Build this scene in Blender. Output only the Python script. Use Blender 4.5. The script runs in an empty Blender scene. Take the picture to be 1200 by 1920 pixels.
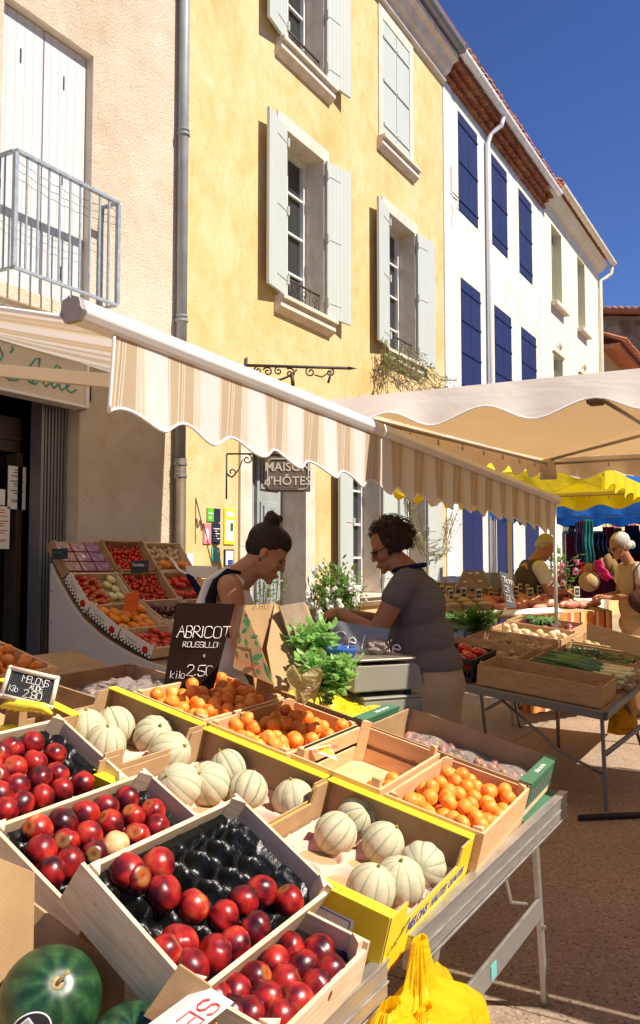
import bpy, math, random
from mathutils import Vector, Matrix, noise as mnoise
R = math.radians
random.seed(7)
# ------------------------------------------------------------------ camera, sky, sun, exposure
scene = bpy.context.scene
COL = scene.collection
YAW, PITCH, F0 = R(29.9), R(3.4), 1600.0
FW = Vector((math.cos(PITCH)*math.cos(YAW), math.cos(PITCH)*math.sin(YAW), math.sin(PITCH)))
RT = Vector((math.sin(YAW), -math.cos(YAW), 0))
UPV = RT.cross(FW)
CAM = Vector((0, 0, 1.5))
cd = bpy.data.cameras.new('camera')
cam = bpy.data.objects.new('camera', cd)
COL.objects.link(cam)
cam.location = CAM
cam.rotation_euler = Matrix((RT, UPV, -FW)).transposed().to_euler()
cd.sensor_fit = 'VERTICAL'; cd.sensor_height = 36; cd.sensor_width = 36
cd.lens = 30.0; cd.clip_start = 0.05; cd.clip_end = 3000
scene.camera = cam
SUN_EL, SUN_DIR = R(50), Vector((0.08, -1, 0)).normalized()
w = bpy.data.worlds.new("World"); scene.world = w; w.use_nodes = True
nt = w.node_tree
bg = nt.nodes['Background']
sky = nt.nodes.new('ShaderNodeTexSky'); sky.sky_type = 'NISHITA'
sky.sun_disc = False; sky.sun_elevation = SUN_EL; sky.sun_rotation = math.atan2(SUN_DIR.x, SUN_DIR.y)
sky.air_density = 1.0; sky.dust_density = 0.35; sky.ozone_density = 6.0; sky.altitude = 1500
hs = nt.nodes.new('ShaderNodeHueSaturation'); hs.inputs['Saturation'].default_value = 1.12; hs.inputs['Hue'].default_value = 0.515; hs.inputs['Value'].default_value = 1.22
nt.links.new(sky.outputs[0], hs.inputs['Color']); nt.links.new(hs.outputs[0], bg.inputs[0]); bg.inputs[1].default_value = 0.07
sl = bpy.data.lights.new('sun', 'SUN'); sl.energy = 5.0; sl.angle = R(0.53); sl.color = (1, 0.92, 0.79)
so = bpy.data.objects.new('sun', sl); COL.objects.link(so)
sd = Vector((SUN_DIR.x*math.cos(SUN_EL), SUN_DIR.y*math.cos(SUN_EL), math.sin(SUN_EL)))
so.rotation_euler = sd.to_track_quat('Z', 'Y').to_euler(); so.location = (0, -10, 20)
vs = scene.view_settings
vs.view_transform = 'Standard'; vs.look = 'None'; vs.exposure = 0.68; vs.gamma = 1

# ------------------------------------------------------------------ helpers
def ray(px, py): return FW + RT*((px-600)/F0) - UPV*((py-960)/F0)
def dep(px, py, D): return CAM + ray(px, py)*D
def at(px, py, ax, val):
    v = ray(px, py); return CAM + v*((val-CAM[ax])/v[ax])
def rotm(yaw=0, tilt=0, roll=0):
    return (Matrix.Rotation(R(yaw), 4, 'Z') @ Matrix.Rotation(R(tilt), 4, 'X') @ Matrix.Rotation(R(roll), 4, 'Y'))
def place(pos, yaw=0, tilt=0, roll=0): return Matrix.Translation(Vector(pos)) @ rotm(yaw, tilt, roll)

class MB:
    def __init__(s): s.v = []; s.f = []
    def add(s, vs_, fs, M=None):
        o = len(s.v)
        s.v += [(M @ Vector(p)) if M is not None else Vector(p) for p in vs_]
        s.f += [tuple(i+o for i in f) for f in fs]
        return s
    def box(s, a, b, M=None):
        x0, y0, z0 = a; x1, y1, z1 = b
        return s.add([(x0,y0,z0),(x1,y0,z0),(x1,y1,z0),(x0,y1,z0),(x0,y0,z1),(x1,y0,z1),(x1,y1,z1),(x0,y1,z1)],
                     [(0,3,2,1),(4,5,6,7),(0,1,5,4),(1,2,6,5),(2,3,7,6),(3,0,4,7)], M)
    def cbox(s, c, d, M=None):
        return s.box([c[i]-d[i]/2 for i in range(3)], [c[i]+d[i]/2 for i in range(3)], M)
    def slab(s, quad, t):
        q = [Vector(p) for p in quad]
        n = (q[1]-q[0]).cross(q[-1]-q[0]).normalized()*t
        k = len(q)
        return s.add(q+[p+n for p in q], [tuple(range(k))[::-1], tuple(range(k, 2*k))]+[(i, (i+1) % k, k+(i+1) % k, k+i) for i in range(k)])
    def prism(s, pts, y0, y1, M=None):          # polygon in x,z extruded along y
        k = len(pts)
        return s.add([(x, y0, z) for x, z in pts]+[(x, y1, z) for x, z in pts],
                     [tuple(range(k)), tuple(range(2*k-1, k-1, -1))]+[(i, i+k, (i+1) % k+k, (i+1) % k) for i in range(k)], M)
    def tube(s, path, r, n=8, M=None, flat=None):
        P = [Vector(p) for p in path]; k = len(P)
        rs = r if isinstance(r, (list, tuple)) else [r]*k
        vs_, fs = [], []
        up = None
        for i, p in enumerate(P):
            d = (P[min(i+1, k-1)]-P[max(i-1, 0)])
            d = d.normalized() if d.length > 1e-9 else Vector((0, 0, 1))
            if up is None: up = Vector((0, 0, 1)) if abs(d.z) < .9 else Vector((1, 0, 0))
            a = d.cross(up)
            a = a.normalized() if a.length > 1e-6 else d.orthogonal().normalized()
            b = a.cross(d).normalized(); up = b
            for j in range(n):
                t = 2*math.pi*j/n
                vs_.append(p+a*(math.cos(t)*rs[i])+b*(math.sin(t)*rs[i]))
        for i in range(k-1):
            for j in range(n):
                fs.append((i*n+j, i*n+(j+1) % n, (i+1)*n+(j+1) % n, (i+1)*n+j))
        fs.append(tuple(range(n))[::-1]); fs.append(tuple((k-1)*n+j for j in range(n)))
        return s.add(vs_, fs, M)
    def cyl(s, p0, p1, r0, r1=None, n=12, M=None): return s.tube([p0, p1], [r0, r0 if r1 is None else r1], n, M)
    def ell(s, c, r, M=None, nu=16, nv=10, fn=None):
        if not isinstance(r, (tuple, list)): r = (r, r, r)
        c = Vector(c)
        vs_ = [(0, 0, 1)]
        for i in range(1, nv):
            th = math.pi*i/nv
            for j in range(nu):
                ph = 2*math.pi*j/nu
                vs_.append((math.sin(th)*math.cos(ph), math.sin(th)*math.sin(ph), math.cos(th)))
        vs_.append((0, 0, -1))
        if fn: vs_ = [fn(Vector(p)) for p in vs_]
        fs = [(0, 1+j, 1+(j+1) % nu) for j in range(nu)]
        for i in range(nv-2):
            for j in range(nu):
                a = 1+i*nu+j; b = 1+i*nu+(j+1) % nu
                fs.append((a, a+nu, b+nu, b))
        l = len(vs_)-1; a0 = 1+(nv-2)*nu
        fs += [(l, a0+(j+1) % nu, a0+j) for j in range(nu)]
        vs_ = [Vector((p[0]*r[0], p[1]*r[1], p[2]*r[2])) for p in vs_]
        if M is not None: vs_ = [(M.to_3x3() @ p)+c for p in vs_]
        else: vs_ = [p+c for p in vs_]
        return s.add(vs_, fs)
    def grid(s, fn, nu, nv, M=None):
        vs_ = [fn(i/nu, j/nv) for j in range(nv+1) for i in range(nu+1)]
        fs = [(j*(nu+1)+i, j*(nu+1)+i+1, (j+1)*(nu+1)+i+1, (j+1)*(nu+1)+i) for j in range(nv) for i in range(nu)]
        return s.add(vs_, fs, M)
    def build(s, name, mat, parent=None, smooth=False, bevel=0, solid=0, world=False, subs=0):
        vs_ = s.v
        if parent is not None and world:
            inv = parent.matrix_basis.inverted() if parent.parent is None else (parent.parent.matrix_basis @ parent.matrix_basis).inverted()
            vs_ = [inv @ p for p in vs_]
        off = None
        if parent is None and world is not None and vs_:      # top-level single mesh: origin at its base centre
            xs = [p.x for p in vs_]; ys = [p.y for p in vs_]; zs = [p.z for p in vs_]
            off = Vector(((min(xs)+max(xs))/2, (min(ys)+max(ys))/2, min(zs)))
            vs_ = [p-off for p in vs_]
        me = bpy.data.meshes.new(name); me.from_pydata([tuple(p) for p in vs_], [], s.f)
        me.materials.append(mat)
        if smooth:
            me.polygons.foreach_set('use_smooth', [True]*len(me.polygons))
        o = bpy.data.objects.new(name, me); COL.objects.link(o)
        if off is not None: o.location = off
        if parent is not None: o.parent = parent
        if solid:
            m = o.modifiers.new('s', 'SOLIDIFY'); m.thickness = solid; m.offset = 0
        if subs:
            m = o.modifiers.new('u', 'SUBSURF'); m.levels = subs; m.render_levels = subs
        if bevel:
            m = o.modifiers.new('b', 'BEVEL'); m.width = bevel; m.segments = 2; m.limit_method = 'ANGLE'; m.angle_limit = R(50)
        return o

def tag(o, label=None, cat=None, group=None, kind=None):
    if label: o['label'] = label
    if cat: o['category'] = cat
    if group: o['group'] = group
    if kind: o['kind'] = kind
    return o
def thing(name, label, cat, M=None, group=None):
    o = bpy.data.objects.new(name, None); COL.objects.link(o)
    if M is not None:
        o.matrix_basis = M if isinstance(M, Matrix) else Matrix.Translation(Vector(M))
    o.empty_display_size = 0.1
    return tag(o, label, cat, group)
def dup(root, M, label=None, group=None):
    r = root.copy(); COL.objects.link(r); r.matrix_basis = M
    if label: r['label'] = label
    if group: r['group'] = group
    for ch in [c for c in root.children]:
        c = ch.copy(); COL.objects.link(c); c.parent = r
        for g in [g for g in ch.children]:
            d = g.copy(); COL.objects.link(d); d.parent = c
    return r

# ------------------------------------------------------------------ materials
class NT:
    def __init__(s, name):
        s.m = bpy.data.materials.new(name); s.m.use_nodes = True
        s.t = s.m.node_tree; s.b = s.t.nodes['Principled BSDF']; s.out = s.t.nodes['Material Output']
    def n(s, typ, ins=None, **kw):
        nd = s.t.nodes.new('ShaderNode'+typ)
        for k, v in kw.items(): setattr(nd, k, v)
        for k, v in (ins or {}).items(): s.set(nd, k, v)
        return nd
    def set(s, nd, k, v):
        inp = nd.inputs[k]
        if isinstance(v, bpy.types.NodeSocket): s.t.links.new(v, inp)
        elif isinstance(v, bpy.types.Node): s.t.links.new(v.outputs[0], inp)
        else:
            if isinstance(v, (tuple, list)) and len(v) == 3 and inp.type == 'RGBA': v = (*v, 1)
            inp.default_value = v
    def co(s, kind='Object'): return s.n('TexCoord').outputs[kind]
    def mapn(s, vec, scale=(1, 1, 1), loc=(0, 0, 0), rot=(0, 0, 0)): return s.n('Mapping', {'Vector': vec, 'Scale': scale, 'Location': loc, 'Rotation': rot}).outputs[0]
    def noise(s, vec, scale, detail=3, rough=.5, dist=0):
        return s.n('TexNoise', {'Vector': vec, 'Scale': scale, 'Detail': detail, 'Roughness': rough, 'Distortion': dist}).outputs['Fac']
    def vor(s, vec, scale, feature='F1', out=0):
        return s.n('TexVoronoi', {'Vector': vec, 'Scale': scale}, feature=feature).outputs[out]
    def ramp(s, fac, stops, interp='LINEAR'):
        nd = s.n('ValToRGB', {'Fac': fac}); r = nd.color_ramp; r.interpolation = interp
        while len(r.elements) > 1: r.elements.remove(r.elements[0])
        for i, (p, c) in enumerate(stops):
            e = r.elements[0] if i == 0 else r.elements.new(p)
            e.position = p
            e.color = (*c, 1) if isinstance(c, (tuple, list)) else (c, c, c, 1)
        return nd.outputs[0]
    def math(s, op, a, b=0, clamp=False):
        nd = s.n('Math', operation=op, use_clamp=clamp); s.set(nd, 0, a); s.set(nd, 1, b); return nd.outputs[0]
    def mix(s, fac, a, b, blend='MIX'):
        nd = s.n('Mix', data_type='RGBA', blend_type=blend)
        s.set(nd, 0, fac); s.set(nd, 6, a); s.set(nd, 7, b); return nd.outputs[2]
    def sep(s, vec): return s.n('SeparateXYZ', {'Vector': vec}).outputs
    def bump(s, h, strength=.3, dist=.01):
        nd = s.n('Bump', {'Height': h, 'Strength': strength, 'Distance': dist}); s.set(s.b, 'Normal', nd.outputs[0]); return nd
    def fin(s, **kw):
        mp = {'col': 'Base Color', 'rough': 'Roughness', 'metal': 'Metallic', 'coat': 'Coat Weight', 'spec': 'Specular IOR Level', 'alpha': 'Alpha', 'sheen': 'Sheen Weight', 'sss': 'Subsurface Weight', 'trans': 'Transmission Weight'}
        for k, v in kw.items(): s.set(s.b, mp[k], v)
        return s.m
    def translucent(s, col, fac):
        tr = s.n('BsdfTranslucent', {'Color': col}); mx = s.n('MixShader', {0: fac})
        s.t.links.new(s.b.outputs[0], mx.inputs[1]); s.t.links.new(tr.outputs[0], mx.inputs[2]); s.t.links.new(mx.outputs[0], s.out.inputs['Surface'])

def simple(name, col, rough=.6, var=.15, scale=8, bump=0, bscale=60, metal=0, coat=0, bdist=.003, rnd=0, spec=.5, sheen=0):
    t = NT(name); c = t.co()
    f = t.noise(c, scale, 4)
    lo = tuple(x*(1-var) for x in col); hi = tuple(min(1, x*(1+var)) for x in col)
    cc = t.ramp(f, [(.3, lo), (.7, hi)])
    if rnd:
        oi = t.n('ObjectInfo').outputs['Random']
        cc = t.mix(1.0, cc, t.ramp(oi, [(0, 1-rnd), (1, 1+0*rnd)]), 'MULTIPLY')
    if bump: t.bump(t.noise(c, bscale, 4), bump, bdist)
    return t.fin(col=cc, rough=rough, metal=metal, coat=coat, spec=spec, sheen=sheen)

def m_render_plaster():                                   # rough pebble render, house with balcony
    t = NT('rough_render'); c = t.co()
    big = t.noise(c, .7, 5, .6); mid = t.noise(c, 6, 4)
    col = t.ramp(t.math('ADD', t.math('MULTIPLY', big, .7), t.math('MULTIPLY', mid, .3)), [(.34, (.57, .44, .30)), (.5, (.67, .575, .44)), (.66, (.74, .67, .55))])
    fine = t.noise(c, 42, 5, .75); pit = t.ramp(t.vor(c, 22), [(.0, 0), (.12, 1)])
    col = t.mix(t.ramp(fine, [(.25, .35), (.6, 0)]), col, (.36, .25, .15))
    h = t.math('ADD', fine, t.math('MULTIPLY', pit, .35))
    t.bump(h, 1.0, .019)
    return t.fin(col=col, rough=.95, spec=.15)
def m_ochre():
    t = NT('ochre_limewash'); c = t.co()
    a = t.noise(c, 1.3, 6, .65, .6); b = t.noise(t.mapn(c, (1, 1, .5)), 5, 5, .6, 1.2)
    f = t.math('ADD', t.math('MULTIPLY', a, .6), t.math('MULTIPLY', b, .4))
    col = t.ramp(f, [(.33, (.61, .35, .13)), (.43, (.64, .43, .185)), (.54, (.66, .49, .25)), (.66, (.68, .54, .32))])
    cr = t.ramp(t.vor(t.n('VectorMath', {0: c, 1: t.n('TexNoise', {'Vector': c, 'Scale': 2.0, 'Detail': 4}).outputs['Color']}, operation='ADD').outputs[0], 1.1, 'DISTANCE_TO_EDGE'), [(.0, .28), (.008, 0)])
    col = t.mix(cr, col, (.45, .24, .08))
    dr = t.ramp(t.noise(t.mapn(c, (3.5, 3.5, .25)), 2, 5, .7), [(.58, 0), (.75, .30)])
    col = t.mix(dr, col, (.50, .30, .13))
    t.bump(t.noise(c, 30, 4), .35, .012)
    return t.fin(col=col, rough=.9, spec=.2)
def m_wall(name, base, stain, s=1.0, b=.2):
    t = NT(name); c = t.co()
    st = t.noise(t.mapn(c, (1.5*s, 1.5*s, .35*s)), 2, 5, .65)
    col = t.ramp(st, [(.3, stain), (.6, base)])
    t.bump(t.noise(c, 40, 4), b, .006)
    return t.fin(col=col, rough=.9, spec=.2)
def m_stone_trim():
    t = NT('limestone_trim'); c = t.co()
    col = t.ramp(t.noise(c, 5, 5, .6), [(.3, (.58, .47, .37)), (.65, (.72, .64, .54))])
    t.bump(t.noise(c, 60, 4), .25, .004)
    return t.fin(col=col, rough=.85, spec=.2)
def m_ground():
    t = NT('washed_aggregate_concrete'); c = t.co()
    v = t.n('TexVoronoi', {'Vector': c, 'Scale': 70}); v2 = t.n('TexVoronoi', {'Vector': c, 'Scale': 33})
    hue = t.sep(v.outputs['Color'])[0]
    peb = t.ramp(hue, [(0, (.11, .065, .04)), (.25, (.32, .235, .16)), (.55, (.42, .31, .22)), (.8, (.55, .45, .35)), (1, (.25, .13, .075))])
    edge = t.ramp(v.outputs['Distance'], [(.25, 0), (.6, 1)])
    col = t.mix(edge, peb, (.36, .265, .19))
    big2 = t.ramp(t.sep(v2.outputs['Color'])[1], [(.80, 0), (.86, .75)])
    inn = t.ramp(v2.outputs['Distance'], [(.2, 1), (.34, 0)])
    col = t.mix(t.math('MULTIPLY', big2, inn), col, (.20, .12, .08))
    col = t.mix(1, col, t.ramp(t.noise(c, .8, 5, .6), [(.3, .72), (.7, 1.05)]), 'MULTIPLY')
    gx = t.sep(c); jn = t.math('MAXIMUM', t.math('LESS_THAN', t.math('FRACT', t.math('DIVIDE', gx[0], 2.9)), .0035), t.math('LESS_THAN', t.math('FRACT', t.math('DIVIDE', t.math('ADD', gx[1], .9), 3.1)), .0033))
    col = t.mix(t.math('MULTIPLY', jn, .75), col, (.07, .045, .03))
    st = t.ramp(t.noise(c, 2.6, 6, .75, .8), [(.60, 0), (.72, .45)]); col = t.mix(st, col, (.13, .08, .05))
    t.bump(v.outputs['Distance'], .35, .004)
    return t.fin(col=col, rough=.85, spec=.25)
def m_wood(name='pale_crate_wood', a=(.60, .42, .25), b=(.80, .64, .44), rnd=.12):
    t = NT(name); c = t.co(); g = t.n('TexCoord').outputs['Generated']
    oi = t.n('ObjectInfo').outputs['Random']
    cc = t.n('VectorMath', {0: c, 1: t.n('CombineXYZ', {0: t.math('MULTIPLY', oi, 9.0), 1: 0, 2: oi}).outputs[0]}, operation='ADD').outputs[0]
    gr = t.noise(t.mapn(cc, (5, 5, 90)), 2.2, 5, .6, .4)
    gr2 = t.noise(t.mapn(cc, (9, 9, 30)), 1.5, 3)
    col = t.ramp(t.math('ADD', t.math('MULTIPLY', gr, .65), t.math('MULTIPLY', gr2, .35)), [(.33, a), (.6, b)])
    kn = t.ramp(t.vor(t.mapn(cc, (4, 4, 9)), 1.6), [(.03, .75), (.075, 0)])
    col = t.mix(kn, col, tuple(x*.38 for x in a))
    col = t.mix(1, col, t.ramp(oi, [(0, 1-rnd), (1, 1)]), 'MULTIPLY')
    t.bump(gr, .15, .002)
    return t.fin(col=col, rough=.7, spec=.25)
def m_card(name='cardboard', a=(.40, .245, .12), b=(.49, .315, .165)):
    t = NT(name); c = t.co()
    col = t.ramp(t.noise(c, 12, 4), [(.3, a), (.7, b)])
    wv = t.n('TexWave', {'Vector': c, 'Scale': 60, 'Distortion': .3}, wave_type='BANDS', bands_direction='DIAGONAL').outputs['Fac']
    col = t.mix(t.math('MULTIPLY', wv, .12), col, tuple(x*.6 for x in a))
    t.bump(t.noise(c, 25, 3), .2, .003)
    return t.fin(col=col, rough=.8, spec=.2)
def m_nect(name, stops, rough=.24):
    t = NT(name); c = t.co(); oi = t.n('ObjectInfo').outputs['Random']
    cc = t.n('VectorMath', {0: c, 1: t.n('CombineXYZ', {0: t.math('MULTIPLY', oi, 31.0), 1: t.math('MULTIPLY', oi, 17.0), 2: oi}).outputs[0]}, operation='ADD').outputs[0]
    f = t.noise(cc, .85, 2, .5); f2 = t.noise(cc, 9, 5, .7)
    f = t.math('ADD', t.math('MULTIPLY', f, .93), t.math('MULTIPLY', f2, .07))
    f = t.math('ADD', f, t.math('MULTIPLY', t.math('SUBTRACT', oi, .5), .16))
    col = t.ramp(f, stops)
    sp = t.ramp(t.vor(cc, 11), [(.02, .5), (.06, 0)])
    col = t.mix(sp, col, (.55, .30, .12))
    top = t.ramp(t.sep(c)[2], [(.80, 0), (.93, .55)])
    col = t.mix(top, col, (.40, .25, .05))
    t.bump(f2, .06, .02)
    t.set(t.b, 'Subsurface Radius', (.02, .006, .003))
    return t.fin(col=col, rough=rough, spec=.5)
def m_melon():
    t = NT('netted_melon'); c = t.co(); oi = t.n('ObjectInfo').outputs['Random']
    x, y, z = t.sep(c)
    an = t.math('ARCTAN2', y, x)
    k = t.math('COSINE', t.math('MULTIPLY', an, 10.0))
    wob = t.math('MULTIPLY', t.math('SUBTRACT', t.noise(c, 7, 3), .5), .22)
    kk = t.math('ADD', t.math('MULTIPLY', t.math('ADD', k, 1.0), .5), t.math('MULTIPLY', wob, .25))
    groove = t.ramp(kk, [(0, 1), (.035, .8), (.10, 0)])
    net = t.ramp(t.vor(t.n('VectorMath', {0: t.mapn(c, (1, 1, .55)), 1: t.n('TexNoise', {'Vector': c, 'Scale': 5.0, 'Detail': 3}).outputs['Color']}, operation='ADD').outputs[0], 17, 'DISTANCE_TO_EDGE'), [(.0, 1), (.06, 0)])
    nz = t.noise(c, 3, 4)
    base = t.ramp(nz, [(.3, (.46, .43, .27)), (.55, (.57, .51, .33)), (.8, (.62, .47, .27))])
    base = t.mix(t.math('MULTIPLY', net, .75), base, (.68, .62, .44))
    col = t.mix(t.math('MULTIPLY', groove, t.ramp(oi, [(0, .55), (1, 1)])), base, (.20, .27, .17))
    t.bump(t.math('ADD', net, t.math('MULTIPLY', t.noise(c, 30, 3), .5)), .3, .02)
    return t.fin(col=col, rough=.6, spec=.25)
def m_watermelon():
    t = NT('dark_watermelon'); c = t.co(); x, y, z = t.sep(c)
    an = t.math('ARCTAN2', y, x)
    wob = t.math('MULTIPLY', t.noise(c, 3, 4), 2.0)
    s_ = t.math('SINE', t.math('ADD', t.math('MULTIPLY', an, 9.0), wob))
    f = t.math('ADD', t.math('MULTIPLY', s_, .22), t.noise(c, 8, 5, .7))
    col = t.ramp(f, [(.2, (.006, .028, .012)), (.55, (.015, .055, .02)), (.85, (.035, .10, .03))])
    return t.fin(col=col, rough=.32, spec=.5)
def stripe_seq(t, x, period, seq):                        # seq: (pos, colour) constant ramp inside one period
    fr = t.math('FRACT', t.math('DIVIDE', x, period))
    return t.ramp(fr, seq, 'CONSTANT')
def m_awning(name, trans=.3):
    t = NT(name); c = t.co(); x, y, z = t.sep(c)
    W = (.80, .77, .74); B = (.60, .47, .33); L = (.80, .70, .55); G = (.40, .36, .32)
    seq = [(0, L), (.03, G), (.035, L), (.06, W), (.10, W), (.44, W), (.46, G), (.465, L), (.50, B), (.66, L), (.68, B), (.70, G), (.715, L), (.735, B), (.76, L), (.78, B), (.94, L), (.97, G), (.975, L)]
    col = stripe_seq(t, t.math('ADD', x, 60.0), .242, seq)
    col = t.mix(.25, col, t.ramp(t.noise(c, 2.5, 5), [(.3, tuple(v*.8 for v in W)), (.7, W)]), 'MULTIPLY')
    t.bump(t.noise(c, 5, 3), .25, .02)
    t.translucent(col, trans)
    return t.fin(col=col, rough=.85, spec=.15)
def m_canvas(name, col_, tcol, trans=.3, rough=.8, bs=2.5, bstr=.3):
    t = NT(name); c = t.co()
    col = t.ramp(t.noise(c, 2, 5), [(.3, tuple(v*.88 for v in col_)), (.7, col_)])
    t.bump(t.noise(t.mapn(c, (1, 1, 2)), bs, 4, .5, .5), bstr, .06)
    t.translucent(tcol, trans)
    return t.fin(col=col, rough=rough, spec=.2)
def m_alu(name='brushed_aluminium', col=(.55, .53, .50), rough=.38):
    t = NT(name); c = t.co()
    n = t.noise(t.mapn(c, (3, 3, 60)), 6, 5, .7)
    return t.fin(col=t.ramp(n, [(.3, tuple(v*.75 for v in col)), (.7, col)]), metal=.75, rough=t.ramp(n, [(.2, rough-.1), (.8, rough+.2)]))
def m_genoise():
    t = NT('brick_tile_cornice'); c = t.co()
    return t.fin(col=t.ramp(t.noise(c, 3, 5, .7), [(.3, (.22, .075, .035)), (.5, (.40, .15, .07)), (.7, (.55, .30, .16))]), rough=.9, spec=.1)
def m_rubble():
    t = NT('rubble_stone'); c = t.co()
    v = t.n('TexVoronoi', {'Vector': t.mapn(c, (1, 1, 1.5)), 'Scale': 1.6})
    ed = t.n('TexVoronoi', {'Vector': t.mapn(c, (1, 1, 1.5)), 'Scale': 1.6}, feature='DISTANCE_TO_EDGE').outputs[0]
    col = t.ramp(t.sep(v.outputs['Color'])[0], [(0, (.20, .12, .07)), (.5, (.34, .22, .13)), (1, (.45, .33, .22))])
    col = t.mix(t.ramp(ed, [(0.02, .9), (.12, 0)]), col, (.30, .20, .13))
    col = t.mix(.6, col, t.ramp(t.noise(c, 2.5, 6, .7), [(.3, .35), (.7, 1.1)]), 'MULTIPLY')
    t.bump(ed, .8, .1)
    return t.fin(col=col, rough=.95, spec=.1)
def m_tiles(name='roof_tiles'):
    t = NT(name); c = t.co()
    col = t.ramp(t.noise(c, 6, 5, .7), [(.3, (.32, .11, .06)), (.6, (.52, .22, .12)), (.8, (.55, .36, .22))])
    return t.fin(col=col, rough=.9, spec=.1)
def m_planks(name, col, period=.09, var=.05, axis=0, rough=.55, dark=.55, chips=0):
    t = NT(name); c = t.co(); x = t.sep(c)[axis]
    fr = t.math('FRACT', t.math('DIVIDE', t.math('ADD', x, 50.0), period))
    g = t.ramp(fr, [(0, dark), (.045, 1), (.955, 1), (1, dark)])
    base = t.ramp(t.noise(t.mapn(c, (3, 3, .8)), 3, 4), [(.3, tuple(v*(1-var) for v in col)), (.7, col)])
    base = t.mix(1, base, g, 'MULTIPLY')
    t.bump(g, .4, .004)
    return t.fin(col=base, rough=rough, spec=.35)
def m_shirt():
    t = NT('navy_white_stripe_jersey'); c = t.co(); x, y, z = t.sep(c)
    zz = t.math('ADD', z, t.math('MULTIPLY', t.math('SUBTRACT', t.noise(c, 4, 2), .5), .012))
    fr = t.math('FRACT', t.math('DIVIDE', zz, .0105))
    col = t.ramp(fr, [(0, (.115, .108, .12)), (.5, (.115, .108, .12)), (.6, (.20, .19, .185)), (.9, (.20, .19, .185)), (1, (.115, .108, .12))])
    t.bump(t.noise(c, 9, 4), .5, .02)
    return t.fin(col=col, rough=.9, spec=.1)
def m_cloth(name, col, var=.2, bs=9, b=.6, rough=.9):
    t = NT(name); c = t.co()
    t.bump(t.math('ADD', t.noise(t.mapn(c, (1, 1, .4)), bs, 4), t.math('MULTIPLY', t.noise(c, 300, 2), .03)), b, .03)
    return t.fin(col=t.ramp(t.noise(c, 6, 4), [(.3, tuple(v*(1-var) for v in col)), (.7, col)]), rough=rough, spec=.1)
def m_skin(name, col):
    t = NT(name); c = t.co()
    cc = t.ramp(t.noise(c, 14, 5), [(.3, tuple(v*f for v, f in zip(col, (.88, .82, .8)))), (.7, col)])
    t.set(t.b, 'Subsurface Radius', (.02, .008, .004)); t.set(t.b, 'Subsurface Scale', .3)
    t.bump(t.noise(c, 120, 3), .1, .002)
    return t.fin(col=cc, rough=.5, spec=.35, sss=.12)
def m_hair(name, a, b, rough=.45, sc=60):
    t = NT(name); c = t.co()
    f = t.noise(t.mapn(c, (1, 1, 1)), sc, 4, .6, 1.5)
    t.bump(f, .8, .012)
    return t.fin(col=t.ramp(f, [(.3, a), (.7, b)]), rough=rough, spec=.3)
def m_leaf(name, a, b, trans=.35, rough=.45):
    t = NT(name); c = t.co()
    col = t.ramp(t.noise(c, 35, 2), [(.3, a), (.7, b)])
    t.translucent(tuple(min(1, v*1.6) for v in b), trans)
    return t.fin(col=col, rough=rough, spec=.35)
def m_glass(name, col=(.02, .025, .03), rough=.05):
    t = NT(name); return t.fin(col=col, rough=rough, spec=.6)

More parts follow.
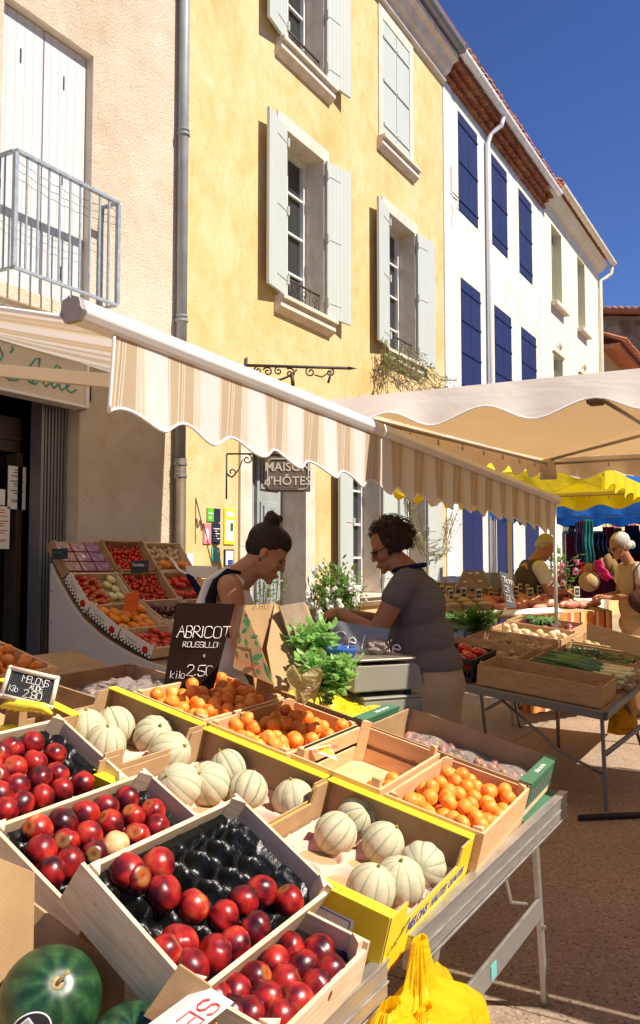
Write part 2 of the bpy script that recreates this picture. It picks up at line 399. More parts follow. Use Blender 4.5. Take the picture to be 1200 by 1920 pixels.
MAT = {}
def setup_mats():
    m = MAT
    m['render'] = m_render_plaster(); m['ochre'] = m_ochre()
    m['white_wall'] = m_wall('white_wall_paint', (.68, .665, .64), (.54, .51, .46), b=.35); m['beige_wall'] = m_wall('cream_wall_paint', (.80, .73, .58), (.72, .63, .48))
    m['yellow_far'] = m_wall('yellow_house_paint', (.75, .50, .22), (.68, .42, .17)); m['stone'] = m_stone_trim()
    m['reveal'] = simple('lime_reveal', (.62, .53, .42), .9, .1, 6, .2, 40)
    m['ground'] = m_ground(); m['wood'] = m_wood(); m['wood_warm'] = m_wood('warm_crate_wood', (.66, .37, .17), (.78, .50, .27)); m['wood_dark'] = m_wood('weathered_wood', (.30, .18, .09), (.45, .29, .16))
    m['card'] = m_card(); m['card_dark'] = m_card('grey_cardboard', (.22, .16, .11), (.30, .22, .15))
    m['yellow_card'] = simple('yellow_printed_card', (.88, .62, .02), .45, .05, 10); m['black_tray'] = simple('black_plastic_tray', (.004, .004, .004), .32, .2, 10, .6, 130, bdist=.002, spec=.35)
    m['pink_tray'] = simple('pink_pulp_tray', (.72, .42, .32), .85, .1, 10, .2, 80)
    m['nect'] = m_nect('red_nectarine', [(.32, (.025, .002, .005)), (.43, (.09, .003, .007)), (.51, (.22, .007, .009)), (.61, (.37, .014, .010)), (.72, (.44, .05, .022)), (.82, (.58, .24, .08))], .30)
    m['apricot'] = m_nect('apricot_skin', [(.25, (.72, .13, .015)), (.45, (.85, .25, .02)), (.7, (.88, .36, .05))], .5)
    m['melon'] = m_melon(); m['watermelon'] = m_watermelon()
    m['awning'] = m_awning('striped_awning_canvas'); m['cream'] = m_canvas('cream_canvas', (.82, .75, .67), (.85, .54, .24), .30)
    m['yellow_canvas'] = m_canvas('yellow_canvas', (.80, .66, .02), (.95, .70, .01), .25, .5); m['blue_canvas'] = m_canvas('blue_canvas', (.02, .17, .62), (.02, .2, .7), .3, .5)
    m['bag'] = m_canvas('yellow_plastic_film', (.93, .70, .02), (1, .66, .01), .5, .28, 7, .45)
    m['white_metal'] = simple('white_enamel', (.82, .81, .79), .35, .04, 5); m['alu'] = m_alu(); m['zinc'] = m_alu('zinc_grey', (.30, .31, .32), .5); m['iron'] = simple('dark_wrought_iron', (.05, .038, .03), .6, .3, 20)
    m['grey_paint'] = simple('grey_blue_rail_paint', (.27, .31, .36), .5, .2, 20); m['pipe'] = simple('grey_pipe_paint', (.26, .27, .29), .5, .15, 6)
    m['brown_pipe'] = simple('brown_cast_iron', (.12, .075, .05), .6, .2, 10)
    m['shutter'] = m_planks('pale_grey_green_shutter', (.50, .53, .49), .075); m['shutter_white'] = m_planks('white_shutter', (.57, .56, .56), .085, dark=.55); m['shutter_blue'] = m_planks('navy_shutter', (.014, .023, .10), .13, .2)
    m['frame'] = simple('white_window_frame', (.74, .73, .70), .5, .05, 8); m['pane'] = m_glass('dark_window_pane', (.035, .04, .04)); m['glass_shop'] = m_glass('shop_glass', (.006, .006, .007), .08)
    m['green_olive'] = simple('sage_green_paint', (.30, .33, .16), .6, .15, 6); m['genoise'] = m_genoise(); m['tiles'] = m_tiles(); m['rubble'] = m_rubble()
    m['pink_shutter'] = m_planks('faded_red_shutter', (.50, .10, .10), .12, .15); m['door_grey'] = simple('grey_door_paint', (.33, .34, .34), .5, .1, 8)
    m['black'] = simple('matt_black', (.012, .012, .013), .6, .2, 10); m['slate'] = simple('brown_slate_board', (.016, .007, .004), .9, .4, 3, spec=.12); m['chalk'] = simple('chalk', (.85, .80, .78), .9, .15, 120)
    m['white'] = simple('white_paper', (.85, .83, .80), .7, .04, 8); m['cream_sign'] = simple('cream_sign_face', (.66, .56, .44), .5, .06, 3); m['teal'] = simple('teal_lettering', (.02, .33, .26), .5, .1, 9)
    m['taupe'] = simple('taupe_sign_paint', (.16, .125, .09), .6, .1, 5); m['cream_paint'] = simple('cream_lettering', (.66, .58, .46), .6, .05, 9)
    m['green_print'] = simple('dark_green_print', (.05, .15, .08), .5, .1, 9); m['red_print'] = simple('red_print', (.62, .06, .04), .5, .1, 9); m['blue_print'] = simple('blue_print', (.05, .07, .32), .5, .1, 9)
    m['olive_print'] = simple('olive_print', (.26, .23, .02), .5, .1, 9); m['orange_print'] = simple('orange_print', (.9, .16, .01), .5, .1, 9); m['lime_print'] = simple('lime_green_paper', (.12, .48, .03), .5, .1, 9)
    m['pink_print'] = simple('pink_paper', (.70, .22, .26), .5, .1, 20); m['dark_print'] = simple('dark_blue_paper', (.015, .02, .05), .5, .1, 9); m['cyan_print'] = simple('turquoise_paper', (.13, .47, .45), .5, .1, 9)
    m['yellow_print'] = simple('yellow_paper', (.85, .68, .04), .5, .05, 9); m['tomato'] = m_nect('tomato_skin', [(.3, (.45, .012, .006)), (.6, (.62, .03, .01)), (.8, (.7, .16, .03))], .2); m['plum_tomato'] = m_nect('dark_tomato_skin', [(.3, (.05, .006, .01)), (.7, (.12, .015, .02))], .2)
    m['squash'] = m_nect('orange_squash_skin', [(.3, (.75, .17, .01)), (.6, (.82, .30, .02)), (.8, (.80, .5, .08))], .35); m['lemon'] = m_nect('lemon_skin', [(.3, (.85, .60, .01)), (.7, (.9, .72, .03))], .4)
    m['pale_squash'] = m_nect('pale_squash_skin', [(.3, (.72, .62, .24)), (.7, (.8, .74, .42))], .4); m['onion'] = m_nect('onion_skin', [(.3, (.60, .42, .22)), (.7, (.74, .58, .38))], .45); m['potato'] = m_nect('potato_skin', [(.3, (.38, .25, .12)), (.7, (.52, .38, .2))], .7)
    m['red_onion'] = m_nect('red_onion_skin', [(.3, (.16, .02, .05)), (.7, (.32, .07, .11))], .35)
    m['basil'] = m_leaf('basil_leaf', (.12, .30, .06), (.32, .54, .17)); m['bush'] = m_leaf('rose_leaf', (.04, .11, .015), (.13, .24, .04)); m['vine'] = m_leaf('vine_leaf', (.07, .10, .02), (.22, .24, .06)); m['petal'] = m_leaf('white_petal', (.78, .77, .72), (.88, .87, .84), .2, .7); m['pink_petal'] = m_leaf('pink_petal', (.60, .15, .25), (.75, .33, .42), .3, .7)
    m['leek_green'] = simple('leek_leaf', (.075, .17, .045), .45, .4, 15); m['leek_white'] = simple('leek_stalk', (.62, .64, .42), .45, .2, 8); m['root'] = simple('leek_root', (.42, .30, .19), .95, .2, 50)
    m['stem'] = simple('brown_stem', (.13, .085, .04), .8, .3, 20); m['film'] = m_canvas('clear_plastic_film', (.34, .28, .25), (.6, .52, .45), .25, .12, 14, 1.0)
    m['board_white'] = simple('white_display_board', (.56, .52, .50), .6, .05, 3, .05, 10); m['check_card'] = None
    m['skin_tan'] = m_skin('tanned_skin', (.42, .20, .11)); m['skin_brown'] = m_skin('suntanned_skin', (.40, .185, .10)); m['hair_dark'] = m_hair('dark_brown_hair', (.008, .004, .003), (.03, .013, .009)); m['hair_curly'] = m_hair('curly_brown_hair', (.018, .009, .006), (.075, .035, .02), .6, 45)
    m['hair_grey'] = m_hair('white_grey_hair', (.38, .37, .36), (.66, .65, .63), .5); m['hair_blond'] = m_hair('sandy_grey_hair', (.30, .25, .18), (.52, .45, .36), .5)
    m['shirt'] = m_shirt(); m['trousers'] = m_cloth('beige_linen', (.42, .34, .235)); m['tank'] = m_cloth('white_tank_cotton', (.70, .67, .65), .1); m['black_cloth'] = m_cloth('black_cotton', (.012, .012, .016))
    m['olive_cloth'] = m_cloth('olive_vest_cloth', (.10, .075, .045)); m['tee'] = m_cloth('pale_tee_cotton', (.60, .58, .55), .15); m['khaki'] = m_cloth('khaki_cotton', (.50, .38, .23)); m['beige_light'] = m_cloth('light_beige_cotton', (.66, .56, .45), .1); m['bag_brown'] = m_cloth('brown_woven_leather', (.10, .045, .03), .4, 60, .8)
    m['eye'] = simple('eye_dark', (.02, .012, .01), .15, .1); m['lips'] = simple('lip_skin', (.42, .14, .11), .5, .1); m['glasses'] = simple('dark_glasses', (.01, .01, .012), .15, .1)
    m['steel'] = m_alu('worn_steel', (.50, .44, .37), .3); m['scale_body'] = simple('beige_grey_casing', (.27, .255, .20), .5, .05); m['dark_green'] = simple('dark_green_plastic', (.02, .05, .035), .4, .1)
    m['pink_cloth'] = m_cloth('hot_pink_scarf', (.82, .05, .30)); m['teal_cloth'] = m_cloth('turquoise_scarf', (.06, .36, .34), .6, 20); m['purple_cloth'] = m_cloth('violet_scarf', (.08, .06, .18), .5, 20); m['red_cloth'] = m_cloth('crimson_scarf', (.5, .02, .04)); m['maroon_cloth'] = m_cloth('maroon_cloth', (.10, .01, .03)); m['navy_cloth'] = m_cloth('navy_cloth', (.012, .016, .05)); m['tan_cloth'] = m_cloth('tan_bag_cloth', (.28, .17, .07))
    m['sausage'] = m_nect('pink_cured_meat', [(.3, (.55, .14, .10)), (.6, (.68, .30, .24)), (.8, (.8, .55, .48))], .5); m['sack'] = m_cloth('jute_sack', (.50, .36, .20), .2, 60, .4); m['shallot'] = m_nect('shallot_skin', [(.3, (.26, .10, .09)), (.7, (.42, .22, .18))], .5)
    t = NT('orange_striped_cloth'); c = t.co(); x = t.sep(c)[1]
    fr = t.math('FRACT', t.math('DIVIDE', t.math('ADD', x, 50.0), .16))
    m['orange_stripe'] = t.fin(col=t.ramp(fr, [(0, (.75, .26, .06)), (.3, (.80, .50, .16)), (.45, (.10, .02, .02)), (.52, (.75, .20, .05)), (.75, (.85, .62, .30)), (.85, (.6, .1, .05))], 'CONSTANT'), rough=.9)
    t = NT('yellow_net_mesh'); c = t.co(); v = t.vor(c, 130, 'DISTANCE_TO_EDGE')
    m['net'] = t.fin(col=(.85, .70, .02), rough=.4, alpha=t.ramp(v, [(.1, 1), (.14, .12)]))
    t = NT('checkered_printed_card'); c = t.co(); xx, yy, zz = t.sep(c)
    ck = t.n('TexChecker', {'Vector': c, 'Scale': 62, 'Color1': (.02, .02, .02, 1), 'Color2': (.8, .76, .7, 1)}).outputs[0]
    m['check_card'] = t.fin(col=t.mix(t.ramp(zz, [(.026, 1), (.027, 0), (.085, 0), (.086, 1)], 'CONSTANT'), (.72, .66, .58), ck), rough=.6)
    t = NT('stone_quoin_paint'); c = t.co(); z = t.sep(c)[2]
    fr = t.math('FRACT', t.math('DIVIDE', z, .42))
    m['quoin'] = t.fin(col=t.mix(t.ramp(fr, [(0, 1), (.03, 0)], 'CONSTANT'), (.78, .75, .70), (.42, .36, .30)), rough=.9)
setup_mats()

# stroke lettering on a 4 x 6 grid; tokens are points, ; lifts the chalk
GL = {'A': '00,26,40;13,33', 'B': '00,06,26,35,34,23,03;23,32,31,20,00', 'R': '00,06,26,35,34,23,03;13,40', 'I': '00,06', 'C': '45,36,16,05,01,10,30,41', 'O': '10,01,05,16,36,45,41,30,10', 'T': '20,26;06,46', 'U': '06,01,10,30,41,46', 'S': '45,36,16,05,04,13,33,42,41,30,10,01', 'L': '06,00,40', 'N': '00,06,40,46', 'M': '00,06,23,46,40', 'E': '40,00,06,46;03,33', 'D': '00,06,26,44,42,20,00', 'K': '00,06;46,03,40', 'P': '00,06,26,35,34,23,03', 'H': '00,06;40,46;03,43', 'Q': '10,01,05,16,36,45,41,30,10;22,40', 'G': '45,36,16,05,01,10,30,42,22', 'F': '00,06,46;03,33', 'V': '06,20,46', 'X': '00,46;06,40', 'Y': '06,23,46;23,20', 'Z': '06,46,00,40',
      'i': '10,14;15,16', 'l': '10,16', 'o': '10,01,03,14,24,33,31,20,10', 'e': '02,32,33,24,14,03,01,10,30', 'r': '00,04;02,14,24', 'a': '34,14,03,01,10,20,31,34,30', 'n': '00,04;02,14,24,33,30', 's': '34,14,03,22,31,20,00', 'c': '34,14,03,01,10,30', 'u': '04,01,10,20,31,34,30', 'm': '00,04;03,14,23,20;23,34,43,40', 'd': '34,14,03,01,10,20,31;36,30', 'k': '00,06;34,02,30', 't': '16,11,20,30;04,34', 'g': '34,14,03,01,10,31;34,3q,1q', 'h': '00,06;03,14,24,33,30',
      '2': '05,16,36,45,44,00,40', '5': '46,06,03,23,42,41,30,10,01', '0': '10,01,05,16,36,45,41,30,10', '8': '13,04,05,16,36,45,44,33,13,02,01,10,30,41,42,33', '1': '04,26,20', '3': '05,16,36,45,44,23,42,41,30,10,01', '6': '45,26,04,01,10,30,41,42,33,13,02', '4': '30,36,02,42', '9': '01,10,30,45,36,16,05,04,13,33,44', '7': '06,46,10', ',': '11,00', '.': '10,11', '€': '45,26,04,02,20,41;03,33;02,32', "'": '16,05', '-': '03,33', '^': ''}
def write(mb, txt, org, ux, uz, h, r=.0015, sp=1.0, jit=.15):
    org, ux, uz = Vector(org), Vector(ux).normalized(), Vector(uz).normalized(); k = h/6; x = 0
    rg = random.Random(hash_(txt))
    for ch in txt:
        if ch == ' ': x += 3.6*k*sp; continue
        wd = 0
        for st in GL.get(ch, '').split(';'):
            pts = []
            for tk in st.split(','):
                if len(tk) < 2: continue
                gx, gy = int(tk[0]), (-2 if tk[1] == 'q' else int(tk[1])); wd = max(wd, gx)
                pts.append(org+ux*(x+(gx+rg.uniform(-jit, jit))*k)+uz*((gy+rg.uniform(-jit, jit))*k))
            if len(pts) > 1: mb.tube(pts, r, 4)
        x += (wd*k+1.4*k)*sp
    return x
def hash_(s_): return sum((i+1)*ord(c) for i, c in enumerate(s_))
def font(txt, mat, size, M, parent, name='lettering', ext=.001, shear=0, off=0, align='CENTER'):
    cu = bpy.data.curves.new(name, 'FONT'); cu.body = txt; cu.size = size; cu.extrude = ext; cu.shear = shear; cu.offset = off
    cu.align_x = align; cu.align_y = 'CENTER'; cu.materials.append(mat); cu.resolution_u = 3
    tmp = bpy.data.objects.new(name, cu); COL.objects.link(tmp)
    bpy.context.view_layer.update()
    me = bpy.data.meshes.new_from_object(tmp.evaluated_get(bpy.context.evaluated_depsgraph_get()))
    bpy.data.objects.remove(tmp)
    if not me.materials: me.materials.append(mat)
    o = bpy.data.objects.new(name, me); COL.objects.link(o); o.parent = parent; o.matrix_basis = M
    return o
def frame_m(org, ux, uz):          # text frame: x along ux, y along uz
    ux = Vector(ux).normalized(); uz = Vector(uz); uz = (uz-ux*uz.dot(ux)).normalized(); n = ux.cross(uz)
    M = Matrix((ux, uz, n)).transposed().to_4x4(); M.translation = Vector(org); return M
# ------------------------------------------------------------------ the setting: ground, facades
g = MB(); g.grid(lambda u, v: (-60+200*u, -100+160*v, 0), 40, 40)
tag(g.build('ground', MAT['ground'], None, world=None), kind='structure')
FY = 5.0
class RV(list):
    def build(s, name, mat, par, world=True):
        for m_ in s: m_.build(name, mat, par, world=world)
def wall_holes(x0, x1, z0, z1, holes, depth, y=FY):
    mb = MB(); rv = RV()
    xs = sorted(set([x0, x1]+[h[i] for h in holes for i in (0, 1)])); zs = sorted(set([z0, z1]+[h[i] for h in holes for i in (2, 3)]))
    xs = [v for v in xs if x0 <= v <= x1]; zs = [v for v in zs if z0 <= v <= z1]
    for i in range(len(xs)-1):
        for j in range(len(zs)-1):
            cx, cz = (xs[i]+xs[i+1])/2, (zs[j]+zs[j+1])/2
            if any(h[0] < cx < h[1] and h[2] < cz < h[3] for h in holes): continue
            mb.add([(xs[i], y, zs[j]), (xs[i+1], y, zs[j]), (xs[i+1], y, zs[j+1]), (xs[i], y, zs[j+1])], [(0, 1, 2, 3)])
    for h in holes:
        a, b, c, d = h[:4]; e = y+(h[4] if len(h) > 4 else depth)
        one = MB(); rv.append(one)
        for q in ([(a, y, c), (a, y, d), (a, e, d), (a, e, c)], [(b, y, c), (b, e, c), (b, e, d), (b, y, d)], [(a, y, d), (b, y, d), (b, e, d), (a, e, d)], [(a, y, c), (a, e, c), (b, e, c), (b, y, c)]):
            one.add(q, [(0, 1, 2, 3)])
    return mb, rv
def shell(mb, x0, x1, z1, y0=FY, y1=13):
    mb.add([(x0, y0, 0), (x0, y1, 0), (x0, y1, z1), (x0, y0, z1)], [(0, 3, 2, 1)])
    mb.add([(x1, y0, 0), (x1, y1, 0), (x1, y1, z1), (x1, y0, z1)], [(0, 1, 2, 3)])
    mb.add([(x0, y1, 0), (x1, y1, 0), (x1, y1, z1), (x0, y1, z1)], [(3, 2, 1, 0)])
def leaf(par, hx, z0, z1, w, side, ang, mat, y=None, band=None, hinge=True):
    mb = MB(); t = .035; xs = (0, w) if side > 0 else (-w, 0)
    mb.box((xs[0], -t, z0), (xs[1], 0, z1))
    if band:
        for bz in band:
            mb.box((xs[0]+.02, -t-.022, bz-.04), (xs[1]-.02, -t-.001, bz+.04))
            mb.cyl((xs[1]-.02 if side > 0 else xs[0]+.02, -t-.03, bz), (xs[1]+.05 if side > 0 else xs[0]-.05, -t-.03, bz), .012, n=6)
    if hinge:
        for bz in (z0+.18, (z0+z1)/2, z1-.18):
            mb.cyl((0, -t-.012, bz-.05), (0, -t-.012, bz+.05), .017, n=8)
            mb.box((min(0, side*w*.55), -t-.006, bz-.012), (max(0, side*w*.55), -t-.0005, bz+.012))
    o = mb.build('shutter', mat, par, bevel=.003); o.matrix_basis = Matrix.Translation((hx, (FY-.03) if y is None else y, 0)) @ Matrix.Rotation(R(ang), 4, 'Z')
    return o
def casement(par, x0, x1, z0, z1, y, panes=4, cols=2, mat='frame', glass='pane'):
    fr = MB(); d = .05
    for a, b, c, e in ((x0, x0+d, z0, z1), (x1-d, x1, z0, z1), (x0+d, x1-d, z1-d, z1), (x0+d, x1-d, z0, z0+d*1.6)): fr.box((a, y-.03, c), (b, y+.03, e))
    xm = [x0+(x1-x0)*k/cols for k in range(1, cols)]
    for x in xm: fr.box((x-.035, y-.035, z0+d*1.6), (x+.035, y+.025, z1-d))
    for k in range(1, panes):
        z = z0+(z1-z0)*k/panes; fr.box((x0+d, y-.018, z-.014), (x1-d, y+.012, z+.014))
    fr.build('frame', MAT[mat], par, bevel=.003)
    MB().box((x0+.01, y+.028, z0+.01), (x1-.01, y+.04, z1-.01)).build('pane', MAT[glass], par)
def surround(par_b, x0, x1, z0, z1, w=.13, sill=.13, proud=.02, name='window', mat='stone', sx=.17):
    mb = MB(); y = FY
    mb.box((x0-w, y-proud, z0), (x0+.004, y+.12, z1-.004)); mb.box((x1-.004, y-proud, z0), (x1+w, y+.12, z1-.004)); mb.box((x0-w, y-proud, z1-.004), (x1+w, y+.12, z1+w*1.2))
    o = mb.build(name, MAT[mat], par_b, bevel=.004)
    if sill:
        sm = MB().prism([(0, 0)], 0, 0) if False else MB()
        pr = [(y-.02, z0-sill-.06), (y-.09, z0-sill+.0), (y-.09, z0-.05), (y-.13, z0-.045), (y-.13, z0-.002), (y+.1, z0-.002), (y+.1, z0-sill-.06)]
        a, b = x0-sx, x1+sx
        sm.add([(a, p, q) for p, q in pr]+[(b, p, q) for p, q in pr], [tuple(range(7)), tuple(range(13, 6, -1))]+[(i, i+7, (i+1) % 7+7, (i+1) % 7) for i in range(7)])
        sm.build('sill', MAT[mat], o, bevel=.003)
    return o
def scroll(mb, c, r, turns, r0, M=None, flip=1, n=18, a0=0):
    pts = []
    for i in range(n+1):
        t = i/n; a = a0+flip*turns*2*math.pi*t; rr = r*(1-.85*t)
        pts.append((c[0]+rr*math.cos(a), c[1], c[2]+rr*math.sin(a)))
    mb.tube(pts, r0, 5, M)
def iron_guard(par, x0, x1, z0, h, y):
    mb = MB(); mb.box((x0, y-.01, z0+h), (x1, y+.01, z0+h+.018)); mb.box((x0, y-.006, z0+.02), (x1, y+.006, z0+.032))
    n = max(2, round((x1-x0)/.22)); w = (x1-x0)/n
    for i in range(n):
        cx = x0+w*(i+.5)
        mb.cyl((x0+w*i+.008, y, z0), (x0+w*i+.008, y, z0+h), .007, n=6)
        scroll(mb, (cx, y, z0+h*.68), h*.26, 1.3, .006, a0=-1.6, flip=1 if i % 2 else -1)
        scroll(mb, (cx, y, z0+h*.30), h*.24, 1.3, .006, a0=1.6, flip=-1 if i % 2 else 1)
    mb.cyl((x1-.008, y, z0), (x1-.008, y, z0+h), .007, n=6)
    mb.build('railing', MAT['iron'], par, smooth=True)

# --- rough rendered house with the shop and the balcony
b1 = thing('rendered_house', 'house in rough sandy render with a white shuttered balcony door above the shop', 'house', (4.0, FY, 0))
H = [(4.06, 4.955, 3.52, 5.66, .11), (2.2, 4.87, 0, 2.98, .42)]
mb, rv = wall_holes(-4, 6.07, 0, 9.6, H, .1)
shell(mb, -4, 6.07, 9.6); mb.add([(-4, FY, 9.6), (6.07, FY, 9.6), (6.07, 13, 11), (-4, 13, 11)], [(0, 1, 2, 3)])
wl = mb.build('wall', MAT['render'], b1, world=True)
rv.build('reveal', MAT['reveal'], b1, world=True)
dp = MB(); dp.box((4.07, FY+.075, 3.53), (4.50, FY+.105, 5.65)); dp.box((4.51, FY+.075, 3.53), (4.945, FY+.105, 5.65))
dpo = dp.build('shutter', MAT['shutter_white'], b1, world=True, bevel=.004)
sl_ = MB()
for x, z in ((4.28, 5.33), (4.71, 5.33), (4.28, 4.55), (4.71, 4.55), (4.28, 3.78), (4.71, 3.78)): sl_.box((x-.006, FY+.070, z-.055), (x+.006, FY+.0745, z+.055))
sl_.build('slot', MAT['black'], dpo, world=False)
for o in dpo.children: o.matrix_basis = Matrix.Translation(-Vector((4.0, FY, 0)))
# shop front: dark glazed door, timber transom, folding grille
sf = MB(); sf.box((2.2, FY+.40, 0), (4.86, FY+.415, 2.97)); sf.build('shop_window', MAT['glass_shop'], b1, world=True)
fr = MB(); fr.box((2.2, FY+.30, 2.35), (4.55, FY+.399, 2.62)); fr.box((4.50, FY+.27, 0), (4.555, FY+.399, 2.345)); fr.box((3.55, FY+.30, 0), (3.62, FY+.399, 2.345)); fr.box((2.2, FY+.28, 2.44), (4.55, FY+.298, 2.47))
fr.build('door_frame', simple('dark_door_timber', (.05, .032, .022), .5, .2, 8), b1, world=True, bevel=.004)
gr = MB()
for i in range(16): x = 4.60+i*.0165; gr.box((x, FY+.12+.012*(i % 2), 0), (x+.013, FY+.15+.012*(i % 2), 2.72))
gr.box((4.56, FY+.08, 0), (4.585, FY+.2, 2.95)); gr.box((4.59, FY+.151+.02, 0), (4.868, FY+.19, 2.95))
gr.build('folding_grille', MAT['zinc'], b1, world=True)
rail = MB(); RY = 4.8
xa, xb = at(30, 284, 1, RY).x, at(222, 379, 1, RY).x; zt = 4.70; zb = 3.53
zt = (at(30, 284, 1, RY).z+at(222, 379, 1, RY).z)/2; zb = (at(22, 500, 1, RY).z+at(216, 571, 1, RY).z)/2
rail.box((xa, RY-.02, zt-.012), (xb, RY+.02, zt+.012)); rail.box((xa, RY-.015, zb-.01), (xb, RY+.015, zb+.01))
for x in (xa, xb):
    rail.box((x-.014, RY+.0205, zt-.011), (x+.014, FY-.001, zt+.011)); rail.box((x-.012, RY+.0155, zb-.009), (x+.012, FY-.001, zb+.009)); rail.box((x-.016, RY-.016, zb+.0101), (x+.016, RY+.0149, zt-.0121))
    rail.box((x-.012, FY-.035, zb+.0101), (x+.012, FY-.012, zt-.0121)); rail.cyl((x, RY+.11, zb+.01), (x, RY+.11, zt-.011), .007, n=6)
n = 9
for i in range(1, n+1): x = xa+(xb-xa)*i/(n+1); rail.cyl((x, RY, zb+.01), (x, RY, zt-.012), .0095, n=8)
rail.build('balcony_railing', MAT['grey_paint'], b1, world=True)
wr = MB()
for k in range(3):
    wr.tube([(xa+(xb-xa)*i/24, RY+.03, zt-.05-.06*k-.05*math.sin(math.pi*i/24)+.006*math.sin(i*2+k)) for i in range(25)], .0022, 4)
wr.build('washing_line', MAT['iron'], b1, world=True)
MB().box((3.9, FY-.035, 3.40), (5.1, FY-.001, 3.515)).build('ledge', MAT['render'], b1, world=True, bevel=.01)
cw = MB(); cw.box((2.0, FY-.12, 3.17), (5.92, FY-.001, 3.30)); cw.build('awning_board', MAT['cream_sign'], b1, world=True, bevel=.01)
cb = MB(); cb.tube([(4.86, FY-.03, 3.12), (4.93, FY-.03, 3.08), (4.95, FY-.03, 2.95), (4.95, FY-.03, 2.8), (4.90, FY-.03, 2.72), (4.83, FY-.02, 2.7)], .009, 6); cb.build('cable', MAT['black'], b1, world=True)
# drain pipe at the corner
dpz = thing('drain_pipe', 'grey drain pipe with a brown cast iron foot on the ochre house corner', 'drain pipe', (6.035, 4.93, 0))
MB().cyl((0, 0, 2.42), (0, 0, 9.5), .048, n=16).build('pipe', MAT['pipe'], dpz, smooth=True)
MB().cyl((0, 0, 0), (0, 0, 2.44), .055, n=16).build('foot_pipe', MAT['brown_pipe'], dpz, smooth=True)
for z, mt in ((5.45, 'pipe'), (3.70, 'pipe'), (2.38, 'zinc'), (7.4, 'pipe'), (2.27, 'zinc')):
    c_ = MB().cyl((0, 0, z), (0, 0, z+.022), .062, n=16).cyl((0, 0, z+.045), (0, 0, z+.06), .056, n=16); c_.box((-.01, .02, z), (.01, .069, z+.02)); c_.build('collar', MAT[mt], dpz, smooth=False)
# shop sign
ss = thing('shop_sign', 'cream shop sign box with green script letters over the dark shop door', 'sign', (4.0, FY-.16, 2.68))
zs0, zs1 = 2.70, 3.07
MB().box((2.2, FY-.13, zs0+.02), (4.80, FY-.115, zs1-.02)).build('sign_face', MAT['cream_sign'], ss, world=True)
f_ = MB()
for a, b in (((2.2, FY-.145, zs0), (4.80, FY-.001, zs0+.0195)), ((2.2, FY-.145, zs1-.0195), (4.80, FY-.001, zs1)), ((4.801, FY-.145, zs0), (4.83, FY-.001, zs1))): f_.box(a, b)
f_.build('sign_frame', MAT['white'], ss, world=True, bevel=.004)
tl = MB()
def script(mb, pts, org, sx, sz, r): mb.tube([(org[0]+x*sx, org[1], org[2]+z*sz) for x, z in pts], r, 5)
oy = FY-.133
for pts in ([(-.2, 0), (-.05, .3), (.05, .75), (.0, 1), (-.08, .7)], [(.17, 1.15), (.19, 1.05), (.15, .92)], [(.1, .02), (.14, -.06), (.24, -.02), (.33, .12)],
            [(.42, .55), (.52, .95), (.58, 1.0), (.56, .55), (.5, .1), (.44, .02), (.40, .12), (.42, .3)], [(.44, .02), (.52, .0), (.6, .25), (.66, .5)], [(.66, .5), (.64, .1), (.68, .0), (.74, .15), (.80, .5)], [(.80, .5), (.77, .1), (.80, .0), (.87, .2), (.90, .48)], [(.90, .48), (.89, .1), (.93, 0), (.99, .15), (1.02, .35)], [(.76, .5), (.84, .9), (.90, .85), (.86, .5)], [(1.02, .2), (1.10, .4), (1.07, .5), (1.0, .3), (1.02, .04), (1.09, 0), (1.17, .15)]):
    script(tl, pts, (3.98, oy, 2.80), .62, .20, .0065)
tl.build('lettering', MAT['teal'], ss, world=True, smooth=True)
# notices in the shop door
for (pq, w_, h_, lb) in (((31, 955), .17, .33, 'white printed notice taped high on the dark shop door'), ((2, 1029), .15, .32, 'white notice with red header taped low on the dark shop door'), ((2, 947), .07, .12, 'small cream card stuck beside the notices in the shop door')):
    qn = at(pq[0], pq[1], 1, FY+.27); x, z = qn.x, qn.z
    p = thing('notice', lb, 'notice', (x, FY+.27, z)); MB().box((-w_/2, 0, 0), (w_/2, .003, h_)).build('sheet', MAT['white'], p)
    l_ = MB()
    if h_ > .2:
        for k, wl_ in ((.9, .3), (.84, .4), (.76, .7), (.64, .75), (.58, .4), (.53, .3), (.42, .7), (.36, .35), (.2, .65), (.16, .5)): l_.box((-w_/2*wl_, -.001, h_*k), (w_/2*wl_, -.0003, h_*k+.007))
        l_.build('print', MAT['red_print' if 'red' in lb else 'dark_print'], p)
# --- ochre house
b2 = thing('ochre_house', 'ochre yellow house with pale grey shutters and a zinc gutter', 'house', (9.4, FY, 0))
up = [(7.86, 8.76, 4.42, 6.37), (7.86, 8.76, 7.33, 9.05), (10.52, 11.50, 4.42, 6.40), (10.43, 11.35, 7.36, 9.12), (7.24, 8.33, 0, 2.75), (9.42, 10.28, 1.10, 2.9), (11.05, 11.82, 1.05, 2.9)]
mb, rv = wall_holes(6.15, 12.70, 0, 9.5, [h+(.36,) for h in up], .36)
shell(mb, 6.15, 12.70, 9.75); mb.build('wall', MAT['ochre'], b2, world=True); rv.build('reveal', MAT['stone'], b2, world=True)
pr = [(5.0, 9.30), (4.93, 9.33), (4.93, 9.42), (4.86, 9.47), (4.80, 9.58), (4.72, 9.62), (4.72, 9.70), (5.0, 9.70)]
cn = MB(); k = len(pr)
cn.add([(6.0, p, q) for p, q in pr]+[(12.70, p, q) for p, q in pr], [tuple(range(k)), tuple(range(2*k-1, k-1, -1))]+[(i, i+k, (i+1) % k+k, (i+1) % k) for i in range(k)]); cn.build('cornice', MAT['stone'], b2, world=True)
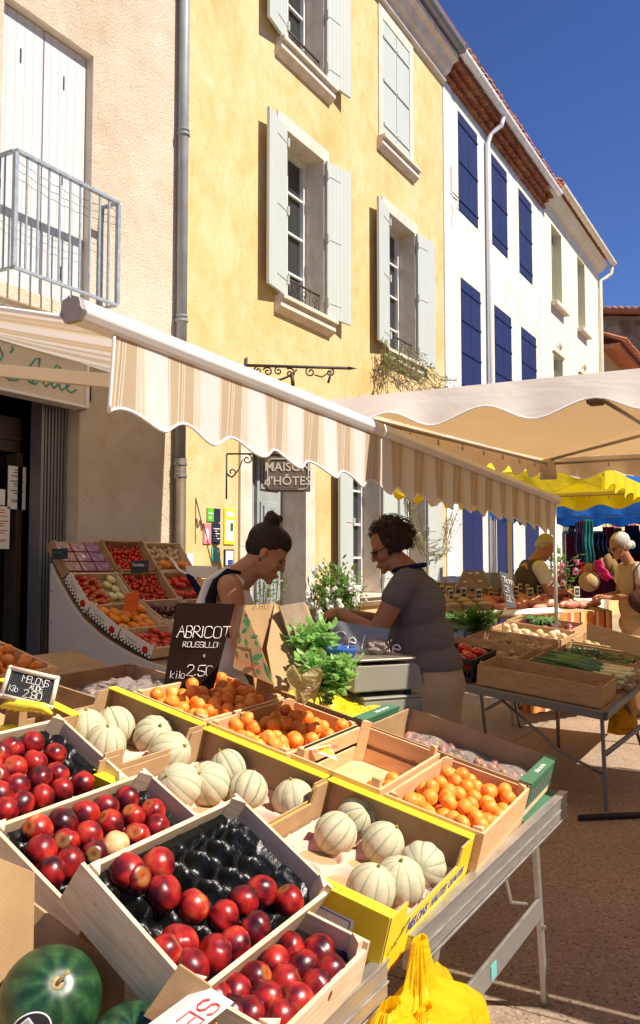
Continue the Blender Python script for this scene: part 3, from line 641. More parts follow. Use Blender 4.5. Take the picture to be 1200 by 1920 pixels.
def gutter(par, x0, x1, y, z, r, mat, name='gutter', step=.9, tilt=0):
    mb = MB(); n = 10
    for s_ in (1, .92):
        pass
    prof = [(y+r*math.cos(math.pi+math.pi*i/n), z+r*math.sin(math.pi+math.pi*i/n)) for i in range(n+1)]
    prof2 = [(y+r*.9*math.cos(math.pi+math.pi*i/n), z+r*.9*math.sin(math.pi+math.pi*i/n)) for i in range(n, -1, -1)]
    P_ = prof+prof2; k = len(P_)
    mb.add([(x0, p, q) for p, q in P_]+[(x1, p, q+tilt) for p, q in P_], [tuple(range(k)), tuple(range(2*k-1, k-1, -1))]+[(i, i+k, (i+1) % k+k, (i+1) % k) for i in range(k)])
    x = x0+.3
    while x < x1: mb.tube([(x, y+r*1.04*math.cos(math.pi+math.pi*i/n), z+tilt*(x-x0)/(x1-x0)+r*1.04*math.sin(math.pi+math.pi*i/n)) for i in range(n+1)], .008, 4); x += step
    return mb.build(name, MAT[mat], par, world=True, smooth=False)
gutter(b2, 6.0, 12.72, 4.66, 9.80, .085, 'zinc')
rf = MB(); rf.slab([(6.0, 4.64, 9.83), (12.7, 4.64, 9.83), (12.7, 9, 11.6), (6.0, 9, 11.6)], .08); rf.build('roof', MAT['tiles'], b2, world=True)
# its windows
def ochre_window(x0, x1, z0, z1, w=.13, openl=True, wl_=.47, guard=True, ang=6, sill=True, hf=1.0):
    o = surround(b2, x0, x1, z0, z1, w, .13 if sill else 0)
    iv = -Vector((9.4, FY, 0))
    def fixm():
        pass
    return o
class Off:                                                # children of a house are built in world numbers, then shifted once
    pass
def shift(o, root):
    o.matrix_basis = Matrix.Translation(-root.matrix_basis.translation) @ o.matrix_basis
def house_window(root, x0, x1, z0, z1, w=.13, sill=.13, leafs=None, closed=False, guard=False, cas=True, mat='shutter', stone='stone', band=None, ydepth=.27, panes=4, sx=.17, wl_=None, bandc=None, frame='frame', proud=.02):
    o = surround(root, x0, x1, z0, z1, w, sill, mat=stone, sx=sx, proud=proud); shift(o, root)
    if cas and not closed: casement(o, x0, x1, z0+.02, z1, FY+ydepth, panes, mat=frame)
    if closed:
        xm = (x0+x1)/2
        for a, b in ((x0+.01, xm-.006), (xm+.006, x1-.01)):
            mb_ = MB().box((a, FY-.012, z0+.02), (b, FY+.03, z1-.02))
            for bz in (band or (z0+.25, (z0+z1)/2, z1-.25)): mb_.box((a+.01, FY-.028, bz-.02), (b-.01, FY-.0121, bz+.02))
            mb_.build('shutter', MAT[mat], o, bevel=.003)
        MB().box((x0+.001, FY+.10, z0), (x1-.001, FY+.12, z1)).build('pane', MAT['black'], o)
    if leafs:
        for side, ang in leafs:
            leaf(o, x0-.01 if side < 0 else x1+.01, z0+.02, z1-.01, wl_ or (x1-x0)/2, side, ang, MAT[mat], band=bandc)
    if guard: iron_guard(o, x0, x1, z0, .28, FY+.05)
    return o
house_window(b2, 7.86, 8.76, 4.42, 6.37, leafs=((-1, 9), (1, -9)), guard=True, wl_=.48)
house_window(b2, 7.86, 8.76, 7.33, 9.05, leafs=((-1, 9), (1, -9)), guard=True, wl_=.48)
house_window(b2, 10.52, 11.50, 4.42, 6.40, leafs=((-1, 9), (1, -9)), guard=True, wl_=.49)
house_window(b2, 10.43, 11.35, 7.36, 9.12, closed=True)
house_window(b2, 9.42, 10.28, 1.10, 2.9, leafs=((-1, 8), (1, -8)), sill=.10, wl_=.45)
house_window(b2, 11.05, 11.82, 1.05, 2.9, leafs=((1, -8), (-1, 12)), sill=.10, wl_=.42)
dr = surround(b2, 7.24, 8.33, 0.0, 2.75, .20, 0, .03, 'door_surround'); shift(dr, b2)
d_ = MB(); DY = FY+.30
d_.box((7.25, DY, 0.1), (7.78, DY+.05, 2.73)); d_.box((7.80, DY, .1), (8.32, DY+.05, 2.73)); d_.box((7.765, DY-.04, .1), (7.815, DY-.001, 2.7))
for a, b in ((7.25, 7.78), (7.80, 8.32)):
    for z0_, z1_ in ((.25, .75), (.85, 1.35), (1.45, 2.2), (2.3, 2.65)):
        for q, yy in ((.07, .02), (.11, .04), (.17, .05)):
            if z1_-q > z0_+q*1.0 and b-q-.0 > a+q: d_.box((a+q, DY-yy, z0_+q-.05), (b-q, DY-yy+.019, z1_-q+.05))
door = d_.build('door', MAT['door_grey'], dr, bevel=.004)
MB().box((7.1, FY-.25, 0), (8.5, FY+.36, .12)).build('doorstep', MAT['stone'], b2, world=True, bevel=.01)
for bx, bz, kw in ((7.02, 2.2, 1),):
    pass
ml = MB(); ml.box((8.05, FY+.27, 1.1), (8.13, FY+.299, 1.18)); ml.cyl((8.2, FY+.24, 1.05), (8.2, FY+.299, 1.05), .03, n=10)
o = ml.build('door_knob', MAT['brown_pipe'], dr)
# --- white house with navy shutters
b3 = thing('white_house', 'white house with navy blue shutters and a brick tile cornice', 'house', (15.7, FY, 0))
WU = [(13.38, 14.36, 7.45, 9.2), (15.13, 16.08, 7.45, 9.2), (16.85, 17.8, 7.42, 9.2)]; WL = [(13.44, 14.44, 4.3, 6.32), (15.2, 16.25, 4.3, 6.32), (16.9, 18.0, 4.3, 6.32)]; WG = [(13.42, 14.42, .15, 2.75), (15.2, 16.2, .15, 2.75), (17.0, 18.0, .15, 2.75)]
mb, rv = wall_holes(12.72, 18.74, 0, 9.72, WU+WL+WG, .15); shell(mb, 12.72, 18.74, 9.8); mb.build('wall', MAT['white_wall'], b3, world=True); rv.build('reveal', MAT['white_wall'], b3, world=True)
for x0_, x1_ in ((12.73, 13.08), (18.42, 18.735)): MB().box((x0_, FY-.008, .4), (x1_, FY-.001, 9.42)).build('quoin', MAT['quoin'], b3, world=True)
for (a, b, c, d) in WU: house_window(b3, a, b, c, d, .12, 0, closed=True, mat='shutter_blue', stone='beige_wall', band=(c+.2, (c+d)/2, d-.2), proud=.006)
for (a, b, c, d) in WL: house_window(b3, a, b, c, d, .12, 0, closed=True, mat='shutter_blue', stone='beige_wall', band=(c+.2, c+.75, c+1.3, d-.2), proud=.006)
for (a, b, c, d) in WG: house_window(b3, a, b, c, d, .12, 0, closed=True, mat='shutter_blue', stone='white_wall', band=(c+.3, c+1.2, d-.3), proud=.006)
gn = MB(); rg = random.Random(3)
for row in range(3):                                      # three courses of half-round tiles stepping outwards
    yo = 5.0-.085*(row+1); z = 9.42+.10*row
    gn.box((12.72, yo+.03, z+.055), (18.74, 5.0, z+.085))
    x = 12.78+(.06 if row % 2 else 0)
    while x < 18.70:
        zz = z+rg.uniform(-.006, .006); m = 5
        pts = [(x+.058*math.cos(math.pi*i/m), zz+.052*math.sin(math.pi*i/m)) for i in range(m+1)]+[(x+.04*math.cos(math.pi*i/m), zz+.034*math.sin(math.pi*i/m)) for i in range(m, -1, -1)]
        gn.prism(pts, yo+rg.uniform(-.01, .01), 5.0); x += .125
gn.build('tile_cornice', MAT['genoise'], b3, world=True)
gutter(b3, 12.72, 18.9, 4.66, 9.79, .075, 'white_metal', step=.5)
def tile_roof(par, x0, x1, y0, z0, y1, z1, step=.2):
    mb = MB(); mb.slab([(x0, y0, z0), (x1, y0, z0), (x1, y1, z1), (x0, y1, z1)], .03)
    x = x0+step/2; rg = random.Random(5)
    while x < x1:
        n = 5; P0 = []; dz = rg.uniform(-.01, .01)
        for i in range(n+1):
            a = math.pi*i/n; P0.append((x+.07*math.cos(a), y0-.05+rg.uniform(-.015, .015), z0+.03+dz+.06*math.sin(a)))
        P1 = [(p[0], y1, p[2]+(z1-z0)) for p in P0]
        mb.add(P0+P1, [(i, i+1, n+2+i, n+1+i) for i in range(n)]+[tuple(range(n+1))[::-1]]); x += step
    return mb.build('roof', MAT['tiles'], par, world=True)
tile_roof(b3, 12.72, 18.9, 4.66, 9.86, 9, 11.6)
ch = MB(); ch.box((12.76, 4.80, 9.86), (12.92, 4.98, 10.08)); ch.ell((12.84, 4.88, 10.12), .05); ch.build('ridge_stub', MAT['render'], b3, world=True)
dpp = MB(); dpp.tube([(14.92, 4.68, 9.72), (14.92, 4.72, 9.55), (14.86, 4.90, 9.42), (14.78, 4.94, 9.2), (14.78, 4.94, 0)], .045, 10); dpp.build('downpipe', MAT['white_metal'], b3, world=True, smooth=True)
ca = MB(); ca.tube([(13.0, 4.97, 8.05), (13.0, 4.97, 7.62), (13.35, 4.97, 7.62)], .012, 5); ca.tube([(12.98, 4.97, 7.4), (13.05, 4.97, 7.3), (12.98, 4.97, 7.0)], .008, 5); ca.build('cable', MAT['reveal'], b3, world=True)
# --- cream house
b4 = thing('cream_house', 'cream rendered house with olive green window panels and a tiled eave', 'house', (21.7, FY, 0))
CU = [(19.42, 20.36, 7.5, 9.36), (21.97, 22.80, 7.5, 9.40)]; CL = [(19.45, 20.3, 4.4, 6.33), (21.95, 22.75, 4.4, 6.33), (20.0, 21.0, .2, 2.8)]
mb, rv = wall_holes(18.74, 24.6, 0, 9.95, CU+CL, .24); shell(mb, 18.74, 24.6, 10.2); mb.build('wall', MAT['beige_wall'], b4, world=True); rv.build('reveal', MAT['beige_wall'], b4, world=True)
for (a, b, c, d) in CU+CL:
    o = MB().box((a, FY+.20, c), (b, FY+.23, d)).build('window', MAT['green_olive'], b4, world=True)
    f2 = MB().box((a+.08, FY+.18, c+.05), (a+.14, FY+.199, d-.05)).box(((a+b)/2-.03, FY+.18, c+.05), ((a+b)/2+.03, FY+.199, d-.05)).box((b-.14, FY+.18, c+.05), (b-.08, FY+.199, d-.05))
    fo = f2.build('frame', MAT['green_olive'], o); shift(fo, b4)
    if c > 3:
        s_ = MB().box((a-.12, FY-.16, c-.10), (b+.12, FY+.05, c-.001)).build('sill', MAT['stone'], o, bevel=.01); shift(s_, b4)
    if 4 < c < 5:
        hd = MB().prism([(a-.1, d+.02), (a+.1, d+.12), ((a+b)/2, d+.18), (b-.1, d+.12), (b+.1, d+.02)], FY-.05, FY).ell(((a+b)/2, FY-.07, d+.24), (.07, .05, .09)); s_ = hd.build('lintel', MAT['stone'], o); shift(s_, b4)
cc = MB(); cc.add([(18.7, p, q) for p, q in ((5, 9.7), (4.85, 9.78), (4.75, 9.93), (5, 9.93))]+[(24.62, p, q) for p, q in ((5, 9.7), (4.85, 9.78), (4.75, 9.93), (5, 9.93))], [(0, 1, 2, 3), (7, 6, 5, 4), (0, 4, 5, 1), (1, 5, 6, 2), (2, 6, 7, 3), (3, 7, 4, 0)]); cc.build('cornice', MAT['beige_wall'], b4, world=True)
tile_roof(b4, 18.9, 24.75, 4.66, 10.06, 9, 11.8); gutter(b4, 18.9, 24.8, 4.62, 10.0, .08, 'beige_wall', step=.55)
dq = MB(); dq.tube([(24.72, 4.66, 9.95), (24.72, 4.68, 9.7), (24.6, 4.8, 9.55), (24.45, 4.93, 9.45), (24.45, 4.93, 0)], .05, 10); dq.build('downpipe', MAT['beige_wall'], b4, world=True, smooth=True)
# --- far yellow house with red shutters, stone barn behind
b5 = thing('yellow_house', 'small yellow house with faded red shutters beyond the cream house', 'house', (28, FY, 0))
m5 = MB().box((24.9, FY, 0), (31.5, 12, 7.7)); m5.build('wall', MAT['yellow_far'], b5, world=True)
for x in (25.5, 28.4):
    for z in (5.3, 2.5):
        o = MB().box((x-.12, FY-.03, z-.1), (x+1.12, FY-.002, z+1.8)).build('window', MAT['white_wall'], b5, world=True)
        s_ = MB().box((x, FY-.06, z), (x+.49, FY-.031, z+1.65)).box((x+.51, FY-.06, z), (x+1, FY-.031, z+1.65)).build('shutter', MAT['pink_shutter'], o); shift(s_, b5)
tile_roof(b5, 24.7, 31.7, 4.35, 7.72, 9, 9.6)
MB().box((24.8, 4.5, 7.58), (31.6, 5.0, 7.70)).build('eave', MAT['tiles'], b5, world=True)
b6 = thing('stone_barn', 'rubble stone building with a red tiled roof against the sky', 'house', (38, 4, 0))
MB().add([(36, -6, 0), (36, 9, 0), (36, 9, 12.0), (36, -6, 9.6), (48, -6, 0), (48, 9, 0), (48, 9, 12.0), (48, -6, 9.6)], [(0, 3, 2, 1), (4, 5, 6, 7), (0, 4, 7, 3), (1, 2, 6, 5), (0, 1, 5, 4)]).build('wall', MAT['rubble'], b6, world=True)
rb = MB(); rb.slab([(35.7, -6.4, 9.6), (48.3, -6.4, 9.6), (48.3, 9.2, 12.12), (35.7, 9.2, 12.12)], .12)
for i in range(60): y = -6.3+i*.26; z = 9.66+(y+6.4)*2.52/15.6; rb.ell((35.7, y, z+.1), (.12, .13, .09), nu=8, nv=5)
rb.build('roof', MAT['tiles'], b6, world=True)
b7 = thing('grey_house', 'grey fronted house with pink shutters at the far end of the street', 'house', (34, 1, 0))
MB().box((33, -6, 0), (36, 4.5, 5.4)).build('wall', MAT['white_wall'], b7, world=True)
for y in (3.3, 1.7, .1, -1.5): MB().box((32.95, y-.45, 2.7), (32.999, y+.45, 4.3)).build('shutter', MAT['pink_shutter'] if y > 1 else MAT['zinc'], b7, world=True)
b8 = thing('sunlit_end_house', 'pale end wall closing the street behind the market stalls', 'house', (30, -8, 0))
MB().box((29, -14, 0), (31, -6.5, 6)).build('wall', MAT['beige_wall'], b8, world=True)
MB().box((28.9, -14.2, 6), (31.2, -6.3, 6.2)).build('roof', MAT['tiles'], b8, world=True)

# --- iron bracket, hanging sign, posters on the ochre wall
br = thing('iron_bracket', 'wrought iron scroll bracket standing out from the ochre house', 'bracket', at(470, 686, 1, FY))
A0 = at(462, 685, 1, FY-.02); B0 = A0+RT*1.05+Vector((0, 0, -.03)); ux = (B0-A0).normalized(); Mx = frame_m(A0, ux, (0, 0, 1)) @ Matrix.Rotation(R(90), 4, 'X').inverted()
bm_ = MB(); bm_.tube([A0, B0], [.016, .016], 8); bm_.tube([B0, B0+ux*.09], [.020, .002], 8); bm_.cyl(A0-Vector((0, 0, .4)), A0+Vector((0, 0, .08)), .014)
def bs(cx, cz, r, a0, fl, t_=1.3, rr=.009):
    bm_.tube([A0+ux*(cx+r*(1-.8*i/20)*math.cos(a0+fl*t_*6.283*i/20))+Vector((0, 0, cz+r*(1-.8*i/20)*math.sin(a0+fl*t_*6.283*i/20))) for i in range(21)], rr, 6)
for cx, cz, r, a0, fl in ((.12, -.05, .045, 1.5, 1), (.22, -.06, .05, 2.8, -1), (.33, -.05, .045, 1.2, 1), (.45, -.07, .055, 2.2, -1), (.66, -.05, .055, 1.6, 1), (.86, -.05, .045, 1.6, -1)): bs(cx, cz, r, a0, fl)
bm_.tube([A0+ux*.02+Vector((0, 0, -.38)), A0+ux*.2+Vector((0, 0, -.2)), A0+ux*.42+Vector((0, 0, -.11)), A0+ux*.52+Vector((0, 0, -.03))], .012, 6)
bm_.tube([A0+ux*.47+Vector((0, 0, -.09)), A0+ux*.48+Vector((0, 0, -.2))], .02, 8); bm_.tube([A0+ux*.70+Vector((0, 0, -.08)), A0+ux*.78+Vector((0, 0, -.10)), A0+ux*.86+Vector((0, 0, -.04))], .008, 6); bm_.tube([A0+ux*.87+Vector((0, 0, -.06)), A0+ux*.84+Vector((0, 0, -.16))], .014, 6)
bm_.build('scrollwork', MAT['iron'], br, world=True, smooth=True)
ms = thing('hanging_sign', 'brown hanging house sign with cream letters and border beside the door', 'sign', dep(540, 900, 8.0))
S = 8.0; tlp = dep(497, 856, S); trp = dep(582, 858, S); blp = dep(497, 922, S); wv_ = RT; up_ = Vector((0, 0, 1))
W_ = (trp-tlp).dot(RT); Hh = (tlp-blp).z; Oc = blp
MB().slab([Oc, Oc+wv_*W_, Oc+wv_*W_+up_*Hh, Oc+up_*Hh], -.02).build('board', MAT['taupe'], ms, world=True, bevel=.002)
nrm = RT.cross(up_).normalized()                          # towards the camera side
nn = -nrm if nrm.dot(CAM-Oc) < 0 else nrm
Ff = Oc+nn*.004
bd = MB(); i_ = .022; c_ = .04
pts = [(i_+c_, i_), (W_-i_-c_, i_), (W_-i_-.012, i_+.012), (W_-i_, i_+c_), (W_-i_, Hh-i_-c_), (W_-i_-.012, Hh-i_-.012), (W_-i_-c_, Hh-i_), (i_+c_, Hh-i_), (i_+.012, Hh-i_-.012), (i_, Hh-i_-c_), (i_, i_+c_), (i_+.012, i_+.012), (i_+c_, i_)]
bd.tube([Ff+wv_*a+up_*b for a, b in pts], .004, 4); bd.build('border', MAT['cream_paint'], ms, world=True)
for tx, zz, sz in (('MAISON', .70, .115), ("d'HÔTES", .30, .115)):
    M_ = frame_m(Ff+wv_*(W_/2)+up_*(Hh*zz), wv_, up_); font(tx, MAT['cream_paint'], sz, ms.matrix_basis.inverted() @ M_, ms, off=.0015)
hb = MB(); P0 = dep(425, 851, 7.9); hb.tube([P0, P0+RT*(.37+W_+.1)], .009, 6); hb.tube([P0, P0-Vector((0, 0, .42))], .009, 6)
for cx, cz, r, a0, fl in ((.19, -.05, .05, 1.6, -1), (.05, -.17, .05, 3.0, 1)):
    hb.tube([P0+RT*(cx+r*(1-.8*i/20)*math.cos(a0+fl*1.2*6.283*i/20))+Vector((0, 0, cz+r*(1-.8*i/20)*math.sin(a0+fl*1.2*6.283*i/20))) for i in range(21)], .007, 6)
hb.tube([P0+RT*.15+Vector((0, 0, -.05)), P0+RT*.11+Vector((0, 0, -.15)), P0+RT*.05+Vector((0, 0, -.22)), P0+RT*.0+Vector((0, 0, -.18))], .007, 6); hb.build('hanger', MAT['iron'], ms, world=True, smooth=True)
PO = [((389, 952), (413, 979), 'lime_print', 'green and slate poster pinned top left by the door'), ((414, 952), (414, 979), 'dark_print', None), ((382, 981), (396, 1020), 'pink_print', 'pink poster with a pale figure at the left of the posters'), ((398, 981), (413, 1020), 'dark_print', 'dark blue poster with white lines of text'), ((421, 953), (440, 1021), 'yellow_print', 'tall yellow framed poster beside the door'), ((398, 1026), (413, 1054), 'cyan_print', 'turquoise poster below the dark one'), ((421, 1030), (439, 1062), 'black', 'framed blue notice lowest by the door')]
for (a, b), (c, d), mt, lb in PO:
    if lb is None: continue
    p0 = at(a, b, 1, FY-.012); p1 = at(c, d, 1, FY-.012)
    o = thing('poster', lb, 'poster', (p0.x, FY-.012, p1.z)); wd, ht = p1.x-p0.x, p0.z-p1.z
    MB().box((0, 0, 0), (wd, .008, ht)).build('sheet', MAT[mt], o)
    ins = MB()
    if mt == 'yellow_print': ins.box((wd*.15, -.003, ht*.1), (wd*.9, -.0005, ht*.68)).box((wd*.15, -.003, ht*.78), (wd*.9, -.0005, ht*.92)); ins.build('print', MAT['white'], o); MB().box((wd*.55, -.006, ht*.38), (wd*.8, -.0035, ht*.6)).build('picture', MAT['bush'], o)
    elif mt == 'dark_print':
        for k in range(6): ins.box((wd*.15, -.002, ht*(.12+.12*k)), (wd*(.6+.3*(k % 2)), -.0005, ht*(.16+.12*k)))
        ins.build('print', MAT['white'], o)
    elif mt == 'lime_print': ins.box((wd*.5, -.002, 0), (wd, -.0005, ht)); ins.build('print', MAT['dark_print'], o); MB().box((wd*.12, -.002, ht*.2), (wd*.3, -.0005, ht*.35)).box((wd*.1, -.002, ht*.55), (wd*.42, -.0005, ht*.65)).build('lettering', MAT['white'], o)
    elif mt == 'pink_print': ins.ell((wd*.45, -.001, ht*.45), (wd*.25, .002, ht*.3)); ins.build('print', MAT['white'], o)
    elif mt == 'cyan_print': ins.ell((wd*.7, -.001, ht*.75), (wd*.2, .002, ht*.13)); ins.build('print', MAT['yellow_print'], o)
    else: ins.box((wd*.12, -.002, ht*.08), (wd*.9, -.0005, ht*.92)); ins.build('print', MAT['white'], o); MB().box((wd*.3, -.004, ht*.1), (wd*.85, -.0025, ht*.4)).build('picture', MAT['blue_print'], o)

# ------------------------------------------------------------------ awning and canopies
def scallop(mb, p0, p1, h, sw, amp, rip=.012, nrm=None, phase=0, nv=8, sag=0, ir=0, kick=0):
    p0, p1 = Vector(p0), Vector(p1); L = (p1-p0).length; d = (p1-p0)/L
    nrm = Vector(nrm) if nrm else Vector((d.y, -d.x, 0)); nu = max(12, int(L/sw*12)); rg = random.Random(int(L*97))
    ph = [rg.uniform(0, 6.28) for _ in range(6)]
    def fn(u, v):
        x = u*L; s_ = .5+.5*math.cos(2*math.pi*(x/sw+phase))
        hh = h-amp*(1-s_)*1.0+ir*math.sin(x*2.3+ph[0])
        wob = rip*(math.sin(2*math.pi*x/sw*1.0+ph[0])*.6+math.sin(x*13+ph[1])*.3+math.sin(x*31+ph[2])*.2)*v**1.2
        return p0+d*x+nrm*(wob+kick*v)+Vector((0, 0, -hh*v-sag*math.sin(math.pi*u)))
    mb.grid(fn, nu, nv); return fn, nu
def hem(mb, fn, nu, r=.004): mb.tube([fn(i/nu, 1) for i in range(nu+1)], r, 5)
aw = thing('shop_awning', 'striped beige awning on a white bar reaching out from the shop', 'awning', (3.63, 1.55, 1.8))
bx0, bx1 = 1.47, 6.0; bz = lambda x: 2.118+(1.940-2.118)*(x-bx0)/(bx1-bx0)
hexp = [(.52*p, .52*q) for p, q in [(-.075, -.01), (-.055, .045), (-.01, .062), (.045, .045), (.06, -.02), (.03, -.06), (-.045, -.055)]]
bar = MB(); k = len(hexp)
bar.add([(bx0+.02, 1.55+p, bz(bx0)+q) for p, q in hexp]+[(bx1, 1.55+p, bz(bx1)+q) for p, q in hexp], [tuple(range(k)), tuple(range(2*k-1, k-1, -1))]+[(i, i+k, (i+1) % k+k, (i+1) % k) for i in range(k)])
bar.build('front_bar', MAT['white_metal'], aw, world=True, bevel=.006)
for xx, dx in ((bx0, .018), (bx1+.002, .02)):
    ec = MB(); ec.add([(xx, 1.55+p*1.08, bz(xx)+q*1.08) for p, q in hexp]+[(xx+dx, 1.55+p*1.08, bz(xx)+q*1.08) for p, q in hexp], [tuple(range(k)), tuple(range(2*k-1, k-1, -1))]+[(i, i+k, (i+1) % k+k, (i+1) % k) for i in range(k)])
    for p, q in ((-.035, .0), (.027, -.012), (.0, .027)): ec.cyl((xx-.003, 1.55+p, bz(xx)+q), (xx+.001, 1.55+p, bz(xx)+q), .006, n=8)
    ec.build('end_cap', simple('grey_end_cap', (.30, .27, .26), .5, .08, 20) if xx == bx0 else MAT['white_metal'], aw, world=True, bevel=.003)
und = MB(); und.box((bx0+.16, 1.60, 2.02), (bx0+.6, 1.66, 2.035)); 
fab = MB()
def fabfn(u, v):
    x = 1.50+(5.93-1.50)*u; y = 1.60+(4.93-1.60)*v; z0_ = bz(x)-.01; z1_ = 3.24
    return Vector((x, y, z0_+(z1_-z0_)*v-.10*math.sin(math.pi*v)*(1-.0*u)+.006*math.sin(x*9)))
fab.grid(fabfn, 40, 24); fab.build('canvas', MAT['awning'], aw, world=True, smooth=True)
for u_ in (0, 1): MB().tube([fabfn(u_, i/24) for i in range(25)], .007, 6).build('edge_hem', MAT['white'], aw, world=True, smooth=True)
va = MB(); va_p0 = (1.61, 1.535, bz(1.61)-.022); va_p1 = (5.98, 1.535, bz(5.98)-.022)
fnv, nuv = scallop(va, va_p0, va_p1, .232, .242, .042, .020, (0, -1, 0), .28, 10, 0, .008)
va.build('valance', MAT['awning'], aw, world=True, smooth=True)
hv = MB(); hem(hv, fnv, nuv, .0045); hv.tube([fnv(0, j/10) for j in range(11)], .005, 5); hv.build('valance_hem', MAT['white'], aw, world=True, smooth=True)
ar = MB(); pa = Vector((1.95, 1.63, 2.02)); pe = at(-120, 684, 1, 2.9)
ax_ = (pe-pa).normalized(); up0 = Vector((0, 0, 1)); sd_ = ax_.cross(up0).normalized()
qa = [pa+up0*.022+sd_*.025, pa-up0*.022+sd_*.025, pa-up0*.022-sd_*.025, pa+up0*.022-sd_*.025]; qb = [p+(pe-pa) for p in qa]
ar.add(qa+qb, [(0, 1, 2, 3), (7, 6, 5, 4)]+[(i, i+4, (i+1) % 4+4, (i+1) % 4) for i in range(4)])
pw = Vector((2.4, 4.9, 3.1)); ar.tube([pe, pw], .024, 8); MAT['ivory'] = simple('ivory_arm_paint', (.66, .56, .42), .45, .05, 4); ar.build('folding_arm', MAT['ivory'], aw, world=True, bevel=.003); ar = MB()
pa2 = Vector((5.6, 1.63, 1.93)); pe2 = Vector((4.9, 3.2, 2.5)); ar.tube([pa2, pe2, Vector((5.7, 4.9, 3.1))], .022, 8)
ar.build('folding_arm', MAT['ivory'], aw, world=True, bevel=.003)

def canopy(name, label, x0, x1, y0, y1, z, mat, peak=.8, hval=.19, zoff=0, sw=.42, poles=True, group='market stall canopies', zt=0, polemat='alu', skip=(), seam=True, ripple=.02, kick=.05):
    """z: height of the eave at x0; zt: extra height at x1"""
    t_ = thing(name, label, 'canopy', ((x0+x1)/2, (y0+y1)/2, 0), group)
    zz = lambda x: z+zt*(x-x0)/(x1-x0)
    cx, cy, cz = (x0+x1)/2, (y0+y1)/2, zz((x0+x1)/2)+peak
    C4 = [Vector((x0, y0, zz(x0))), Vector((x1, y0, zz(x1))), Vector((x1, y1, zz(x1))), Vector((x0, y1, zz(x0)))]
    rf_ = MB()
    for i in range(4):
        a, b = C4[i], C4[(i+1) % 4]; ap = Vector((cx, cy, cz))
        def fn(u, v, a=a, b=b):
            e = a.lerp(b, u); p = e.lerp(ap, v); s_ = math.sin(math.pi*u)*(1-v)**1.5
            p.z -= .012*s_+.03*math.sin(math.pi*v)*math.sin(math.pi*u); return p
        rf_.grid(fn, 12, 8)
    rf_.build('roof_cloth', MAT[mat], t_, world=True, smooth=True)
    for i in range(4):
        a, b = C4[i], C4[(i+1) % 4]; v_ = MB(); d = (b-a).normalized(); out = Vector((d.y, -d.x, 0))
        fn, nu = scallop(v_, a+out*.012, b+out*.012, hval, sw, .065, ripple, out, .2*i, 7, .012, .008, kick if i == 3 else .01)
        o = v_.build('valance', MAT[mat], t_, world=True, smooth=True)
        h_ = MB(); hem(h_, fn, nu, .004); hh = h_.build('hem', MAT['white' if mat == 'cream' else mat], o); hh.matrix_basis = t_.matrix_basis.inverted()
    fr_ = MB(); ins = .05
    F4 = [Vector((x0+ins, y0+ins, zz(x0)-.02)), Vector((x1-ins, y0+ins, zz(x1)-.02)), Vector((x1-ins, y1-ins, zz(x1)-.02)), Vector((x0+ins, y1-ins, zz(x0)-.02))]
    ap = Vector((cx, cy, cz-.06))
    for i in range(4):
        a, b = F4[i], F4[(i+1) % 4]; fr_.tube([a-Vector((0, 0, .03)), b-Vector((0, 0, .03))], .011, 8); fr_.tube([a, ap], .012, 8)
        m_ = a.lerp(b, .5); fr_.tube([a.lerp(ap, .45)-Vector((0, 0, .02)), b.lerp(ap, .45)-Vector((0, 0, .02))], .011, 8)
        for k_ in range(1, 9): p = a.lerp(b, k_/9); fr_.cyl(p-Vector((0, 0, .045)), p-Vector((0, 0, .075)), .006, n=6)
    fr_.build('frame', MAT['steel'], t_, world=True, smooth=True)
    jp = MB()
    for i in range(4):
        a = F4[i]; m_ = a.lerp(ap, .45)-Vector((0, 0, .03)); jp.cbox(m_, (.09, .07, .07), None)
    jp.build('joint', MAT['brown_pipe'], t_, world=True, bevel=.01)
    if mat == 'cream':
        for p in F4: MB().tube([(p.x, p.y, p.z+.0), (p.x, p.y, p.z-.15)], [.055, .07], 8).build('corner_sleeve', MAT[mat], t_, world=True, smooth=True)
    for i in range(4):
        if i in skip: continue
        p = F4[i]; pl = MB().cyl((p.x, p.y, 0), (p.x, p.y, p.z), .017, n=10); pl.build('pole', MAT[polemat], t_, world=True, smooth=True)
    return t_
# the row of houses on the other side of the street (behind the camera's right shoulder)
for k, (x0, x1, h_, mt) in enumerate(((-9, -1.2, 8.6, 'beige_wall'), (-1.1, 6.4, 9.4, 'white_wall'), (6.5, 14, 8.8, 'ochre'), (14.1, 22, 9.2, 'render'), (22.1, 28.5, 8.5, 'white_wall'))):
    hb_ = thing('facing_house', 'house front across the street, '+('cream', 'white', 'ochre', 'sandy', 'pale grey')[k]+' and shaded', 'house', ((x0+x1)/2, -9.2, 0)); MB().box((x0, -16, 0), (x1, -9.2, h_)).build('wall', MAT[mt], hb_, world=True); MB().box((x0-.1, -16, h_), (x1+.1, -8.9, h_+.25)).build('roof', MAT['tiles'], hb_, world=True)
    for i in range(3):
        for j in range(3): xx = x0+(x1-x0)*(i+.5)/3; MB().box((xx-.5, -9.2, .3+2.9*j+.6*(j > 0)), (xx+.5, -9.15, 2.3+2.9*j+.6*(j > 0)*.3)).build('shutter', MAT['shutter_blue' if k % 2 else 'shutter'], hb_, world=True)
canopy('cream_canopy', 'cream scalloped market canopy beside the striped awning', 3.2, 6.72, -2.4, 1.82, 2.205, 'cream', .22, .165, sw=.40, zt=.12, skip=(0, 1, 2, 3), ripple=.022, kick=.11)
canopy('yellow_canopy', 'yellow scalloped canopy behind the cream one', 7.15, 9.6, 1.45, 3.3, 2.29, 'yellow_canvas', .42, .20, sw=.42, skip=(0, 2, 3))
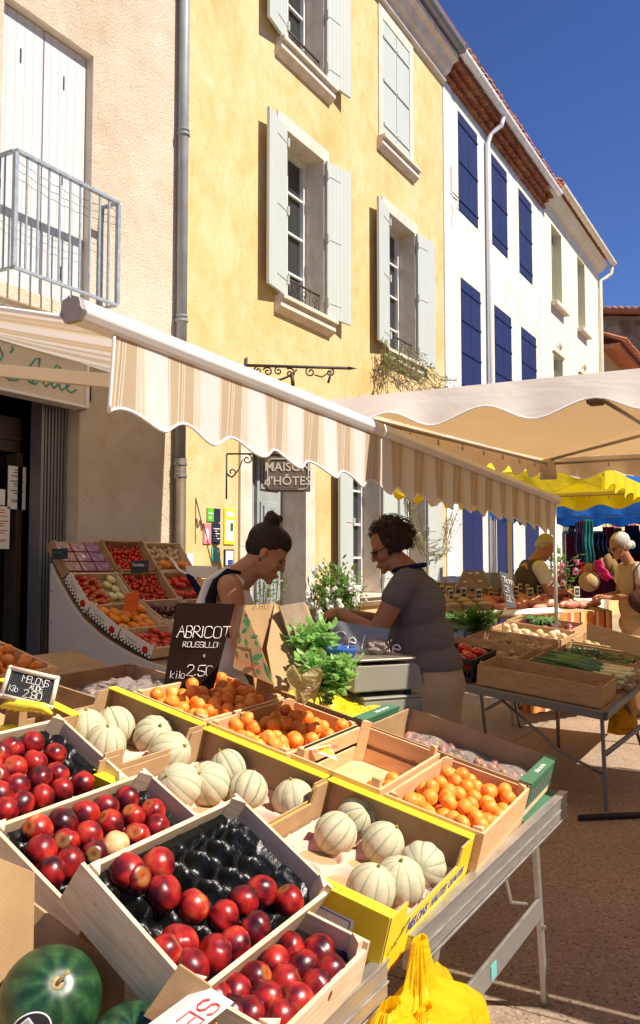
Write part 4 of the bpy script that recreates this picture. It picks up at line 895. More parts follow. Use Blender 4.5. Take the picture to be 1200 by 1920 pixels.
canopy('yellow_canopy', 'yellow canopy cut by the right edge of the photo', 8.9, 11.6, -3.4, .35, 2.30, 'yellow_canvas', .30, .22, sw=.42, skip=(3,))
canopy('blue_canopy', 'bright blue canopy over the clothes stall', 12.2, 15.4, -2.0, 4.1, 2.35, 'blue_canvas', .75, .22, sw=.45)
p_ = at(957, 975, 1, 4.0)
# ------------------------------------------------------------------ fruit
VAR = [0]
def fruit_mesh(kind):
    def nect(p):
        a = math.atan2(p.y, p.x); g_ = math.exp(-(a/.22)**2)*(1-abs(p.z)**4)
        r_ = 1-.11*g_-.20*math.exp(-((1-p.z)/.06))+.05*math.exp(-((1+p.z)/.04))+.05*mnoise.noise(p*1.3+Vector((VAR[0]*7, 0, 0))); q = p*r_
        return Vector((q.x*(1.04-.05*VAR[0]), q.y, q.z*(.93+.05*VAR[0])))
    def melon(p):
        a = math.atan2(p.y, p.x); r_ = 1+.022*math.cos(10*a+math.pi*2)*(1-p.z**2)-.05*math.exp(-((1-p.z)/.02)); return p*r_
    def rib(n, d):
        def f(p):
            a = math.atan2(p.y, p.x); return Vector((p.x, p.y, p.z*.72))*(1-d*(.5-.5*math.cos(n*a))**.7*0-d*abs(math.sin(n*a/2))**.5*0+d*abs(math.cos(n*a/2))*(1-p.z*p.z)-.25*math.exp(-((1-p.z)/.1)))
        return f
    mb = MB(); spec = {'nectarine': ('nect', nect, 28, 18), 'apricot': ('apricot', nect, 22, 14), 'melon': ('melon', melon, 60, 30), 'tomato': ('tomato', rib(6, .06), 18, 10), 'beef_tomato': ('tomato', rib(7, .16), 28, 12),
                      'cherry_tomato': ('tomato', None, 10, 7), 'dark_tomato': ('plum_tomato', rib(6, .05), 16, 10), 'squash': ('squash', rib(10, .14), 30, 12), 'pale_squash': ('pale_squash', rib(10, .14), 30, 12), 'lemon': ('lemon', lambda p: Vector((p.x, p.y, p.z*1.25+.12*p.z**7)), 18, 12),
                      'potato': ('potato', lambda p: Vector((p.x*1.3, p.y*.9, p.z*.8))*(1+.06*math.sin(p.x*4)), 14, 9), 'onion': ('onion', lambda p: Vector((p.x, p.y, p.z*.85+.25*max(0, p.z)**9)), 16, 12), 'red_onion': ('red_onion', lambda p: Vector((p.x, p.y, p.z*.85+.25*max(0, p.z)**9)), 16, 12),
                      'pumpkin': ('squash', rib(10, .10), 30, 12), 'shallot': ('shallot', lambda p: Vector((p.x*.8, p.y*.8, p.z*1.3)), 12, 8), 'long_tomato': ('tomato', lambda p: Vector((p.x*.8, p.y*.8, p.z*1.9)), 16, 10)}[kind]
    mb.ell((0, 0, 0), 1, nu=spec[2], nv=spec[3], fn=spec[1])
    me = bpy.data.meshes.new(kind); me.from_pydata([tuple(p) for p in mb.v], [], mb.f); me.materials.append(MAT[spec[0]]); me.polygons.foreach_set('use_smooth', [True]*len(me.polygons)); me.update()
    return me
FM = {}; FP = {}
def put(kind, loc, r, label, cat, group, rot=None, rg=random, name=None):
    base = kind; VAR[0] = rg.randrange(3) if kind in ('nectarine', 'apricot') else 0; kind = kind+str(VAR[0])
    if kind not in FM: FM[kind] = fruit_mesh(base)
    if kind not in FP:
        o = bpy.data.objects.new(name or base, FM[kind]); FP[kind] = o
    else: o = FP[kind].copy()
    COL.objects.link(o)
    if rot is None: rot = (rg.uniform(-1.3, 1.3), rg.uniform(-1.3, 1.3), rg.uniform(0, 6.28))
    s_ = r*rg.uniform(.95, 1.06)
    from mathutils import Euler
    o.matrix_basis = Matrix.Translation(loc) @ Euler(rot).to_matrix().to_4x4() @ Matrix.Diagonal((s_, s_*rg.uniform(.97, 1.03), s_, 1))
    return tag(o, label, cat, group)
def on_plane(root, px, py, h):
    inv = root.matrix_basis.inverted(); o = inv @ CAM; d = inv.to_3x3() @ ray(px, py)
    return root.matrix_basis @ (o+d*((h-o.z)/d.z))
def drop(root, box, r, n, kind, label, cat, group, zlim, seed=1, z0=.006, rot=None, shape=None, tries=30):
    rg = random.Random(seed); P_ = []; x0, x1, y0, y1 = box
    for _ in range(n):
        best = None
        for _t in range(tries):
            x, y = rg.uniform(x0+r, x1-r), rg.uniform(y0+r, y1-r)
            if shape and not shape(x, y): continue
            z = z0+r
            for (a, b, c) in P_:
                dd = (a-x)**2+(b-y)**2
                if dd < 3.4*r*r: z = max(z, c+math.sqrt(max(0, 3.4*r*r-dd)))
            if best is None or z < best[2]: best = (x, y, z)
        if best is None or best[2] > zlim: continue
        P_.append(best)
    for p in P_: put(kind, root.matrix_basis @ Vector(p), r, label, cat, group, rot, rg)
    return P_

# ------------------------------------------------------------------ crates and boxes
def crate(name, label, pos, yaw, tilt, dims, mat='wood', group=None, ends=None, slats=1, post=.018, t=.009, cat='crate', lift=.0, low=.0):
    La, Lb, H = dims; root = thing(name, label, cat, place(pos, yaw, tilt), group); a, b = La/2, Lb/2
    MB().box((-a+t, -b+t, 0), (a-t, b-t, .005)).build('base_board', MAT[mat], root)
    em = ends or mat
    for s_ in (-1, 1):
        mb = MB(); x0, x1 = (s_*a, s_*(a-t)) if s_ < 0 else (s_*(a-t), s_*a)
        if slats == 1: mb.box((x0, -b, 0), (x1, b, H))
        else:
            for k in range(slats): mb.box((x0, -b, H*(k+.0)/slats), (x1, b, H*(k+.78)/slats))
        for y in (-b+.03, b-.03, 0): mb.box((x0-.0006 if s_ < 0 else x1-.0004, y-.006, H*.55), (x0+.0002 if s_ < 0 else x1+.0006, y-.0045, H*.7))
        mb.build('end_board', MAT[em], root, bevel=.0015)
    for s_ in (-1, 1):
        mb = MB(); y0, y1 = (s_*b, s_*(b-t)) if s_ < 0 else (s_*(b-t), s_*b)
        hh = H-low
        if slats == 1: mb.box((-a+t+.0005, y0, .0), (a-t-.0005, y1, hh))
        else:
            for k in range(slats): mb.box((-a+t+.0005, y0, hh*k/slats), (a-t-.0005, y1, hh*(k+.78)/slats))
        mb.build('side_board', MAT[mat], root, bevel=.0015)
    for sx in (-1, 1):
        for sy in (-1, 1):
            cx, cy = sx*(a-t-.0008), sy*(b-t-.0008); k = .026
            pts = [(cx, cy), (cx-sx*k, cy), (cx, cy-sy*k)]
            if sx*sy < 0: pts = pts[::-1]
            z1 = H+lift
            MB().add([(x, y, .006) for x, y in pts]+[(x, y, z1) for x, y in pts], [(2, 1, 0), (3, 4, 5), (0, 1, 4, 3), (1, 2, 5, 4), (2, 0, 3, 5)]).build('corner_post', MAT[mat], root, bevel=.001)
    return root
def tray(root, dims, mat, p=.072, depth=.034, top=.042, z=.0, rad=.0345, flange=True, nm='tray', off=(0, 0)):
    La, Lb, H = dims; a, b = La/2-.011, Lb/2-.011; nu, nv = int(La/.006), int(Lb/.006)
    def fn(u, v):
        x, y = -a+2*a*u, -b+2*b*v; best = 9
        j = round((y-off[1])/(p*.866))
        for jj in (j-1, j, j+1):
            ox = (jj % 2)*p/2+off[0]; i = round((x-ox)/p)
            for ii in (i-1, i, i+1): best = min(best, math.hypot(x-(ox+ii*p), y-off[1]-jj*p*.866))
        s_ = max(0, 1-(best/rad)**2.2); zz = top-depth*min(1, 1.5*s_)
        e = min(a-abs(x), b-abs(y))
        if e < .02: zz = max(zz, top-.004)+.012*(1-e/.02)
        return Vector((x, y, z+zz))
    return MB().grid(fn, nu, nv).build(nm, MAT[mat], root, smooth=True)
ND = (.48, .28, .086)
NS = [('nectarine crate highest in the row, its black tray nearly full', (1.40, 1.645, .955), 4, 31, ND), ('nectarine crate second in the row, one pale nectarine near its lower edge', (1.362, 1.312, .862), 4, 31, ND),
      ('half empty nectarine crate showing the bare pockets of its black tray', (1.29, 1.003, .857), 3.5, 34.5, ND), ('lowest nectarine crate against the table rail and yellow melon carton', (1.285, .885, .742), 3, 14, (.36, .28, .086))]
NC = []
for i, (lb, pos, yw, tl_, dm) in enumerate(NS):
    c_ = crate('fruit_crate', lb, pos, yw, tl_, dm, 'wood', 'wooden crates of nectarines', lift=.006, low=.014); tray(c_, dm, 'black_tray', top=.040, off=((.01, .005), (0, .01), (.012, -.004), (0, 0))[i]); NC.append(c_)
NP = [[(-3, 1415), (22, 1404), (61, 1394), (102, 1415), (64, 1429), (26, 1441), (-6, 1456), (107, 1451), (72, 1462), (31, 1476), (155, 1469), (116, 1482), (78, 1496), (39, 1509), (-2, 1492), (8, 1520), (-20, 1430), (-30, 1480)],
      [(70, 1555), (118, 1541), (159, 1530), (197, 1514), (207, 1544), (237, 1499), (250, 1532), (286, 1521), (295, 1552), (256, 1567), (217, 1584), (165, 1567), (123, 1580), (77, 1596), (177, 1601), (132, 1619), (95, 1636)],
      [(252, 1646), (295, 1622), (306, 1673), (362, 1699), (418, 1719), (456, 1690), (489, 1672), (542, 1691), (477, 1741), (439, 1770), (401, 1790), (335, 1770), (356, 1816), (307, 1786), (237, 1633)],
      [(545, 1779), (597, 1783), (512, 1806), (567, 1812), (618, 1822), (535, 1843), (592, 1852), (476, 1835), (556, 1878), (500, 1872), (440, 1862), (465, 1905), (522, 1908), (430, 1900), (400, 1875)]]
MAT['nect_pale'] = m_nect('pale_nectarine', [(.3, (.50, .06, .03)), (.45, (.68, .28, .12)), (.6, (.75, .46, .22))], .3)
rg = random.Random(11)
for i, (c_, pts) in enumerate(zip(NC, NP)):
    lb = ['ripe red nectarine in the highest crate of the nectarine row', 'dark red nectarine in the second crate of the nectarine row', 'red nectarine in the half empty crate of the nectarine row', 'red nectarine in the lowest crate beside the yellow carton'][i]
    for px, py in pts:
        o = put('nectarine', on_plane(c_, px, py, .052), .0308, lb, 'nectarine', 'nectarines in crate '+['one', 'two', 'three', 'four'][i], rg=rg)
        if (px, py) == (217, 1584):
            o.material_slots[0].link = 'OBJECT'; o.material_slots[0].material = MAT['nect_pale']; o['label'] = 'pale pinkish yellow nectarine at the lower edge of the second crate'; del o['group']

def cell_card(root, dims, label=None):
    pass
def carton(name, label, pos, yaw, tilt, dims, group=None, outer='yellow_card', notch=True, ends=True, nearH=None):
    """open melon carton: brown inside, yellow printed outside; folded flap strips along the x walls"""
    La, Lb, H = dims; root = thing(name, label, 'carton', place(pos, yaw, tilt), group); a, b, t = La/2, Lb/2, .005
    MB().box((-a+t, -b+t, .0), (a-t, b-t, .006)).build('base_board', MAT['card'], root)
    for s_, nm in ((-1, 'near_wall'), (1, 'far_wall')):
        x = s_*(a-t/2)
        h_ = nearH if (nearH and s_ < 0) else H
        MB().cbox((x, 0, h_/2), (t, 2*b, h_)).build('side_wall', MAT['card'], root, bevel=.001)
        MB().cbox((s_*(a+.001), 0, h_/2), (.0018, 2*b, h_)).build('printed_face', MAT[outer], root)
        fl = MB().box((s_*a-(.032 if s_ > 0 else .004), -b, h_+.0005), (s_*a+(.004 if s_ > 0 else .032), b, h_+.0045)); fl.build('flap', simple('fluorescent_yellow_card', (.90, .80, .03), .45, .04, 10) if 'fluo' not in MAT else MAT['fluo'], root, bevel=.001)
    for s_ in (-1, 1):                                      # end walls with raised corners and a dip between them
        lo, hi = H*.66, H*1.0; w1 = La*.17
        pts = [(-a+t+.001, 0), (a-t-.001, 0), (a-t-.001, hi), (a-w1, hi), (a-w1-.012, lo), (-a+w1+.012, lo), (-a+w1, hi), (-a+t+.001, hi)]
        y0, y1 = (-b, -b+t) if s_ < 0 else (b-t, b)
        MB().prism(pts, y0, y1).build('end_wall', MAT['card'], root, bevel=.001)
        if ends: MB().prism(pts, y0-.0018 if s_ < 0 else y1+.0004, y0-.0004 if s_ < 0 else y1+.0018).build('printed_face', MAT[outer], root)
    return root
MAT['fluo'] = simple('fluorescent_yellow_card', (.90, .80, .03), .45, .04, 10)
MD = (.57, .42, .13)
def up_slope(p, yaw, tilt, d): return Vector(p)+Vector((-math.sin(R(yaw))*math.cos(R(tilt)), math.cos(R(yaw))*math.cos(R(tilt)), math.sin(R(tilt))))*d
m3 = Vector((1.842, .992, .722))
MC = []
for i, lb in enumerate(('lowest melon carton with yellow printed faces and a white form label', 'middle melon carton with five melons along its brown wall', 'highest melon carton at the foot of the apricot price board')):
    p = up_slope(m3, 3, 14, (0, .43, .82)[i]); p.z += (0, .0, .012)[i]
    p = p+Vector((math.cos(R(3)), math.sin(R(3)), 0))*(0, .040, .045)[i]; dm = (MD, (.49, .42, .13), (.45, .36, .13))[i]; c_ = carton('melon_carton', lb, p, 3, 14, dm, 'yellow melon cartons', ends=i == 0, nearH=(None, .092, .080)[i]); MC.append(c_); tray(c_, dm, 'pink_tray', p=.125, depth=.038, top=.052, rad=.060, nm='pulp_tray', z=-.026)
# printing on the lowest carton
root = MC[0]; a, b, H = MD[0]/2, MD[1]/2, MD[2]
for k, (tx, s_, off_) in enumerate((('MELONS', .033, -.095), ('HAUTES', .030, .045), ('QUALITES', .026, .175))):
    font(tx, MAT['blue_print'], s_, Matrix.Translation((off_, -b-.0022, H*.45)) @ Matrix.Rotation(R(90), 4, 'X'), root, shear=.25, ext=.0004, off=.0008)
font('Canguilhem', MAT['olive_print'], .024, Matrix.Translation((-.205, -b-.0022, H*.48)) @ Matrix.Rotation(R(90), 4, 'X') @ Matrix.Rotation(R(20), 4, 'Z'), root, shear=.3, ext=.0004)
for mc in MC:
    aa = a if mc is MC[0] else .25
    for sgn in (-1, 1):
        if mc is not MC[0] and sgn < 0: continue
        aa = (MD[0], .49, .45)[MC.index(mc)]/2
        font('Canguilhem', MAT['olive_print'], .017, Matrix.Translation((sgn*(aa-.014), -.10, H+.0048)) @ Matrix.Rotation(R(-90), 4, 'Z'), mc, shear=.3, ext=.0003)
        font('les melons', MAT['olive_print'], .013, Matrix.Translation((sgn*(aa-.014), .08, H+.0048)) @ Matrix.Rotation(R(-90), 4, 'Z'), mc, shear=.3, ext=.0003)
lbx = -a-.0021
fm = MB().box((lbx-.0006, -.14, .012), (lbx, .16, .095)); fm.build('form_label', MAT['white'], root)
ln = MB()
for y0_, z0_, y1_, z1_ in ((-.132, .088, .152, .090), (-.132, .018, .152, .0195), (-.132, .034, .152, .0355), (-.132, .018, -.130, .09), (.15, .018, .152, .09), (.055, .036, .057, .088), (-.09, .018, -.089, .034), (-.05, .018, -.049, .034), (0, .018, .001, .034), (.05, .018, .051, .034), (.1, .018, .101, .034), (.057, .060, .15, .062), (.10, .062, .101, .088), (.065, .046, .145, .052)):
    ln.box((lbx-.0012, y0_, z0_), (lbx-.0007, y1_, z1_))
ln.build('form_lines', MAT['blue_print'], root)
MP = [[(629, 1563), (669, 1536), (718, 1582), (792, 1624), (748, 1655), (695, 1668)], [(335, 1474), (389, 1470), (429, 1442), (464, 1482), (550, 1500)], [(160, 1368), (215, 1362), (289, 1380), (197, 1397), (318, 1412)]]
rg = random.Random(4)
for i, pts in enumerate(MP):
    for j, (px, py) in enumerate(pts):
        lb = ['netted melon in the lowest yellow carton', 'netted melon in the middle yellow carton', 'pale ribbed melon in the highest yellow carton'][i]
        o = put('melon', on_plane(MC[i], px, py, .052), .058 if i < 2 else .060, lb, 'melon', 'melons in carton '+['one', 'two', 'three'][i], rot=(rg.uniform(-.9, .9)+.5, rg.uniform(-1.0, 1.0), rg.uniform(0, 6)), rg=rg)
        st = MB().tube([(0, 0, .93), (.02, 0, 1.03), (.07, .02, 1.09)], [.09, .06, .05], 7).build('stem', MAT['olive_print'] if 'olive_stem' not in MAT else MAT['olive_stem'], o, smooth=True)
        if (i, j) == (0, 1):
            MB().ell((.62, -.62, .50), (.16, .16, .02)).build('sticker', MAT['black'], o)
# apricot crates
AD = (.50, .285, .115); a4 = Vector((2.385, .926, .728))
AL = ['apricot crate heaped full beside the table end', 'nearly empty apricot crate with a slotted far board', 'apricot crate with the little paper offer sign', 'apricot crate at the foot of the herb cartons']
AC = []
for i in range(4):
    p = up_slope(a4, 3, 14, .298*i); c_ = crate('fruit_crate', AL[i], p, 3, 14, AD if i != 1 else (.50, .285, .135), 'wood_warm', 'wooden crates of apricots', low=.0, lift=.008, slats=1 if i != 1 else 2); AC.append(c_)
gA = 'apricots in crate '
drop(AC[0], (-.235, .235, -.13, .13), .0238, 105, 'apricot', 'orange apricot in the heaped crate at the table end', 'apricot', gA+'one', .105, 2)
drop(AC[1], (-.235, .16, -.13, .13), .0238, 16, 'apricot', 'orange apricot in the nearly empty crate', 'apricot', gA+'two', .05, 5, shape=lambda x, y: y < -.01 or x < -.1)
drop(AC[2], (-.235, .235, -.13, .13), .0238, 105, 'apricot', 'orange apricot in the crate with the paper offer sign', 'apricot', gA+'three', .12, 8)
drop(AC[3], (-.235, .235, -.13, .13), .0238, 115, 'apricot', 'orange apricot in the highest crate behind the price board', 'apricot', gA+'four', .12, 9)
# black panel seen through the slotted board, with white letters
pn = MB().box((-.15, .150, .035), (.235, .153, .12)); o = pn.build('printed_panel', MAT['dark_green'], AC[1]); 
font('Les', MAT['cream_paint'], .035, Matrix.Translation((.18, .1495, .066)) @ Matrix.Rotation(R(90), 4, 'X'), AC[1], shear=.2, ext=.0004)
# paper offer sign
of = thing('offer_sign', 'small triangular yellow paper offer sign with red letters in an apricot crate', 'sign', on_plane(AC[2], 600, 1412, .09))
p0 = on_plane(AC[2], 578, 1404, .12); p1 = on_plane(AC[2], 619, 1396, .13); p2 = on_plane(AC[2], 632, 1426, .09)
dd = (CAM-p0).normalized()
MB().slab([p0, p2, p1], .001).build('card', MAT['white'], of, world=True)
k1, k2, k3 = p0.lerp(p1, .12)+dd*.002, p0.lerp(p1, .9)+dd*.002, p2.lerp(p1, .25)+dd*.002
MB().slab([k1.lerp(p2, .1), k3, k2], .0006).build('print', MAT['yellow_print'], of, world=True)
font('PROMOTION', MAT['red_print'], .017, of.matrix_basis.inverted() @ frame_m(p0.lerp(p1, .60).lerp(p2, .2)+dd*.004, (p1-p0), (p1-p2).cross(Vector(p1-p0)).cross(p1-p0)*-1 if False else Vector((0, 0, 1))), of, ext=.0003)
# empty padded carton and lemon crate at the back
e1 = thing('display_box', 'long cardboard box with dark green printed end at the table corner', 'box', place((2.83, 1.085, .770), 3, 14), 'green ended boxes')
def green_box(root, La, Lb, H, text=True):
    a, b, t = La/2, Lb/2, .006
    MB().box((-a, -b+t, 0), (a, b-t, .006)).build('base_board', MAT['card'], root)
    for s_ in (-1, 1): MB().cbox((s_*(a-t/2), 0, H/2+.003), (t, 2*b-2*t-.001, H-.006)).build('side_wall', MAT['card'], root, bevel=.001)
    MB().box((-a, b-t, 0), (a, b, H)).build('end_wall', MAT['card'], root, bevel=.001)
    MB().box((-a, -b-.004, H*.12), (a, -b+.004, H-.001)).build('end_board', MAT['wood'], root, bevel=.001)
    MB().box((-a, -b-.006, H*.35), (a, -b-.0045, H)).build('printed_face', MAT['green_print'], root)
    MB().box((-a, -b-.006, H+.0005), (a, -b+.035, H+.004)).build('printed_top', MAT['green_print'], root, bevel=.001)
    if text:
        font('belles des îles', MAT['white'], .022, Matrix.Translation((0, -b+.014, H+.0045)), root, ext=.0003, shear=.1)
        l_ = MB()
        for k in range(7): l_.box((-a+.04+k*.045, -b-.0068, H*.5), (-a+.07+k*.045, -b-.0062, H*.75))
        l_.build('print', MAT['zinc'], root)
green_box(e1, .40, .56, .117)
e2 = thing('display_box', 'lower green ended box under the long cardboard box at the table corner', 'box', place((2.84, 1.08, .702), 3, 14), 'green ended boxes'); green_box(e2, .42, .56, .062, False)
MB().box((-.15, -.2875, .035), (-.02, -.2865, .06)).build('print', MAT['orange_print'], e2)
rg = random.Random(9)
drop(e1, (-.19, .19, -.26, .26), .021, 60, 'shallot', 'shallot in the long green ended box under plastic film', 'shallot', 'shallots in the long box', .040, 3)
fl = thing('plastic_film', 'thin plastic film lying over the shallots in the long box', 'film', e1.matrix_basis)
MB().grid(lambda u, v: Vector((-.17+.34*u, -.24+.48*v, .040+.006*math.sin(u*14)+.006*math.sin(v*19+u*5))), 30, 30).build('sheet', MAT['film'], fl, smooth=True)
e3 = thing('lemon_box', 'green ended box holding netted lemons under the scale', 'box', place((2.83, 1.56, .905), 3, 14), 'green ended boxes'); green_box(e3, .40, .36, .10)
LN = drop(e3, (-.19, .19, -.17, .17), .032, 22, 'lemon', 'yellow lemon in a net bag below the scale', 'lemon', 'netted lemons', .09, 5)
nb = thing('net_bag', 'yellow net bag stretched over the lemons', 'net bag', e3.matrix_basis)
MB().grid(lambda u, v: Vector((-.18+.36*u, -.155+.31*v, .09+.012*math.sin(u*11)*math.sin(v*9)-.04*(2*u-1)**4)), 24, 20).build('net', MAT['net'], nb, smooth=True)

# ------------------------------------------------------------------ front table: tilted top on aluminium trestles
tb = thing('market_table', 'front fruit table with an aluminium rail and splayed trestle legs', 'table', (2.0, .80, 0))
TZ = .672; RYt = .775
top = MB().box((.2, 0, -.022), (3.02, 1.5, -.006), place((0, RYt+.012, TZ-.004), 0, 14)); top.box((.2, 1.501, -.022), (2.6, 1.95, -.006), place((0, RYt+.012, TZ-.004), 0, 14)); top.build('table_top', MAT['wood_dark'], tb, world=True)
def alu_rail(x0, x1, tilt=0):
    mb = MB(); y = RYt
    for (a, b, c, d) in ((-.012, .012, -.062, -.0), ): mb.box((x0, y+a, TZ+c+.02), (x1, y+b, TZ+d+.029))
    mb.box((x0, y-.018, TZ+.029), (x1, y+.012, TZ+.035)); mb.box((x0, y-.018, TZ-.048), (x1, y-.0121, TZ-.042)); mb.box((x0, y-.016, TZ-.014), (x1, y-.0121, TZ-.008)); return mb
alu_rail(.3, 1.60).build('rail', MAT['alu'], tb, world=True, bevel=.002); alu_rail(1.72, 3.05).build('rail', MAT['alu'], tb, world=True, bevel=.002)
def leg(p0, p1, w=.032, d=.018, nm='leg', mat='alu', par=None):
    p0, p1 = Vector(p0), Vector(p1); mb = MB(); u_ = Vector((w/2, 0, 0)); v_ = Vector((0, d/2, 0)); q0 = [p0-u_-v_, p0+u_-v_, p0+u_+v_, p0-u_+v_]
    mb.add(q0+[q+(p1-p0) for q in q0], [(0, 1, 2, 3), (7, 6, 5, 4)]+[(i, i+4, (i+1) % 4+4, (i+1) % 4) for i in range(4)])
    return mb.build(nm, MAT[mat], par or tb, world=True, bevel=.002)
lx0 = 2.76; 
leg((2.78, .80, TZ-.06), (2.98, .83, 0)); leg((1.95, .80, TZ-.06), (1.70, .83, 0)); leg((1.35, .80, TZ-.06), (1.50, .83, 0)); leg((.5, .80, TZ-.06), (.35, .83, 0))
leg((2.78, 2.10, TZ+.26), (2.98, 2.12, 0)); leg((1.95, 2.10, TZ+.26), (1.70, 2.12, 0)); leg((.5, 2.1, TZ+.26), (.35, 2.12, 0))
br_ = MB(); f0, f1 = Vector((1.845, .807, .36)), Vector((2.86, .807, .36)); br_.box((f0.x-.04, .802, .335), (f1.x+.0, .812, .405)); br_.build('brace', MAT['alu'], tb, world=True, bevel=.002)
MB().tube([(2.5, .82, TZ-.05), (2.62, .83, .46), (2.78, .83, .40)], .006, 6).build('strut', MAT['alu'], tb, world=True, smooth=True)
MB().box((2.34, .7995, .345), (2.385, .8015, .385)).build('sticker', MAT['cyan_print'], tb, world=True)
MB().cyl((2.875, .795, .30), (2.875, .803, .30), .006, n=8).build('bolt', MAT['zinc'], tb, world=True)
hk = MB(); hc = at(834, 1690, 1, .752) if False else at(806, 1690, 1, .80); hk.tube([hc+Vector((.028*math.cos(i*.35), 0, .028*math.sin(i*.35))) for i in range(19)], .0022, 6); hko = hk.build('hook', MAT['zinc'], tb, world=True, smooth=True)

# yellow plastic bags hanging on the rail
yb = thing('plastic_bags', 'bunch of crumpled yellow plastic bags hanging from the table rail', 'plastic bags', (1.6, .72, .3))
rg = random.Random(21)
def bag(cx, cy, top_z, bot_z, prof, seed, ph, th=.0, nm='bag', lean=0):
    mb = MB(); 
    def fn(u, v):
        a = u*2*math.pi; z = top_z+(bot_z-top_z)*v
        i = v*(len(prof)-1); k = min(int(i), len(prof)-2); r_ = prof[k]+(prof[k+1]-prof[k])*(i-k)
        n_ = mnoise.noise(Vector((math.cos(a)*1.6+seed, math.sin(a)*1.6, z*4)))
        n2 = abs(mnoise.noise(Vector((math.cos(a)*3.2+seed, math.sin(a)*3.2+3, z*6))))-.2
        n3 = abs(mnoise.noise(Vector((math.cos(a)*6+seed, math.sin(a)*6+3, z*14))))
        fold = .10*math.sin(a*5+seed+z*5)*min(1, v*3)
        rr = r_*(1+.30*n_-.45*n2+fold-.05*n3)
        return Vector((cx+rr*1.25*math.cos(a)+lean*v, cy+rr*.55*math.sin(a), z+.02*n_*v*2+.02*math.sin(a*5)*v))
    mb.grid(fn, 110, 60); o = mb.build(nm, MAT['bag'], yb, world=True, smooth=True); return o
bag(1.70, .735, .715, .24, [.020, .032, .045, .13, .17, .185, .185, .18, .185, .18, .17], 3, 0)
bag(1.52, .72, .66, .10, [.03, .08, .11, .13, .14, .15, .16, .16, .17, .18], 9, 0, lean=-.02)
bag(1.62, .690, .62, .16, [.02, .06, .09, .10, .105, .10, .11], 15, 0, nm='bag', lean=-.02)
for k, (x, y) in enumerate(((1.60, .640), (1.655, .632), (1.70, .628))):
    hs = MB()
    def fh(u, v, x=x, y=y, k=k):
        return Vector((x+(u-.5)*.022*(1.4-v*.6)+.01*math.sin(v*7+k), y-.012*math.sin(v*math.pi)+.006*math.cos(u*9), .56-.03*k-.20*v))
    hs.grid(fh, 6, 16); hs.build('handle', MAT['bag'], yb, world=True, smooth=True)

# ------------------------------------------------------------------ watermelon corner
wb = thing('watermelon_box', 'large open brown cardboard box holding the watermelons in the near corner', 'box', (1.0, .95, .60))
def panel(root, quad, t, mat, nm='wall', bevel=.001): return MB().slab(quad, t).build(nm, MAT[mat], root, world=True, bevel=bevel)
q0, q1 = dep(60, 1692, 1.44), dep(292, 1872, 1.40)
panel(wb, [q0, q1, q1-Vector((0, 0, .22)), q0-Vector((0, 0, .22))], .006, 'card', 'back_wall')
q2 = dep(-60, 1585, 1.30); q3 = dep(66, 1636, 1.42)
panel(wb, [q2, q3, q3-Vector((0, 0, .3)), q2-Vector((0, 0, .3))], .006, 'card', 'side_wall')
f0_, f1_ = dep(336, 1808, 1.235), dep(394, 1848, 1.215); f2_, f3_ = dep(415, 1990, 1.20), dep(268, 1905, 1.235)
panel(wb, [f0_, f1_, f2_, f3_], .005, 'card', 'flap')
panel(wb, [q1, dep(300, 2080, 1.3), dep(60, 2080, 1.2), dep(-80, 1900, 1.25), q0][::-1] if False else [q1-Vector((0, 0, .2)), q0-Vector((0, 0, .2)), q2-Vector((0, 0, .25)), dep(150, 2200, 1.1)], .004, 'card', 'base')
wm = []
